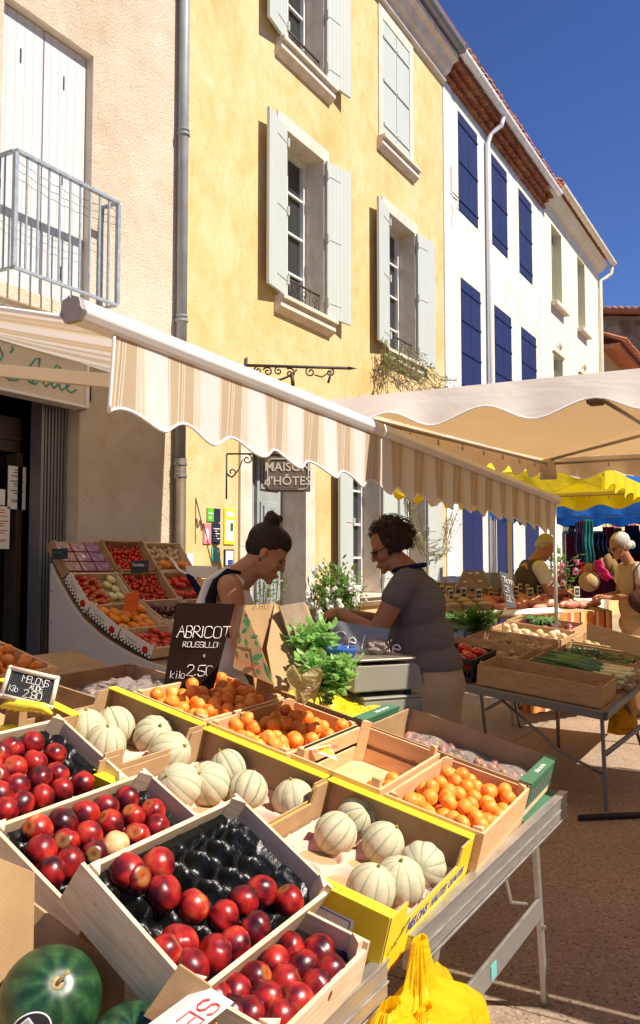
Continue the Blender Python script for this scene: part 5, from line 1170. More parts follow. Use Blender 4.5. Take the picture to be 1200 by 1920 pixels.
for k, (px, py, D, r_, lb) in enumerate(((94, 1876, 1.33, .079, 'dark green watermelon with an oval black sticker and curled stem'), (250, 1985, 1.27, .076, 'plain watermelon half cut off by the lower edge of the photo'))):
    c_ = dep(px, py, D); o = MB().ell((0, 0, 0), 1, nu=48, nv=28, fn=lambda p: p*(1-.05*math.exp(-((1-p.z)/.02)))).build('watermelon', MAT['watermelon'], None, smooth=True, world=None)
    v_ = (CAM-c_).normalized(); ax = (v_*0.86+RT*.16+UPV*.38 if k == 0 else v_*.6+UPV*.8).normalized()
    o.matrix_basis = Matrix.Translation(c_) @ ax.to_track_quat('Z', 'Y').to_matrix().to_4x4() @ Matrix.Diagonal((r_, r_, r_*1.02, 1)); tag(o, lb, 'watermelon'); wm.append(o)
    if k == 0:
        st = MB().ell((0, 0, .955), (.13, .13, .04)).tube([(0, 0, .95), (.02, .0, 1.06), (.10, .06, 1.17), (.20, .10, 1.20)], [.05, .04, .035, .045], 8); st.build('stem', simple('dry_melon_stem', (.34, .25, .11), .7, .3, 8), o, smooth=True)
        inv = o.matrix_basis.inverted(); pd = (inv @ (c_+(v_*.80-RT*.26-UPV*.42).normalized()*r_)).normalized()
        Ms = pd.to_track_quat('Z', 'Y').to_matrix().to_4x4()
        xw = (inv.to_3x3() @ (RT*.75+UPV*.66)).normalized(); yw_ = pd.cross(xw).normalized(); xw = yw_.cross(pd)
        def sticker(rx, ry, h, nm, mat, ox=0, oy=0, n=36, poly=None):
            mb = MB(); rings = 8; vs_ = []; 
            for j in range(rings+1):
                for i in range(n):
                    t_ = 2*math.pi*i/n; x, y = ox+rx*j/rings*math.cos(t_), oy+ry*j/rings*math.sin(t_)
                    if poly == 'rect':
                        m_ = max(abs(math.cos(t_)), abs(math.sin(t_))); x, y = ox+rx*j/rings*math.cos(t_)/m_, oy+ry*j/rings*math.sin(t_)/m_
                    q = (pd+xw*x+yw_*y).normalized()*(1+h); vs_.append(q)
            fs = [(j*n+i, j*n+(i+1) % n, (j+1)*n+(i+1) % n, (j+1)*n+i) for j in range(rings) for i in range(n)]
            mb.add(vs_, fs); return mb.build(nm, MAT[mat], o, smooth=True)
        s0 = sticker(.50, .36, .004, 'sticker', 'white'); 
        sticker(.47, .33, .007, 'sticker_face', 'black'); sticker(.22, .085, .010, 'barcode', 'white', -.02, .17, poly='rect')
        for i in range(14): sticker(.004, .065, .013, 'bar', 'black', -.20+i*.027, .17, n=8, poly='rect')
        sticker(.10, .03, .010, 'stripe', 'orange_print', -.30, -.02, n=12, poly='rect'); sticker(.10, .02, .010, 'stripe', 'red_print', -.26, -.08, n=12, poly='rect'); sticker(.06, .05, .010, 'stripe', 'orange_print', .16, .04, n=12)
        sticker(.07, .055, .010, 'emblem', 'pink_petal', -.02, .0, n=14); sticker(.05, .08, .010, 'emblem', 'white', .04, .01, n=14)
        for i, ch in enumerate('SELI'):
            x, y = .30-.0-.135*i*.0, 0
        lt = MB()
        for i, ch in enumerate('SELI'[::-1]):
            x0 = -.10+i*.105
            for st_ in GL[ch].split(';'):
                pts_ = [((x0+int(tk[0])*.018), (-.26+int(tk[1])*.021)) for tk in st_.split(',')]
                lt.tube([(pd+xw*a_+yw_*b_).normalized()*1.014 for a_, b_ in pts_], .009, 4)
        lt.build('lettering', MAT['red_print'], o)
# white box with red letters
wx = thing('label_box', 'white box with large red letters lying in front of the lowest crate', 'box', dep(380, 1900, 1.19))
pA, pB, pC = dep(397, 1852, 1.19), dep(441, 1879, 1.205), dep(300, 1925, 1.11)
uB = (pB-pA); uC = (pC-pA).normalized()*.20; nUp = uC.cross(uB).normalized(); nUp = nUp if nUp.z > 0 else -nUp
MB().slab([pA, pA+uC, pA+uC+uB, pA+uB], -.055 if (uC).cross(uB).z > 0 else .055).build('box_body', MAT['white'], wx, world=True, bevel=.002)
lm = MB(); oX = pA+uC*.23+uB*.70+nUp*.0008
for i, ch in enumerate('SELI'):
    for st_ in GL[ch].split(';'):
        lm.tube([pA+nUp*.001+uC*(.10+.17*i+.034*int(tk[0])*.9)+uB*(.20+.10*int(tk[1])) for tk in st_.split(',')], .0019, 4)
lm.build('lettering', MAT['red_print'], wx, world=True)

# ------------------------------------------------------------------ chalk boards, herb cartons, scale
def board(name, label, quad, t, mat, frame=None):
    q = [Vector(p) for p in quad]; c_ = sum(q, Vector())/4
    r_ = thing(name, label, 'price board', c_); n = (q[1]-q[0]).cross(q[3]-q[0]).normalized()
    if n.dot(CAM-c_) < 0: n = -n
    MB().slab(q, t if (q[1]-q[0]).cross(q[3]-q[0]).dot(n) < 0 else -t).build('board', MAT[mat], r_, world=True, bevel=.002)
    return r_, q, n
r_, q, n = board('price_board', 'tall dark chalk board pricing apricots behind the highest apricot crate', [dep(331, 1130, 3.0), dep(441, 1132, 3.0), dep(400, 1290, 2.93), dep(303, 1310, 2.93)], .01, 'slate')
ux = (q[1]-q[0]); uz = (q[0]-q[3]); ck = MB()
O = lambda a, b: q[3]+(q[2]-q[3])*a*(1-b)+(q[1]-q[0])*a*b+uz*b+n*.0015
hgt = uz.length
write(ck, 'ABRICOT', O(.10, .63), ux, uz, .040, .0016, .86); write(ck, 'ROUSSILLON', O(.24, .52), ux, uz, .019, .001, .85); write(ck, '2,50', O(.40, .20), ux, uz, .036, .0015, .85, .2); write(ck, 'kilo', O(.10, .20), ux, uz, .026, .0009, .9); write(ck, 'c', O(.66, .385), ux, uz, .012, .001)
ck.build('lettering', MAT['chalk'], r_, world=True)
r_, q, n = board('price_board', 'small framed chalk board pricing melons above the nectarines', [dep(20, 1252, 2.35), dep(108, 1272, 2.33), dep(96, 1326, 2.30), dep(3, 1304, 2.32)], .006, 'black')
ux = (q[1]-q[0]); uz = (q[0]-q[3]); fr = MB()
for i in range(4): a, b = q[i], q[(i+1) % 4]; fr.tube([a+n*.001, b+n*.001], .0065, 6)
for i in range(4): fr.ell(q[i]+n*.001, .0075, nu=8, nv=6)
fr.build('frame', MAT['cream_sign'], r_, world=True, smooth=True)
gl = MB()
for i in range(1, 26): gl.tube([q[0].lerp(q[1], i/26)+n*.0008, q[3].lerp(q[2], i/26)+n*.0008], .00022, 3)
for i in range(1, 15): gl.tube([q[0].lerp(q[3], i/15)+n*.0008, q[1].lerp(q[2], i/15)+n*.0008], .00022, 3)
gl.build('grid_lines', MAT['zinc'], r_, world=True)
ck = MB(); O = lambda a, b: q[3]+(q[2]-q[3])*a+uz*b+n*.0015
write(ck, 'MELONS', O(.30, .62), ux, uz, .0185, .0009, .78); write(ck, 'AUDE', O(.48, .42), ux, uz, .013, .0009, .9); write(ck, '2.80', O(.40, .12), ux, uz, .020, .0010, .9, .2); write(ck, 'Kilo', O(.10, .22), ux, uz, .017, .0007, .6)
ck.build('lettering', MAT['chalk'], r_, world=True)
# herb cartons: tall open boxes with sloping sides
def herb_carton(label, TL, TR, BL, BR, D, depth, printed):
    r_ = thing('herb_carton', label, 'carton', dep(*BL, D), 'tall herb cartons')
    a, b, c, d = dep(*TL, D), dep(*TR, D), dep(*BR, D-.05), dep(*BL, D-.05); bk = FW*depth
    MB().slab([a, b, c, d], .005).build('front_wall', MAT['card'], r_, world=True, bevel=.001)
    MB().slab([b, b+bk, c+bk, c], .005).build('side_wall', MAT['card'], r_, world=True, bevel=.001)
    MB().slab([a+bk, b+bk, c+bk, d+bk], .005).build('back_wall', MAT['card'], r_, world=True, bevel=.001)
    return r_, a, b, c, d
hc1 = thing('herb_carton', 'tall cardboard herb carton with green leaf print and red lettering', 'carton', dep(500, 1280, 2.72), 'tall herb cartons')
A_, B_, C_, D_ = dep(459, 1133, 2.70), dep(502, 1128, 2.92), dep(514, 1292, 2.72), dep(440, 1256, 2.66)
A2, B2 = dep(516, 1131, 2.95), dep(562, 1300, 2.82)
MB().slab([dep(457, 1136, 2.70), dep(484, 1200, 2.70), dep(515, 1286, 2.70), dep(436, 1252, 2.70)], .005).build('printed_wall', MAT['card'], hc1, world=True, bevel=.001)
MB().slab([dep(458, 1135, 2.73), dep(515, 1131, 2.95), dep(528, 1300, 2.95), dep(480, 1300, 2.77)], .004).build('back_wall', MAT['card'], hc1, world=True)
MB().slab([dep(515, 1131, 2.94), dep(521, 1133, 2.94), dep(562, 1243, 2.86), dep(540, 1296, 2.74), dep(514, 1290, 2.71), dep(500, 1215, 2.80)], .005).build('side_wall', MAT['card'], hc1, world=True, bevel=.001)
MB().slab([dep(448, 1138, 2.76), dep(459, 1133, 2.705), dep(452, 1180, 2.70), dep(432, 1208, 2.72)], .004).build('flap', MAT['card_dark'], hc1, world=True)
def lp(px, py): return dep(px, py, 2.688)
lfm = MB()
def leafp(x0, y0, x1, y1, w_):
    n_ = 6; pts = []
    for i in range(n_+1):
        t_ = i/n_; s_ = math.sin(math.pi*t_)**.8*w_; pts.append((x0+(x1-x0)*t_, y0+(y1-y0)*t_, s_))
    dx, dy = (x1-x0), (y1-y0); L_ = math.hypot(dx, dy); nx, ny = -dy/L_, dx/L_
    vs_ = [lp(x+nx*s_, y+ny*s_) for x, y, s_ in pts]+[lp(x-nx*s_, y-ny*s_) for x, y, s_ in pts[::-1]]
    lfm.add(vs_, [tuple(range(len(vs_)))])
for q_ in ((460, 1154, 466, 1178, 5), (452, 1188, 464, 1178, 4), (452, 1196, 447, 1208, 2.5), (460, 1196, 463, 1214, 3), (470, 1196, 484, 1192, 4), (478, 1200, 482, 1212, 3), (470, 1238, 492, 1228, 6), (472, 1246, 486, 1244, 4), (482, 1252, 486, 1266, 4), (494, 1240, 508, 1276, 4)): leafp(*q_)
lfm.tube([lp(456, 1160), lp(460, 1190), lp(486, 1196), lp(492, 1232), lp(508, 1280)], .0012, 4)
lfm.build('leaf_print', simple('leaf_green_print', (.05, .20, .06), .6, .1, 9), hc1, world=True)
font('PLANTES', MAT['red_print'], .020, hc1.matrix_basis.inverted() @ frame_m(lp(466, 1246)+(CAM-lp(466, 1246)).normalized()*.006, lp(482, 1252)-lp(450, 1240), (0, 0, 1)), hc1, ext=.0003)
pr_ = MB(); write(pr_, '2,80', lp(472, 1146)+Vector((0, 0, .006)), RT, (0, 0, 1), .018, .0008); pr_.build('lettering', MAT['black'], hc1, world=True)
hc2 = thing('herb_carton', 'second cardboard herb carton half hidden by the mint leaves', 'carton', dep(560, 1280, 2.9), 'tall herb cartons')
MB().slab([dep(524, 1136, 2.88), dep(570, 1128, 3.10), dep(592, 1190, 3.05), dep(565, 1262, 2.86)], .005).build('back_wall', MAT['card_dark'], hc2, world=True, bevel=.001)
MB().slab([dep(570, 1128, 3.10), dep(576, 1134, 3.3), dep(600, 1200, 3.25), dep(592, 1190, 3.05)], .005).build('side_wall', MAT['card'], hc2, world=True, bevel=.001)

def herb(name, label, centre, rad, nleaf, L_, mat, seed=1, up=.5, stemz=None, group=None, cat='plant', stems=10, extra=None, ell=(1, 1, 1), flower=None):
    r_ = thing(name, label, cat, Vector(centre)-Vector((0, 0, rad*ell[2])), group); rg = random.Random(seed); lf = MB(); sm = MB(); c = Vector(centre)
    tips = []
    for i in range(stems):
        d = Vector((rg.uniform(-1, 1), rg.uniform(-1, 1), rg.uniform(.2, 1))).normalized(); e = c+Vector((d.x*rad*ell[0], d.y*rad*ell[1], d.z*rad*ell[2]))*rg.uniform(.7, 1.0); b0 = Vector((c.x+rg.uniform(-.2, .2)*rad, c.y+rg.uniform(-.2, .2)*rad, stemz if stemz is not None else c.z-rad*ell[2]))
        m_ = b0.lerp(e, .5)+Vector((rg.uniform(-.1, .1), rg.uniform(-.1, .1), .1))*rad; sm.tube([b0, m_, e], [rad*.02, rad*.015, rad*.008], 5); tips.append((b0, m_, e))
    for i in range(nleaf):
        b0, m_, e = rg.choice(tips); t_ = rg.uniform(.25, 1.05); p = b0.lerp(m_, t_*2) if t_ < .5 else m_.lerp(e, t_*2-1)
        p = p+Vector((rg.gauss(0, 1), rg.gauss(0, 1), rg.gauss(0, .7)))*rad*.12
        d = (Vector((rg.gauss(0, 1), rg.gauss(0, 1), rg.gauss(up*.6, .5)))+(p-c)/rad*.8).normalized(); l_ = L_*rg.uniform(.6, 1.15); wv__ = d.cross(Vector((0, 0, 1)));
        if wv__.length < .1: wv__ = Vector((1, 0, 0))
        wv__ = (wv__.normalized()+Vector((rg.gauss(0, .3), rg.gauss(0, .3), rg.gauss(0, .3)))).normalized(); nv_ = d.cross(wv__).normalized(); ww = l_*.30
        pts = [(0, 0, 0), (.25, .8, .06), (.25, -.8, .06), (.55, 1, .05), (.55, -1, .05), (.82, .55, -.02), (.82, -.55, -.02), (1, 0, -.12), (.3, 0, -.03), (.6, 0, -.04), (.85, 0, -.07)]
        vs_ = [p+d*(a*l_)+wv__*(b*ww)+nv_*(cc*l_) for a, b, cc in pts]
        lf.add(vs_, [(0, 8, 1), (0, 2, 8), (8, 9, 3, 1), (8, 2, 4, 9), (9, 10, 5, 3), (9, 4, 6, 10), (10, 7, 5), (10, 6, 7)])
    sm.build('stem', MAT['stem'] if mat != 'basil' else MAT['leek_green'], r_, world=True); lf.build('foliage', MAT[mat], r_, world=True, smooth=True)
    if flower:
        fm_ = MB(); nf, fr_, fmat = flower
        for i in range(nf):
            b0, m_, e = rg.choice(tips); p = m_.lerp(e, rg.uniform(.2, 1.05))+Vector((rg.gauss(0, 1), rg.gauss(0, 1), rg.gauss(0, 1)))*rad*.14+(CAM-c).normalized()*rad*.10
            for k in range(9):
                d = Vector((rg.gauss(0, 1), rg.gauss(0, 1), rg.gauss(.4, 1))).normalized(); u_ = d.orthogonal().normalized(); v_ = d.cross(u_); s_ = fr_*rg.uniform(.6, 1)
                q_ = p+d*fr_*.4; fm_.add([q_-u_*s_*.6, q_+v_*s_*.5+d*s_*.2, q_+u_*s_*.6, q_-v_*s_*.5+d*s_*.2, q_+d*s_*.45], [(0, 1, 4), (1, 2, 4), (2, 3, 4), (3, 0, 4)])
        fm_.build('blossom', MAT[fmat], r_, world=True, smooth=False)
    return r_
herb('mint_bunch', 'bushy bunch of pale green mint in a clear wrap beside the scale', dep(612, 1270, 2.72), .095, 760, .038, 'basil', 3, ell=(1, 1, .9), cat='herbs', stems=34, up=.2)
herb('mint_bunch', 'dark upper bunch of herbs between the second carton and the scale', dep(590, 1205, 2.88), .085, 280, .044, 'basil', 8, cat='herbs', stems=18, up=.1, ell=(1, 1, .8))
wr = thing('plastic_wrap', 'crinkled clear wrap with yellow print around the mint stems', 'wrap', dep(570, 1300, 2.65))
ctr = dep(573, 1290, 2.68)
MB().grid(lambda u, v: ctr+Vector((math.cos(u*6.283)*(.025+.035*v)*(1+.2*math.sin(u*25+v*6)), math.sin(u*6.283)*(.025+.03*v)*(1+.2*math.sin(u*19)), -.04+.10*v+.01*math.sin(u*30))), 50, 10).build('wrap', m_canvas('printed_wrap', (.60, .50, .24), (.7, .6, .3), .45, .15, 20, 1.0), wr, world=True, smooth=True)
bw = thing('blue_bowl', 'blue rimmed bowl half hidden in the mint leaves', 'bowl', dep(640, 1238, 2.80)); c0 = dep(640, 1242, 2.80)
MB().grid(lambda u, v: c0+Vector((math.cos(u*6.283)*(.02+.035*v**.5), math.sin(u*6.283)*(.02+.035*v**.5), .05*v)), 28, 6).build('bowl', simple('blue_enamel', (.05, .13, .42), .2, .05), bw, world=True, smooth=True, solid=.002)
# weighing scale on a grey crate
sc_ = thing('weighing_scale', 'electronic weighing scale with a steel pan on a grey box', 'scale', place(dep(706, 1308, 3.12), -14, 0)); c0 = dep(690, 1300, 3.34)
sc_.matrix_basis = Matrix.Translation(Vector((c0.x, c0.y, 1.00))) @ Matrix.Rotation(R(-37), 4, 'Z')
bd_ = MB(); prf = [(-.135, .02), (.135, .02), (.165, .035), (.145, .105), (.12, .118), (-.13, .118)]
kk = len(prf); bd_.add([(x, -.155, z) for x, z in prf]+[(x, .155, z) for x, z in prf], [tuple(range(kk)), tuple(range(2*kk-1, kk-1, -1))]+[(i, i+kk, (i+1) % kk+kk, (i+1) % kk) for i in range(kk)])
bd_.build('body', MAT['scale_body'], sc_, bevel=.005); MB().box((-.14, -.165, .132), (.125, .165, .142)).cyl((0, 0, .115), (0, 0, .134), .05).build('pan', MAT['steel'], sc_, bevel=.004)
pn = MB(); a_, b_ = Vector((.1645, 0, .040)), Vector((.1465, 0, .103)); d_ = (b_-a_); nx = Vector((.96, 0, .27)).normalized()
pn.slab([a_+Vector((0, -.15, 0))+nx*.001, a_+Vector((0, .15, 0))+nx*.001, b_+Vector((0, .15, 0))+nx*.001, b_+Vector((0, -.15, 0))+nx*.001], .002); pn.build('display_panel', MAT['black'], sc_)
dg = MB()
for y0_ in (-.13, -.03, .06): dg.slab([a_+d_*.2+Vector((0, y0_, 0))+nx*.0035, a_+d_*.2+Vector((0, y0_+.075, 0))+nx*.0035, a_+d_*.55+Vector((0, y0_+.075, 0))+nx*.0035, a_+d_*.55+Vector((0, y0_, 0))+nx*.0035], .0008)
dg.build('display', simple('lcd_brown', (.10, .07, .05), .3, .1), sc_)
MB().slab([a_+d_*.68+Vector((0, .08, 0))+nx*.0035, a_+d_*.68+Vector((0, .135, 0))+nx*.0035, a_+d_*1.15+Vector((0, .135, 0))+nx*.0035, a_+d_*1.15+Vector((0, .08, 0))+nx*.0035], .0008).build('name_plate', MAT['white'], sc_)
for sx in (-1, 1):
    for sy in (-1, 1): MB().cyl((sx*.11, sy*.12, 0), (sx*.11, sy*.12, .021), .014).build('foot', MAT['black'], sc_)
gb = thing('grey_box', 'pale grey box carrying the weighing scale', 'box', place((c0.x+.02, c0.y-.02, .90), -37)); MB().box((-.12, -.15, 0), (.13, .15, .088)).box((-.125, -.155, .0885), (.135, .155, .0995)).build('body', MAT['scale_body'], gb, bevel=.006)
MB().box((3.04, 1.30, .84), (3.34, 1.75, .86)).box((3.29, 1.31, 0), (3.33, 1.35, .84)).box((3.29, 1.70, 0), (3.33, 1.74, .84)).build('shelf', MAT['wood_dark'], tb, world=True)
r_, q, n = board('price_board', 'grey chalk board with white handwriting behind the scale', [dep(624, 1163, 3.55), dep(734, 1180, 3.5), dep(716, 1240, 3.45), dep(608, 1228, 3.5)], .012, 'zinc')
MB().slab([q[1], q[1]+FW*.1+Vector((.02, 0, -.02)), q[2]+FW*.16, q[2]], .004).build('side_panel', MAT['black'], r_, world=True)
ck = MB(); write(ck, 'Celerie', q[3]+(q[0]-q[3])*.32+(q[2]-q[3])*.12+n*.002, q[1]-q[0], q[0]-q[3], .058, .003, 1.12, .2); ck.build('lettering', MAT['chalk'], r_, world=True)
pb = thing('plastic_bag', 'small clear plastic bag crumpled on the scale pan', 'plastic bag', dep(712, 1238, 3.3)); c1 = Vector((c0.x, c0.y, 1.155))
MB().ell(c1+Vector((.02, -.03, .015)), (.05, .045, .03), nu=26, nv=16, fn=lambda p: p*(1+.35*mnoise.noise(p*2.3))).build('film', MAT['film'], pb, world=True)
# covered crate, bags behind the melons; second fruit crate top left
cv = thing('plastic_sheet', 'crumpled clear plastic lying on a crate behind the melons', 'plastic sheet', dep(190, 1320, 2.75))
o0 = dep(130, 1300, 2.9); MB().grid(lambda u, v: o0+RT*(.0+.42*u)+Vector((FW.x, FW.y, 0))*(.16*v)+Vector((0, 0, .05*math.sin(math.pi*u)*math.sin(math.pi*v)+.035*mnoise.noise(Vector((u*9, v*5, 1)))-.01)), 60, 24).build('sheet', MAT['film'], cv, world=True)
cbx = crate('fruit_crate', 'dark low crate under the crumpled plastic sheet', (2.30, 2.13, .98), 3, 10, (.5, .38, .10), 'wood_dark', None)
oc = crate('fruit_crate', 'small crate of clementines at the left edge above the melon price board', dep(-30, 1268, 2.75)+Vector((0, 0, 0)), 3, 16, (.34, .28, .06), 'wood_warm', None)
drop(oc, (-.16, .16, -.13, .13), .022, 45, 'apricot', 'small orange fruit in the crate at the left edge', 'clementine', 'clementines at the left edge', .075, 7)
yc = carton('melon_carton', 'empty yellow flapped carton behind the highest nectarine crate', dep(-40, 1385, 2.30), 3, 16, (.40, .30, .09), 'yellow melon cartons', ends=False)
bn = MB(); rg = random.Random(2)
bq = thing('banana_bunch', 'small yellow bananas showing under the melon price board', 'bananas', dep(20, 1330, 2.3))
for k in range(4):
    b0 = dep(2+k*12, 1326+k*2, 2.32-.02*k); bn.tube([b0, b0+RT*.03+Vector((0, 0, .012)), b0+RT*.06+Vector((0, 0, .008)), b0+RT*.085+Vector((0, 0, -.01))], [.006, .013, .013, .004], 8)
bn.build('fruit', MAT['yellow_print'], bq, world=True, smooth=True)
# board behind the tables: dark supports under the sloping display
sp = thing('display_trestle', 'dark wooden trestle carrying the sloping row of nectarine crates', 'trestle', (1.35, 1.3, 0))
MB().box((1.12, 1.15, .6), (1.60, 1.48, .78)).box((1.15, 1.5, .6), (1.62, 1.80, .85)).box((1.1, .98, .66), (1.5, 1.12, .76)).build('riser', MAT['wood_dark'], sp, world=True)
MB().box((1.2, 1.2, 0), (1.24, 1.24, .6)).build('leg', MAT['wood_dark'], sp, world=True); MB().box((1.5, 1.7, 0), (1.54, 1.74, .6)).build('leg', MAT['wood_dark'], sp, world=True)
# ------------------------------------------------------------------ produce display against the wall
ds = thing('produce_stand', 'curved white board stand stepping down from the wall under the tomato crates', 'stand', (4.3, 4.2, 0))
cv_ = [at(px, py, 0, 4.30) for px, py in ((100, 1056), (108, 1075), (119, 1097), (138, 1130), (160, 1160), (190, 1188), (220, 1208), (252, 1226), (285, 1241), (322, 1252))]
pts = [(p.y, p.z) for p in cv_]; poly = pts+[(pts[-1][0], 0.0), (pts[0][0], 0.0)]
mb = MB(); k = len(poly); mb.add([(4.27, y, z) for y, z in poly]+[(4.295, y, z) for y, z in poly], [tuple(range(k)), tuple(range(2*k-1, k-1, -1))]+[(i, i+k, (i+1) % k+k, (i+1) % k) for i in range(k)])
mb.build('side_panel', MAT['board_white'], ds, world=True, bevel=.003)
bs_ = MB()
for i in range(6):
    z = .2+i*.22; bs_.cyl((4.2685, pts[0][0]-.02, z), (4.2705, pts[0][0]-.02, z), .006, n=8)
bs_.build('screw', MAT['iron'], ds, world=True)
rk = MB()
for i in range(len(pts)-1): rk.slab([(4.30, pts[i][0], pts[i][1]-.01), (5.72, pts[i][0], pts[i][1]-.01), (5.72, pts[i+1][0], pts[i+1][1]-.01), (4.30, pts[i+1][0], pts[i+1][1]-.01)], .012)
rk.box((5.70, 3.5, 0), (5.72, 4.6, .8)); rk.build('shelf', MAT['wood_dark'], ds, world=True)
MB().box((4.85, 4.72, 1.15), (5.5, 4.90, 1.62)).build('back_panel', MAT['board_white'], ds, world=True, bevel=.004)
MB().box((5.40, 4.70, 1.05), (5.95, 4.86, 1.58)).build('back_panel', MAT['white'], ds, world=True, bevel=.004)
ROW = [((85, 1025), (117, 1087)), ((119, 1089), (158, 1153)), ((163, 1153), (217, 1201)), ((221, 1200), (282, 1238))]
def wall_crate(row, col, label, mat='wood', H=.085, La=.455, group='crates on the wall stand', face=None, ex=0):
    a, b = at(*ROW[row][0], 0, 4.3), at(*ROW[row][1], 0, 4.3); L_ = math.hypot(a.y-b.y, a.z-b.z)-.006; tl_ = math.degrees(math.atan2(a.z-b.z, a.y-b.y))
    m_ = (a+b)/2; x = 4.30+.47*col+La/2+ex
    c_ = crate('produce_crate', label, (x, m_.y, m_.z+.006), 0, tl_, (La, L_, H), mat, group, low=.01, lift=.012)
    if face:
        f_ = MB().box((-La/2-.002, -L_/2, .0), (-La/2-.0005, L_/2, H)).build('printed_face', MAT['check_card'], c_)
        MB().ell((-La/2-.004, -L_/2+.06, H*.45), (.002, .028, .024), nu=10, nv=6).build('printed_fruit', MAT['tomato'], c_)
        w_ = MB(); write(w_, 'Tomates', Vector((-La/2-.0026, .10 if L_ > .25 else .04, H*.45)), (0, -1, 0), (0, 0, 1), .02, .0009); w_.build('lettering', MAT['black'], c_)
    return c_, (-La/2+.01, La/2-.01, -L_/2+.012, L_/2-.012)
c_, bx = wall_crate(0, 0, 'dark crate of nine clear berry punnets highest on the wall stand', 'red_print' if False else 'wood_dark', .07)
for i in range(3):
    for j in range(3):
        pw_, pl_ = (bx[1]-bx[0])/3, (bx[3]-bx[2])/3; x, y = bx[0]+pw_*(i+.5), bx[2]+pl_*(j+.5)
        pn = thing('berry_punnet', 'clear punnet of red berries in the highest dark crate', 'punnet', c_.matrix_basis @ place((x, y, .008)), 'berry punnets'); 
        MB().box((-pw_*.44, -pl_*.44, 0), (pw_*.44, pl_*.44, .045)).build('fruit_fill', MAT['tomato'] if (i+j) % 3 else MAT['red_onion'], pn, bevel=.012)
        MB().box((-pw_*.46, -pl_*.46, .050), (pw_*.46, pl_*.46, .062)).build('lid', simple('punnet_lid', (.34, .16, .16), .08, .6, 40, spec=.8) if 'lid' not in MAT else MAT['lid'], pn, bevel=.004)
        MB().cyl((0, 0, .0625), (0, 0, .064), .016, n=10).build('sticker', MAT['white'] if (i*j) % 2 else MAT['zinc'], pn)
c_, bx = wall_crate(1, 0, 'checker printed crate of long tomatoes and pale squashes on the wall stand', face=True)
drop(c_, (bx[0], bx[0]+.24, bx[2], bx[3]), .024, 26, 'long_tomato', 'long red tomato in the checker printed crate', 'tomato', 'long tomatoes', .07, 3, rot=(1.4, .2, .4))
drop(c_, (bx[0]+.25, bx[1], bx[2]+.05, bx[3]), .034, 10, 'pale_squash', 'small cream squash beside the long tomatoes', 'squash', 'cream squashes', .07, 4, rot=(.5, .3, 0))
c_, bx = wall_crate(2, 0, 'checker printed crate of orange squashes with an orange price card', face=True)
drop(c_, bx, .042, 22, 'squash', 'orange squash in the crate with the orange price card', 'squash', 'orange squashes on the stand', .085, 6, rot=(.4, .3, 0))
oc_ = thing('price_card', 'bright orange hand written price card on the squash crate', 'price card', c_.matrix_basis @ place((.05, .04, .10), 10, 0)); MB().prism([(-.09, -.01), (-.03, .0), (.03, -.02), (.08, .0), (.07, .11), (.02, .13), (-.04, .12), (-.08, .12)], -.002, .002, Matrix.Rotation(R(-25), 4, 'X')).build('card', MAT['orange_print'], oc_)
w_ = MB(); write(w_, 'kilo 3', Vector((-.06, -.004, .05)), (1, 0, 0), (0, .3, .9), .03, .0012); w_.build('lettering', MAT['red_print'], oc_)
c_, bx = wall_crate(3, 0, 'lowest checker printed crate of pinkish tomatoes on the wall stand', face=True)
drop(c_, bx, .034, 26, 'beef_tomato', 'ribbed tomato in the lowest checker printed crate', 'tomato', 'ribbed tomatoes in the lowest crate', .07, 6, rot=(.3, .2, 0))
c_, bx = wall_crate(0, 1, 'cardboard crate of cherry tomatoes highest in the middle column', 'card', .10)
drop(c_, bx, .017, 95, 'cherry_tomato', 'cherry tomato in the highest middle crate', 'cherry tomato', 'cherry tomatoes highest crate', .06, 8, tries=8)
c_, bx = wall_crate(1, 1, 'brown cardboard crate heaped with cherry tomatoes in the middle column', 'card', .09)
drop(c_, bx, .0165, 130, 'cherry_tomato', 'cherry tomato in the heaped middle crate', 'cherry tomato', 'cherry tomatoes middle crate', .07, 9, tries=8)
c_, bx = wall_crate(2, 1, 'wooden crate of dark tomatoes in the middle column', 'wood', .10)
drop(c_, bx, .032, 26, 'dark_tomato', 'dark purple tomato in the middle column crate', 'tomato', 'dark tomatoes', .08, 10)
c_, bx = wall_crate(3, 1, 'low wooden crate with hand holes under the dark tomatoes', 'wood', .11)
drop(c_, bx, .034, 14, 'beef_tomato', 'ribbed tomato in the low crate under the dark tomatoes', 'tomato', 'ribbed tomatoes under the dark ones', .07, 12, rot=(.3, .2, 0))
for o_ in (c_,):
    MB().box((-.23, -.045, .06), (-.2265, .045, .08)).build('hand_hole', MAT['black'], o_)
c_, bx = wall_crate(0, 2, 'wooden crate of small orange pumpkins highest in the right column', 'wood', .09)
drop(c_, (bx[0], bx[1], bx[2], 0), .05, 9, 'pumpkin', 'small orange pumpkin in the highest right crate', 'pumpkin', 'small pumpkins', .08, 10, rot=(.3, .2, 0))
drop(c_, (bx[0], bx[1], 0, bx[3]), .02, 35, 'onion', 'pale little onion behind the pumpkins', 'onion', 'little pale onions', .05, 13)
c_, bx = wall_crate(1, 2, 'wooden crate of ribbed tomatoes with a striped ribbon in the right column', 'wood', .09)
drop(c_, bx, .040, 20, 'beef_tomato', 'big ribbed tomato in the crate with the striped ribbon', 'tomato', 'ribbed tomatoes with ribbon', .08, 12, rot=(.3, .2, 0))
rbn = thing('ribbon', 'red and yellow striped ribbon running across the pumpkin and tomato crates', 'ribbon', c_.matrix_basis)
def rbf(u, v): return Vector((-.10+.30*u+.02*math.sin(u*9)+(v-.5)*.035, .32-.40*u, .105+.012*math.sin(u*12)))
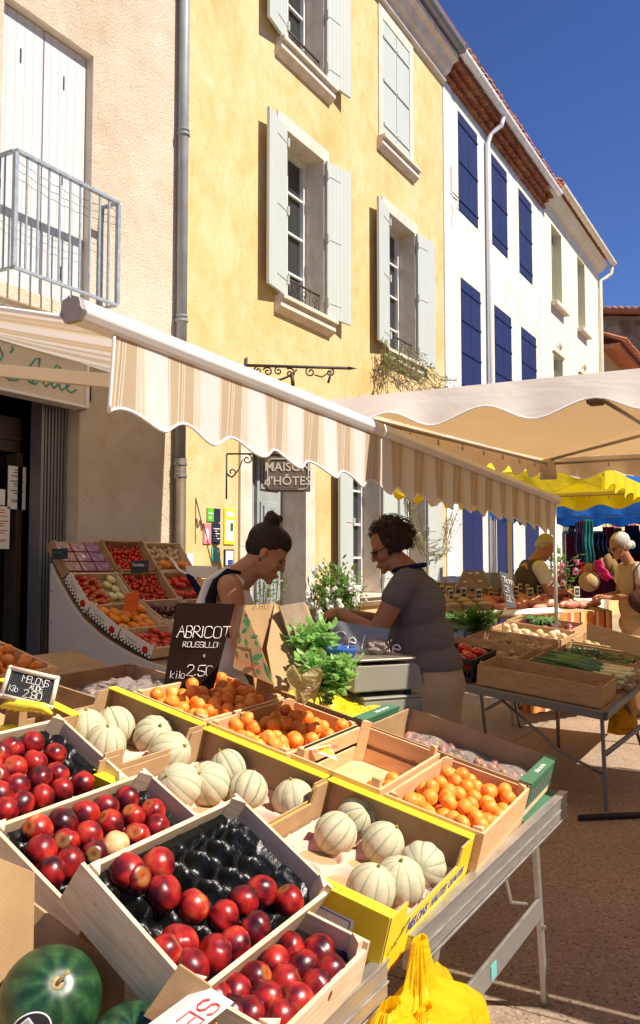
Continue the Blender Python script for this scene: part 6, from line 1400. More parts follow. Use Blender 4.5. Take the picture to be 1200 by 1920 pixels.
MB().grid(rbf, 40, 2).build('band', MAT['white'], rbn, smooth=True); MB().grid(lambda u, v: rbf(u*.14, v)+Vector((0, 0, .002)), 8, 2).build('stripe', MAT['yellow_print'], rbn); MB().grid(lambda u, v: rbf(u*.14, .2+.12*v)+Vector((0, 0, .004)), 8, 2).build('stripe', MAT['red_print'], rbn); MB().grid(lambda u, v: rbf(u*.14, .6+.12*v)+Vector((0, 0, .004)), 8, 2).build('stripe', MAT['red_print'], rbn)
MB().grid(lambda u, v: rbf(.9+u*.1, v)+Vector((0, 0, .002)), 8, 2).build('stripe', MAT['yellow_print'], rbn)
for (px, py, D, lb, tx) in ((262, 1064, 5.25, 'black price card standing in the cherry tomatoes', 'Tomates'), (112, 1040, 5.95, 'dark price card behind the berry punnets', 'Fraises')):
    pc = thing('price_card', lb, 'price card', dep(px, py, D)); q_ = dep(px, py, D); MB().slab([q_-RT*.055+Vector((0, 0, -.035)), q_+RT*.055+Vector((0, 0, -.03)), q_+RT*.055+Vector((0, 0, .045)), q_-RT*.055+Vector((0, 0, .04))], -.004).build('card', MAT['black'], pc, world=True)
    w_ = MB(); write(w_, tx, q_-RT*.045-FW*.006+Vector((0, 0, .008)), RT, (0, 0, 1), .018, .0011, .75); w_.build('lettering', MAT['chalk'] if 'Tom' in tx else MAT['teal'], pc, world=True)
b_ = thing('produce_crate', 'white edged crate and blue cloth at the right end of the wall stand', 'crate', (5.95, 4.2, .9))
MB().slab([dep(352, 1060, 5.9), dep(408, 1062, 6.2), dep(410, 1084, 6.2), dep(356, 1082, 5.9)], .02).build('end_board', MAT['white'], b_, world=True); MB().slab([dep(368, 1085, 5.85), dep(412, 1087, 6.1), dep(412, 1102, 6.1), dep(372, 1100, 5.85)], .02).build('side_board', MAT['wood_warm'], b_, world=True)
MB().slab([dep(352, 1075, 5.8), dep(362, 1080, 5.82), dep(402, 1140, 5.8), dep(396, 1150, 5.78)], .03).build('cloth_edge', MAT['navy_cloth'], b_, world=True)

# ------------------------------------------------------------------ vegetable table
P1, P2, P4 = Vector((5.3, 1.1, .62)), Vector((5.72, 2.45, .80)), Vector((7.55, .98, .80))
ux = (P4-P1).normalized(); uy = (P2-P1); uy = (uy-ux*uy.dot(ux)).normalized(); uz = ux.cross(uy)
MV = Matrix((ux, uy, uz)).transposed().to_4x4(); MV.translation = P1
vt = thing('market_table', 'vegetable table on thin metal legs beyond the front stall', 'table', (6.4, 1.7, 0)); 
def vp(x, y, z=0): return MV @ Vector((x, y, z))
tp = MB().box((.0, .0, -.03), (2.6, 1.35, -.008), MV); tp.build('table_top', MAT['wood_dark'], vt, world=True)
rl = MB().box((-.03, -.03, -.05), (-.001, 1.38, .0), MV).box((-.03, -.03, -.05), (2.6, -.001, .0), MV); rl.build('rail', MAT['zinc'], vt, world=True, bevel=.003)
for (a, b) in ((vp(.05, .02, -.04), Vector((5.42, 1.12, 0))), (vp(.6, .02, -.04), Vector((6.3, .98, 0))), (vp(2.3, .02, -.04), Vector((7.5, .95, 0))), (vp(1.2, 1.3, -.04), Vector((7.1, 2.45, 0))), (vp(1.75, 1.3, -.04), Vector((7.75, 2.35, 0)))): leg(a, b, .03, .02, 'leg', 'zinc', vt)
MB().tube([vp(.1, .75, -.04), vp(.05, .25, -.32), (5.42, 1.14, .22)], .009, 6).build('brace', MAT['zinc'], vt, world=True, smooth=True)
MB().tube([(5.42, 1.12, .34), (6.25, 1.0, .42)], .016, 6).build('brace', MAT['zinc'], vt, world=True, smooth=True); MB().tube([(7.1, 2.45, .25), (7.75, 2.35, .33)], .016, 6).build('brace', MAT['zinc'], vt, world=True, smooth=True)
def vcrate(label, x, y, La, Lb, H, mat='wood_dark', yaw=0, z=0, tilt=0, **kw):
    c_ = crate('vegetable_crate', label, (0, 0, 0), 0, 0, (La, Lb, H), mat, 'crates on the vegetable table', **kw); c_.matrix_basis = MV @ place((x, y, z), yaw, tilt); return c_
MAT['wood_mid'] = m_wood('brown_crate_wood', (.42, .25, .12), (.58, .38, .21))
v1 = vcrate('long wooden crate of shallots at the near corner of the vegetable table', .20, .42, .34, .80, .13, 'wood_mid', lift=.02, low=.0, z=0)
drop(v1, (-.15, .15, -.37, .37), .022, 60, 'shallot', 'shallot in the long wooden crate at the near corner', 'shallot', 'shallots on the vegetable table', .06, 2, tries=8)
v2 = thing('plastic_crate', 'black slotted plastic crate of red tomatoes on the vegetable table', 'crate', MV @ place((.24, 1.12, 0), 0), 'black plastic crates')
pc = MB(); a, b, H = .2, .26, .15
for s_ in (-1, 1):
    pc.box((-a, s_*b-.006, 0), (a, s_*b+.006, .03)).box((-a, s_*b-.008, H-.03), (a, s_*b+.008, H)); pc.box((s_*a-.006, -b, 0), (s_*a+.006, b, .03)).box((s_*a-.008, -b, H-.03), (s_*a+.008, b, H-.0))
    for i in range(17): t_ = -1+2*i/16; pc.box((t_*a-.0045, s_*b-.004, .03), (t_*a+.0045, s_*b+.004, H-.03)); pc.box((s_*a-.004, t_*b-.0055, .03), (s_*a+.004, t_*b+.0055, H-.03))
    pc.box((-a, s_*b-.003, .07), (a, s_*b+.003, .078)); pc.box((s_*a-.003, -b, .07), (s_*a+.003, b, .078))
pc.build('basket', MAT['black'], v2, bevel=.001); MB().box((-a, -b, .0), (a, b, .006)).build('base_board', MAT['black'], v2)
drop(v2, (-.19, .19, -.25, .25), .046, 34, 'beef_tomato', 'large red tomato in the black slotted crate', 'tomato', 'tomatoes in the black crate', .155, 4, rot=(.3, .2, 0))
v3 = vcrate('open wooden crate full of leeks on the vegetable table', .66, .36, .46, .62, .09, 'wood_mid', low=.0)
for i in range(26):
    rgx = random.Random(i*7+1); x = -.17+.34*(i % 9)/8+rgx.uniform(-.01, .01); z = .03+.034*(i//9); y0_ = -.36+rgx.uniform(-.04, .03)
    lk = thing('leek', 'leek with white stalk and dark green leaves in the leek crate', 'leek', v3.matrix_basis @ place((x, 0, z), rgx.uniform(-8, 8)+4), 'leeks')
    MB().tube([(0, y0_, 0), (0, y0_+.02, 0), (0, y0_+.20, .0)], [.018, .0155, .014], 8).build('stalk', MAT['leek_white'], lk, smooth=True)
    lg = MB()
    for k in range(4): dx = rgx.uniform(-.05, .05); dz = rgx.uniform(0, .05); lg.tube([(0, y0_+.195, 0), (dx*.3, y0_+.35, dz*.5+.005*k), (dx, y0_+.50+rgx.uniform(0, .12), dz)], [.014, .020, .004], 5)
    lg.build('leaf', MAT['leek_green'], lk, smooth=True)
    rt = MB()
    for k in range(7): a_ = rgx.uniform(0, 6.28); rt.tube([(0, y0_, 0), (.02*math.cos(a_), y0_-.03, .015*math.sin(a_)), (.03*math.cos(a_+.5), y0_-.06, .02*math.sin(a_)-.005)], .0018, 3)
    rt.build('root', MAT['root'], lk)
for i in range(3):
    bnd = thing('rubber_band', 'red rubber band round a bundle of leeks', 'rubber band', v3.matrix_basis @ place((-.12+.12*i, -.13+.02*i, .07)), 'red bands on the leeks'); MB().tube([(.045*math.cos(t*.3927), .006*math.sin(t*.7), .028*math.sin(t*.3927)) for t in range(17)], .006, 6).build('band', MAT['red_print'], bnd, smooth=True)
vs_list = [('wooden crate of potatoes behind the black tomato crate', .66, 1.03, .44, .60, .10, 'potato', .028, 45), ('wooden crate of yellow potatoes in the middle of the vegetable table', 1.12, .98, .42, .60, .10, 'potato', .028, 45), ('wooden crate of flat green beans beside the pine board', 1.16, .34, .44, .58, .09, None, 0, 0),
           ('wooden crate of pale onions under white labels', 1.58, .98, .42, .60, .10, 'onion', .034, 34), ('wooden crate of red onions with a green bunch', 2.02, 1.02, .42, .56, .10, 'red_onion', .036, 26), ('far wooden crate of potatoes next to the grey board', 1.60, .34, .40, .58, .10, 'potato', .028, 34)]
for k, (lb, x, y, La, Lb, H, kind, r_, n_) in enumerate(vs_list):
    c_ = vcrate(lb, x, y, La, Lb, H, 'wood_mid', low=.0, lift=.012)
    if kind: drop(c_, (-La/2+.01, La/2-.01, -Lb/2+.01, Lb/2-.01), r_, n_, kind, kind.replace('_', ' ')+' in the '+['crate behind the black tomato crate', 'middle crate of the vegetable table', '', 'crate under white labels', 'crate with a green bunch', 'far crate next to the grey board'][k], kind.replace('_', ' '), kind.replace('_', ' ')+' group '+['a', 'b', 'c', 'd', 'e', 'f'][k], H-.01, 5+k, tries=8)
    if k == 2:
        bm = thing('green_beans', 'heap of long green beans in a crate', 'beans', c_.matrix_basis, None); bm['kind'] = 'stuff'; gb_ = MB(); rgx = random.Random(5)
        for i in range(170):
            x_, y_, a_ = rgx.uniform(-.18, .18), rgx.uniform(-.25, .25), rgx.uniform(-.9, .9); l_ = rgx.uniform(.05, .09); z_ = .02+rgx.uniform(0, .05); gb_.tube([(x_-l_*math.cos(a_), y_-l_*math.sin(a_), z_), (x_, y_, z_+.01), (x_+l_*math.cos(a_), y_+l_*math.sin(a_), z_)], [.003, .005, .003], 4)
        gb_.build('bean', MAT['leek_green'], bm)
def greens(label, x, y, z, n_, seed, L_=.16):
    g_ = thing('leaf_bunch', label, 'greens', MV @ place((x, y, z))); lf = MB(); rgx = random.Random(seed)
    for i in range(n_):
        a_ = rgx.uniform(0, 6.28); l_ = rgx.uniform(.5, 1)*L_; o_ = Vector((rgx.uniform(-.1, .1), rgx.uniform(-.08, .08), 0)); lf.tube([o_, o_+Vector((l_*.5*math.cos(a_), l_*.5*math.sin(a_), .05)), o_+Vector((l_*math.cos(a_), l_*math.sin(a_), rgx.uniform(0, .06)))], [.003, .006, .001], 4)
    lf.build('foliage', MAT['leek_green'], g_, smooth=True)
greens('feathery green bunch lying over the red onions', 2.0, 1.05, .08, 120, 3); greens('green onion tops on the far left of the vegetable table', .95, 1.5, .10, 110, 5, .22); greens('green leaf bunch behind the striped shirt', 1.4, 1.55, .10, 130, 6, .25)
herb('salad_bunch', 'loose green salad bunch standing on the vegetable table', vp(1.3, 1.35, .15), .15, 420, .07, 'bush', 17, cat='greens', stems=22, ell=(1, 1, .7))
bp = thing('pine_board', 'long pine board standing across the end of the vegetable table', 'board', dep(1130, 1200, 6.4)); q_ = [dep(1100, 1168, 6.3), dep(1290, 1222, 6.0), dep(1290, 1262, 6.0), dep(1100, 1198, 6.3)]; MB().slab(q_, .015).build('plank', m_wood('knotty_pine', (.55, .37, .17), (.70, .50, .27)), bp, world=True, bevel=.002)
gbd = thing('chalk_board', 'tall grey chalk board with white writing leaning on the vegetable table', 'price board', dep(955, 1110, 6.9)); q_ = [dep(936, 1071, 6.95), dep(954, 1076, 6.93), dep(968, 1140, 6.85), dep(950, 1139, 6.87)]
MB().slab(q_, -.008).build('board', MAT['zinc'], gbd, world=True); w_ = MB(); n_ = -FW*.012
for k, tx in enumerate(('Tom', '3', '50')): write(w_, tx, q_[0].lerp(q_[3], .30+.26*k)+RT*.012+n_, q_[1]-q_[0], q_[0]-q_[3], .05, .0032, .62)
w_.build('lettering', MAT['chalk'], gbd, world=True)
dcb = thing('slotted_carton', 'brown slotted carton standing behind the vegetable table', 'carton', dep(893, 1090, 8.2)); q_ = [dep(868, 1070, 8.2), dep(908, 1070, 8.2), dep(916, 1104, 8.1), dep(855, 1104, 8.1)]
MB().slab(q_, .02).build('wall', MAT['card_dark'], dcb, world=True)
hs_ = MB()
for px, py in ((882, 1076), (895, 1076), (872, 1092), (900, 1090)): c0_ = dep(px, py, 8.13); hs_.slab([c0_-RT*.018, c0_+RT*.018, c0_+RT*.018+Vector((0, 0, .012)), c0_-RT*.018+Vector((0, 0, .012))], .002)
hs_.build('slot', MAT['white'], dcb, world=True)
ob = thing('plastic_bags', 'yellow orange plastic bags hanging at the right edge of the vegetable table', 'plastic bags', dep(1190, 1300, 5.6)); c0_ = dep(1192, 1300, 5.7)
MB().grid(lambda u, v: c0_+RT*(-.09+.09*math.cos(u*6.283)*(.4+.7*v)*(1+.1*math.sin(u*40)))+FW*(.06*math.sin(u*6.283)*(1+.1*math.sin(u*31)))+Vector((0, 0, .16-.42*v)), 70, 14).build('bag', m_canvas('amber_film', (.75, .38, .01), (.9, .42, .01), .3, .25, 10, 1.0), ob, world=True, smooth=True)
# right-hand umbrella foot on the paving
fo = thing('stand_foot', 'flat dark metal foot of a canopy stand on the shaded paving', 'stand foot', at(1140, 1532, 2, .03)); a_, b_ = at(1085, 1533, 2, .02), at(1330, 1522, 2, .02); MB().tube([a_, b_], [.018, .018], 8).build('bar', MAT['black'], fo, world=True, smooth=True)

# ------------------------------------------------------------------ cured meat and spice stall, clothes stall
T0, T1 = dep(855, 1118, 7.5), dep(1128, 1112, 8.7)
T0.z = T1.z = 1.02; ux2 = (T1-T0).normalized(); uy2 = Vector((0, 0, 1)).cross(ux2); uy2 = uy2 if uy2.dot(FW) > 0 else -uy2
LT = (T1-T0).length
st = thing('meat_stall', 'long stall table under an orange striped cloth with cured meats', 'table', T0.lerp(T1, .5)*1.0-Vector((0, 0, 1.02)))
def sp_(x, y, z): return T0+ux2*x+uy2*y+Vector((0, 0, z))
MB().slab([sp_(0, -.1, 0), sp_(LT, -.1, 0), sp_(LT, .75, .17), sp_(0, .75, .17)], -.03).build('table_top', MAT['sack'], st, world=True)
cl = MB(); cl.grid(lambda u, v: sp_(LT*.35+LT*.66*u, -.105-.015*math.sin(u*60)*v, -.003-.9*v), 90, 6); cl.grid(lambda u, v: sp_(LT+.012+.01*math.sin(u*30)*v, -.1+.85*u, .17*u-.9*v), 40, 6); cl.build('cloth', MAT['orange_stripe'], st, world=True, smooth=True)
MB().box((-.02, 0, 0), (.02, .04, .9), Matrix.Translation(sp_(.1, .3, -1.0))).build('leg', MAT['wood_dark'], st, world=True)
wsh = MB(); wsh.slab([sp_(.1, -.16, .0), sp_(LT*.6, -.16, .0), sp_(LT*.6, -.1, .04), sp_(.1, -.1, .04)], .02); wsh.build('front_ledge', MAT['white'], st, world=True)
rg = random.Random(31)
for i in range(64):
    u = rg.uniform(.30, .99); y = rg.uniform(0, .5); lm_ = rg.uniform(.07, .12)
    o = MB().ell((0, 0, 0), (lm_, .035, .035), nu=12, nv=8).build('cured_sausage', MAT['sausage'], None, smooth=True, world=None); o.matrix_basis = Matrix.Translation(sp_(LT*u, y, .04+.2*y+rg.uniform(0, .03))) @ rotm(rg.uniform(-60, 60), 0, 0)
    tag(o, 'pink cured sausage heaped on the striped cloth stall', 'sausage', 'cured sausages on the stall')
for i in range(9):
    u = .03+.033*i+.002*(i % 3); y = .1+.14*(i % 3)
    sk = thing('spice_basket', 'round straw basket of pale goods left of the sausages', 'basket', sp_(LT*u, y, .03+.2*y), 'straw baskets on the stall'); MB().cyl((0, 0, 0), (0, 0, .05), .05, .075, 14).build('basket', MAT['sack'], sk); MB().ell((0, 0, .05), (.07, .07, .03), nu=12, nv=6).build('goods', MAT['potato'], sk, smooth=True)
for i in range(34):
    u = .02+.96*i/33; y = .50+.10*math.sin(i*1.7) if i % 2 else .30+.08*math.sin(i*2.1); w2 = .034
    pcd = thing('price_tag', 'small framed price tag standing on the cured meat stall', 'price tag', sp_(LT*u, y, .06+.2*y), 'price tags on the meat stall')
    if i == 0:
        MB().box((-w2, -.002, .03), (w2, .002, .13)).build('card', MAT['cream_paint'], pcd); MB().box((-w2*.75, -.004, .045), (w2*.75, -.0022, .112)).build('chalk_face', MAT['black'], pcd); MB().cyl((0, 0, 0), (0, 0, .03), .003, n=5).build('stick', MAT['iron'], pcd)
        w_ = MB(); write(w_, '2.80', Vector((-.02, -.0045, .07)), (1, 0, 0), (0, 0, 1), .018, .0014, .7); w_.build('lettering', MAT['chalk'], pcd); pc0 = pcd; pcd.matrix_basis = Matrix.Translation(pcd.matrix_basis.translation) @ Matrix.Rotation(math.atan2(ux2.y, ux2.x), 4, 'Z')
    else:
        M_ = Matrix.Translation(sp_(LT*u, y, .06+.2*y)) @ Matrix.Rotation(math.atan2(ux2.y, ux2.x)+rg.uniform(-.3, .3), 4, 'Z'); bpy.data.objects.remove(pcd); dup(pc0, M_)
cr = thing('goods_crate', 'row of dark cardboard boxes along the back of the meat stall', 'crate', sp_(LT*.2, .78, .1)); MB().box((-.55, -.03, 0), (.9, .03, .13), Matrix.Translation(sp_(LT*.25, .78, .15)) @ Matrix.Rotation(math.atan2(ux2.y, ux2.x), 4, 'Z')).build('board', MAT['wood_dark'], cr, world=True)
tc = thing('tea_box', 'white and grey boxes left of the grey chalk board', 'box', dep(925, 1095, 8.4)); MB().box((-.12, -.1, 0), (.05, .1, .16), Matrix.Translation(dep(925, 1104, 8.4)) @ rotm(-30)).box((.055, -.1, 0), (.2, .1, .13), Matrix.Translation(dep(925, 1104, 8.4)) @ rotm(-30)).build('carton', MAT['zinc'], tc, world=True)
# hanging clothes and scarves
def cloth(name, label, cat, px0, px1, py0, py1, D, mat, fold=9, amp=.03, group=None, taper=.8):
    r_ = thing(name, label, cat, dep((px0+px1)/2, py1, D), group); c0_ = dep((px0+px1)/2, py0, D); w0 = (px1-px0)/F0*D; hh = (py1-py0)/F0*D
    MB().grid(lambda u, v: c0_+RT*((u-.5)*w0*(taper+(1-taper)*v)+.01*math.sin(v*9))+FW*(amp*math.sin(u*fold*2)+.02*math.sin(v*7))-Vector((0, 0, hh*v*(1-.06*math.sin(u*11)))), 40, 20).build('fabric', MAT[mat], r_, world=True, smooth=True, solid=.004); return r_
cloth('scarf', 'long turquoise scarf hanging from the blue canopy', 'scarf', 1092, 1112, 974, 1062, 11.3, 'teal_cloth'); cloth('scarf', 'violet scarf hanging left of the turquoise one', 'scarf', 1077, 1091, 978, 1078, 11.4, 'purple_cloth'); cloth('scarf', 'narrow crimson scarf low between the violet and turquoise ones', 'scarf', 1088, 1096, 1055, 1085, 11.2, 'red_cloth')
cloth('scarf', 'brown red scarf tucked between the violet and turquoise ones', 'scarf', 1086, 1095, 976, 1052, 11.45, 'maroon_cloth'); cloth('dress', 'dark navy garment left of the scarves', 'dress', 1066, 1078, 985, 1006, 11.6, 'navy_cloth'); cloth('bag', 'dark patterned bag hanging right of the turquoise scarf', 'bag', 1115, 1137, 1000, 1042, 11.5, 'navy_cloth', taper=1)
cloth('dress', 'maroon garment hanging in the shade of the blue canopy', 'dress', 1128, 1152, 988, 1040, 12.0, 'maroon_cloth'); cloth('dress', 'dark green patterned garment at the right edge under the blue canopy', 'dress', 1168, 1200, 985, 1040, 12.2, 'navy_cloth'); cloth('shawl', 'mustard shawl hanging above the grey haired woman', 'shawl', 1146, 1166, 990, 1012, 12.1, 'tan_cloth')
for k, (px, py) in enumerate(((1128, 1064), (1140, 1056), (1150, 1066))):
    o = MB().ell((0, 0, 0), (.09, .06, .12), nu=14, nv=10, fn=lambda p: p*(1+.15*mnoise.noise(p*2))).build('canvas_bag', MAT['tan_cloth'], None, smooth=True, world=None); o.matrix_basis = Matrix.Translation(dep(px, py, 10.6)); tag(o, 'tan cloth bag hanging behind the pink scarf', 'bag', 'tan bags behind the pink scarf')
bk = thing('clothes_rail', 'dark clothes rail packed with garments under the blue canopy', 'clothes rail', dep(1130, 1090, 12.3)); 
kb = MB()
for i in range(26):
    c0_ = dep(1062+i*6, 1000, 12.6+.1*math.sin(i)); kb.slab([c0_, c0_+RT*.12+FW*.03, c0_+RT*.12+FW*.03-Vector((0, 0, .95)), c0_-Vector((0, 0, .95))], .02)
kb.build('garments', MAT['maroon_cloth'], bk, world=True); MB().tube([dep(1056, 998, 12.6), dep(1230, 998, 12.6)], .02, 8).build('rail', MAT['zinc'], bk, world=True)
MB().tube([dep(1056, 998, 12.6), Vector((dep(1056, 998, 12.6).x, dep(1056, 998, 12.6).y, 0))], .02, 8).build('leg', MAT['zinc'], bk, world=True)
pk = thing('scarf', 'hot pink scarf draped on a cream basket beside the sausages', 'scarf', dep(1122, 1080, 8.9)); c0_ = dep(1122, 1056, 8.9)
MB().grid(lambda u, v: c0_+RT*((u-.5)*.10+.13*v**1.5+.012*math.sin(v*14))+FW*(.03*math.sin(u*8))-Vector((0, 0, .19*v-.03*math.sin(u*3.14))), 20, 20).build('fabric', MAT['pink_cloth'], pk, world=True, smooth=True, solid=.012)
cbk = thing('basket', 'cream round basket with a dark top under the pink scarf', 'basket', dep(1105, 1095, 8.95)); MB().ell(dep(1105, 1090, 8.98), (.13, .11, .11), nu=18, nv=12).build('body', MAT['sack'], cbk, world=True, smooth=True); MB().ell(dep(1105, 1066, 8.98), (.06, .06, .06), nu=12, nv=8).build('goods', MAT['wood_dark'], cbk, world=True, smooth=True)
pol = thing('canopy_pole', 'thin metal pole holding the corner of the awning and yellow canopy', 'pole', at(1041, 1180, 2, .0) if False else dep(1042, 1100, 7.0)); b_ = dep(1042, 1100, 7.0); b0_ = Vector((b_.x, b_.y, 0)); pol.matrix_basis = Matrix.Translation(b0_); MB().cyl((0, 0, 0), (0, 0, 2.05), .016, n=10).tube([(0, 0, 2.03), (.18, .02, 2.06)], .010, 6).build('tube', MAT['steel'], pol, smooth=True)
pol2 = thing('canopy_pole', 'pale wooden pole left of the man in the olive vest', 'pole', dep(957, 1100, 8.0)); b_ = dep(957, 1100, 8.0); pol2.matrix_basis = Matrix.Translation(Vector((b_.x, b_.y, 0))); MB().cyl((0, 0, 0), (0, 0, 2.15), .02, n=10).build('tube', MAT['cream_sign'], pol2, smooth=True)

# ------------------------------------------------------------------ plants on the facades
pr0 = at(628, 1130, 1, 4.62); herb('rose_bush', 'white flowering rose bush beside the house door', pr0, .44, 1700, .075, 'bush', 5, stemz=0.02, cat='bush', stems=44, ell=(.8, .45, 1.0), flower=(75, .058, 'petal'))
pr1 = at(668, 1110, 1, 4.60); herb('rose_bush', 'thin rose shoots with two white blooms under the window', pr1, .22, 120, .05, 'bush', 6, stemz=0.3, cat='bush', stems=8, ell=(1, .5, 1.0), flower=(4, .034, 'petal'))
pr2 = at(505, 1098, 1, 4.55); herb('potted_plant', 'pale trailing plant with tiny white flowers on the doorstep', pr2, .26, 380, .05, 'bush', 9, stemz=.15, cat='plant', stems=18, ell=(1, .5, .7), flower=(10, .02, 'petal'))
pr3 = dep(1055, 1062, 10.2); herb('flower_pot', 'pink hydrangea like flowers behind the man in the vest', pr3, .24, 260, .08, 'bush', 12, stemz=.6, cat='plant', stems=16, flower=(16, .06, 'pink_petal'))
def vine(label, pts, seed, nl, spread=.12, y=4.93, leafL=.045, bare=8):
    r_ = thing('vine', label, 'climber', Vector((pts[0][0], y, 0))); rgx = random.Random(seed); sm, lf = MB(), MB()
    for b in range(bare):
        path = []; off = (rgx.uniform(-spread, spread), rgx.uniform(-spread, spread))
        for i, (x, z) in enumerate(pts): path.append(Vector((x+off[0]+rgx.gauss(0, spread*.5), y-rgx.uniform(0, .10), z+off[1]+rgx.gauss(0, spread*.5))))
        sm.tube(path, .0045, 4)
        for i in range(nl//bare):
            k_ = rgx.randrange(len(path)-1); p = path[k_].lerp(path[k_+1], rgx.random())+Vector((rgx.gauss(0, .03), rgx.gauss(-.02, .02), rgx.gauss(0, .03))); d = Vector((rgx.gauss(0, 1), rgx.gauss(-.4, .6), rgx.gauss(0, 1))).normalized(); s_ = d.orthogonal().normalized()*leafL*.35
            lf.add([p, p+d*leafL*.5+s_, p+d*leafL, p+d*leafL*.5-s_], [(0, 1, 2, 3)])
    sm.build('stem', MAT['stem'], r_, world=True); lf.build('foliage', MAT['vine'], r_, world=True); return r_
vine('sparse dry climber under the upper window of the ochre house', [(10.2, 4.15), (10.6, 4.25), (11.1, 4.22), (11.6, 4.35), (12.2, 4.25), (12.9, 4.3)], 3, 620, .13)
vine('thin climber strands hanging down the ochre wall below the sill', [(10.2, 4.5), (10.25, 4.1), (10.15, 3.7)], 5, 90, .09)
vine('bare climber stems hanging between the ground floor shutters', [(11.0, 3.3), (11.1, 2.6), (11.0, 2.1), (11.4, 1.7), (12.3, 1.75), (12.8, 2.3)], 6, 300, .13)
vine('dark climber trunk beside the ground floor window', [(10.95, 3.4), (10.98, 2.8), (10.9, 2.3)], 8, 130, .05, bare=14)
fr_ = thing('climber_leaves', 'green climber leaves showing between the canopies', 'climber', Vector((14, 4.7, 3)))
lf = MB(); rgx = random.Random(4)
for i in range(160): p = Vector((rgx.uniform(12.8, 15.5), 4.88, rgx.gauss(2.95, .12))); d = Vector((rgx.gauss(0, 1), -.4, rgx.gauss(0, 1))).normalized(); s_ = d.orthogonal().normalized()*.02; lf.add([p, p+d*.03+s_, p+d*.06, p+d*.03-s_], [(0, 1, 2, 3)])
lf.build('foliage', MAT['bush'], fr_, world=True)

# ------------------------------------------------------------------ people
def capsule(mb, p0, r0, p1, r1, n=12):
    p0, p1 = Vector(p0), Vector(p1); mb.tube([p0.lerp(p1, i/4) for i in range(5)], [r0+(r1-r0)*i/4 for i in range(5)], n); mb.ell(p0, r0, nu=n, nv=8); mb.ell(p1, r1, nu=n, nv=8)
def blob(mb, name, mat, root, vox, it=5, fac=.5):
    o = mb.build(name, MAT[mat], root, smooth=True); m = o.modifiers.new('r', 'REMESH'); m.mode = 'VOXEL'; m.voxel_size = vox; m.use_smooth_shade = True
    s_ = o.modifiers.new('s', 'SMOOTH'); s_.factor = fac; s_.iterations = it; return o
def hand(mb, wr, d, side, curl=.5, s=1.0, up=None):
    """wrist, forward direction, side vector pointing to the thumb"""
    d = Vector(d).normalized(); t_ = Vector(side); t_ = (t_-d*t_.dot(d)).normalized(); n = d.cross(t_).normalized(); n = n if n.z < 0 else -n
    wr = Vector(wr); pc = wr+d*.05*s
    M_ = Matrix((d, t_, n)).transposed(); mb.ell(pc, (.052*s, .042*s, .016*s), M_.to_4x4(), nu=14, nv=10); capsule(mb, wr-d*.01, .024*s, wr+d*.03*s, .024*s)
    for i, (o_, l_) in enumerate(((.030, .072), (.010, .080), (-.010, .074), (-.029, .058))):
        b0 = wr+d*.085*s+t_*o_*s; m1 = b0+(d*math.cos(curl)+n*math.sin(curl))*l_*.5*s; m2 = m1+(d*math.cos(curl*2.2+.1*i)+n*math.sin(curl*2.2+.1*i))*l_*.5*s; capsule(mb, b0-d*.01, .0095*s, m1, .0085*s, 8); capsule(mb, m1, .0085*s, m2, .007*s, 8)
    th = wr+d*.02*s+t_*.032*s; t1 = th+(d*.75+t_*.6+n*.25).normalized()*.038*s; t2 = t1+(d*.9+n*.35).normalized()*.030*s; capsule(mb, th, .0125*s, t1, .0105*s, 8); capsule(mb, t1, .0105*s, t2, .0085*s, 8)
def head(mb, M, s=1.0):
    e = lambda c, r: mb.ell(M @ (Vector(c)*s), tuple(v*s for v in r), M.to_3x3().to_4x4(), nu=20, nv=14)
    c = lambda a, r0, b, r1: capsule(mb, M @ (Vector(a)*s), r0*s, M @ (Vector(b)*s), r1*s, 10)
    e((-.008, 0, .045), (.094, .074, .086)); e((.025, 0, -.01), (.067, .062, .085)); e((.035, 0, -.065), (.050, .048, .042)); e((.074, 0, -.098), (.018, .022, .017)); c((.088, 0, .018), .008, (.104, 0, -.022), .009); e((.104, 0, -.029), (.010, .013, .008)); e((.073, .024, .030), (.016, .026, .009)); e((.073, -.024, .030), (.016, .026, .009))
    e((.087, 0, -.058), (.011, .022, .007)); e((.085, 0, -.070), (.011, .019, .007)); e((.055, .036, -.028), (.025, .022, .025)); e((.055, -.036, -.028), (.025, .022, .025)); e((-.008, .073, -.002), (.016, .008, .026)); e((-.008, -.073, -.002), (.016, .008, .026))
def face_bits(root, M, s=1.0, lips=True):
    for y in (-1, 1):
        mb = MB().ell(M @ (Vector((.0765, .031*y, .004))*s), (.009*s, .013*s, .007*s), M.to_3x3().to_4x4(), nu=10, nv=8); mb.build('eye', MAT['eye'], root, smooth=True)
    if lips: MB().ell(M @ (Vector((.094, 0, -.064))*s), (.008*s, .020*s, .009*s), M.to_3x3().to_4x4(), nu=12, nv=8).build('lips', MAT['lips'], root, smooth=True)
def legs(mb, hip, foot, r0, r1, side=.1):
    for s_ in (-1, 1): capsule(mb, (hip[0], s_*side, hip[2]), r0, ((hip[0]+foot[0])/2+.01, s_*side, (hip[2]+foot[2])/2), (r0+r1)/2); capsule(mb, ((hip[0]+foot[0])/2+.01, s_*side, (hip[2]+foot[2])/2), (r0+r1)/2, (foot[0], s_*side, foot[2]), r1)
def shoes(root, x=0, side=.1, mat='black'):
    for s_ in (-1, 1): MB().ell((x+.05, s_*side, .04), (.13, .045, .045), nu=14, nv=8).build('shoe', MAT[mat], root, smooth=True)
from mathutils import noise as _n
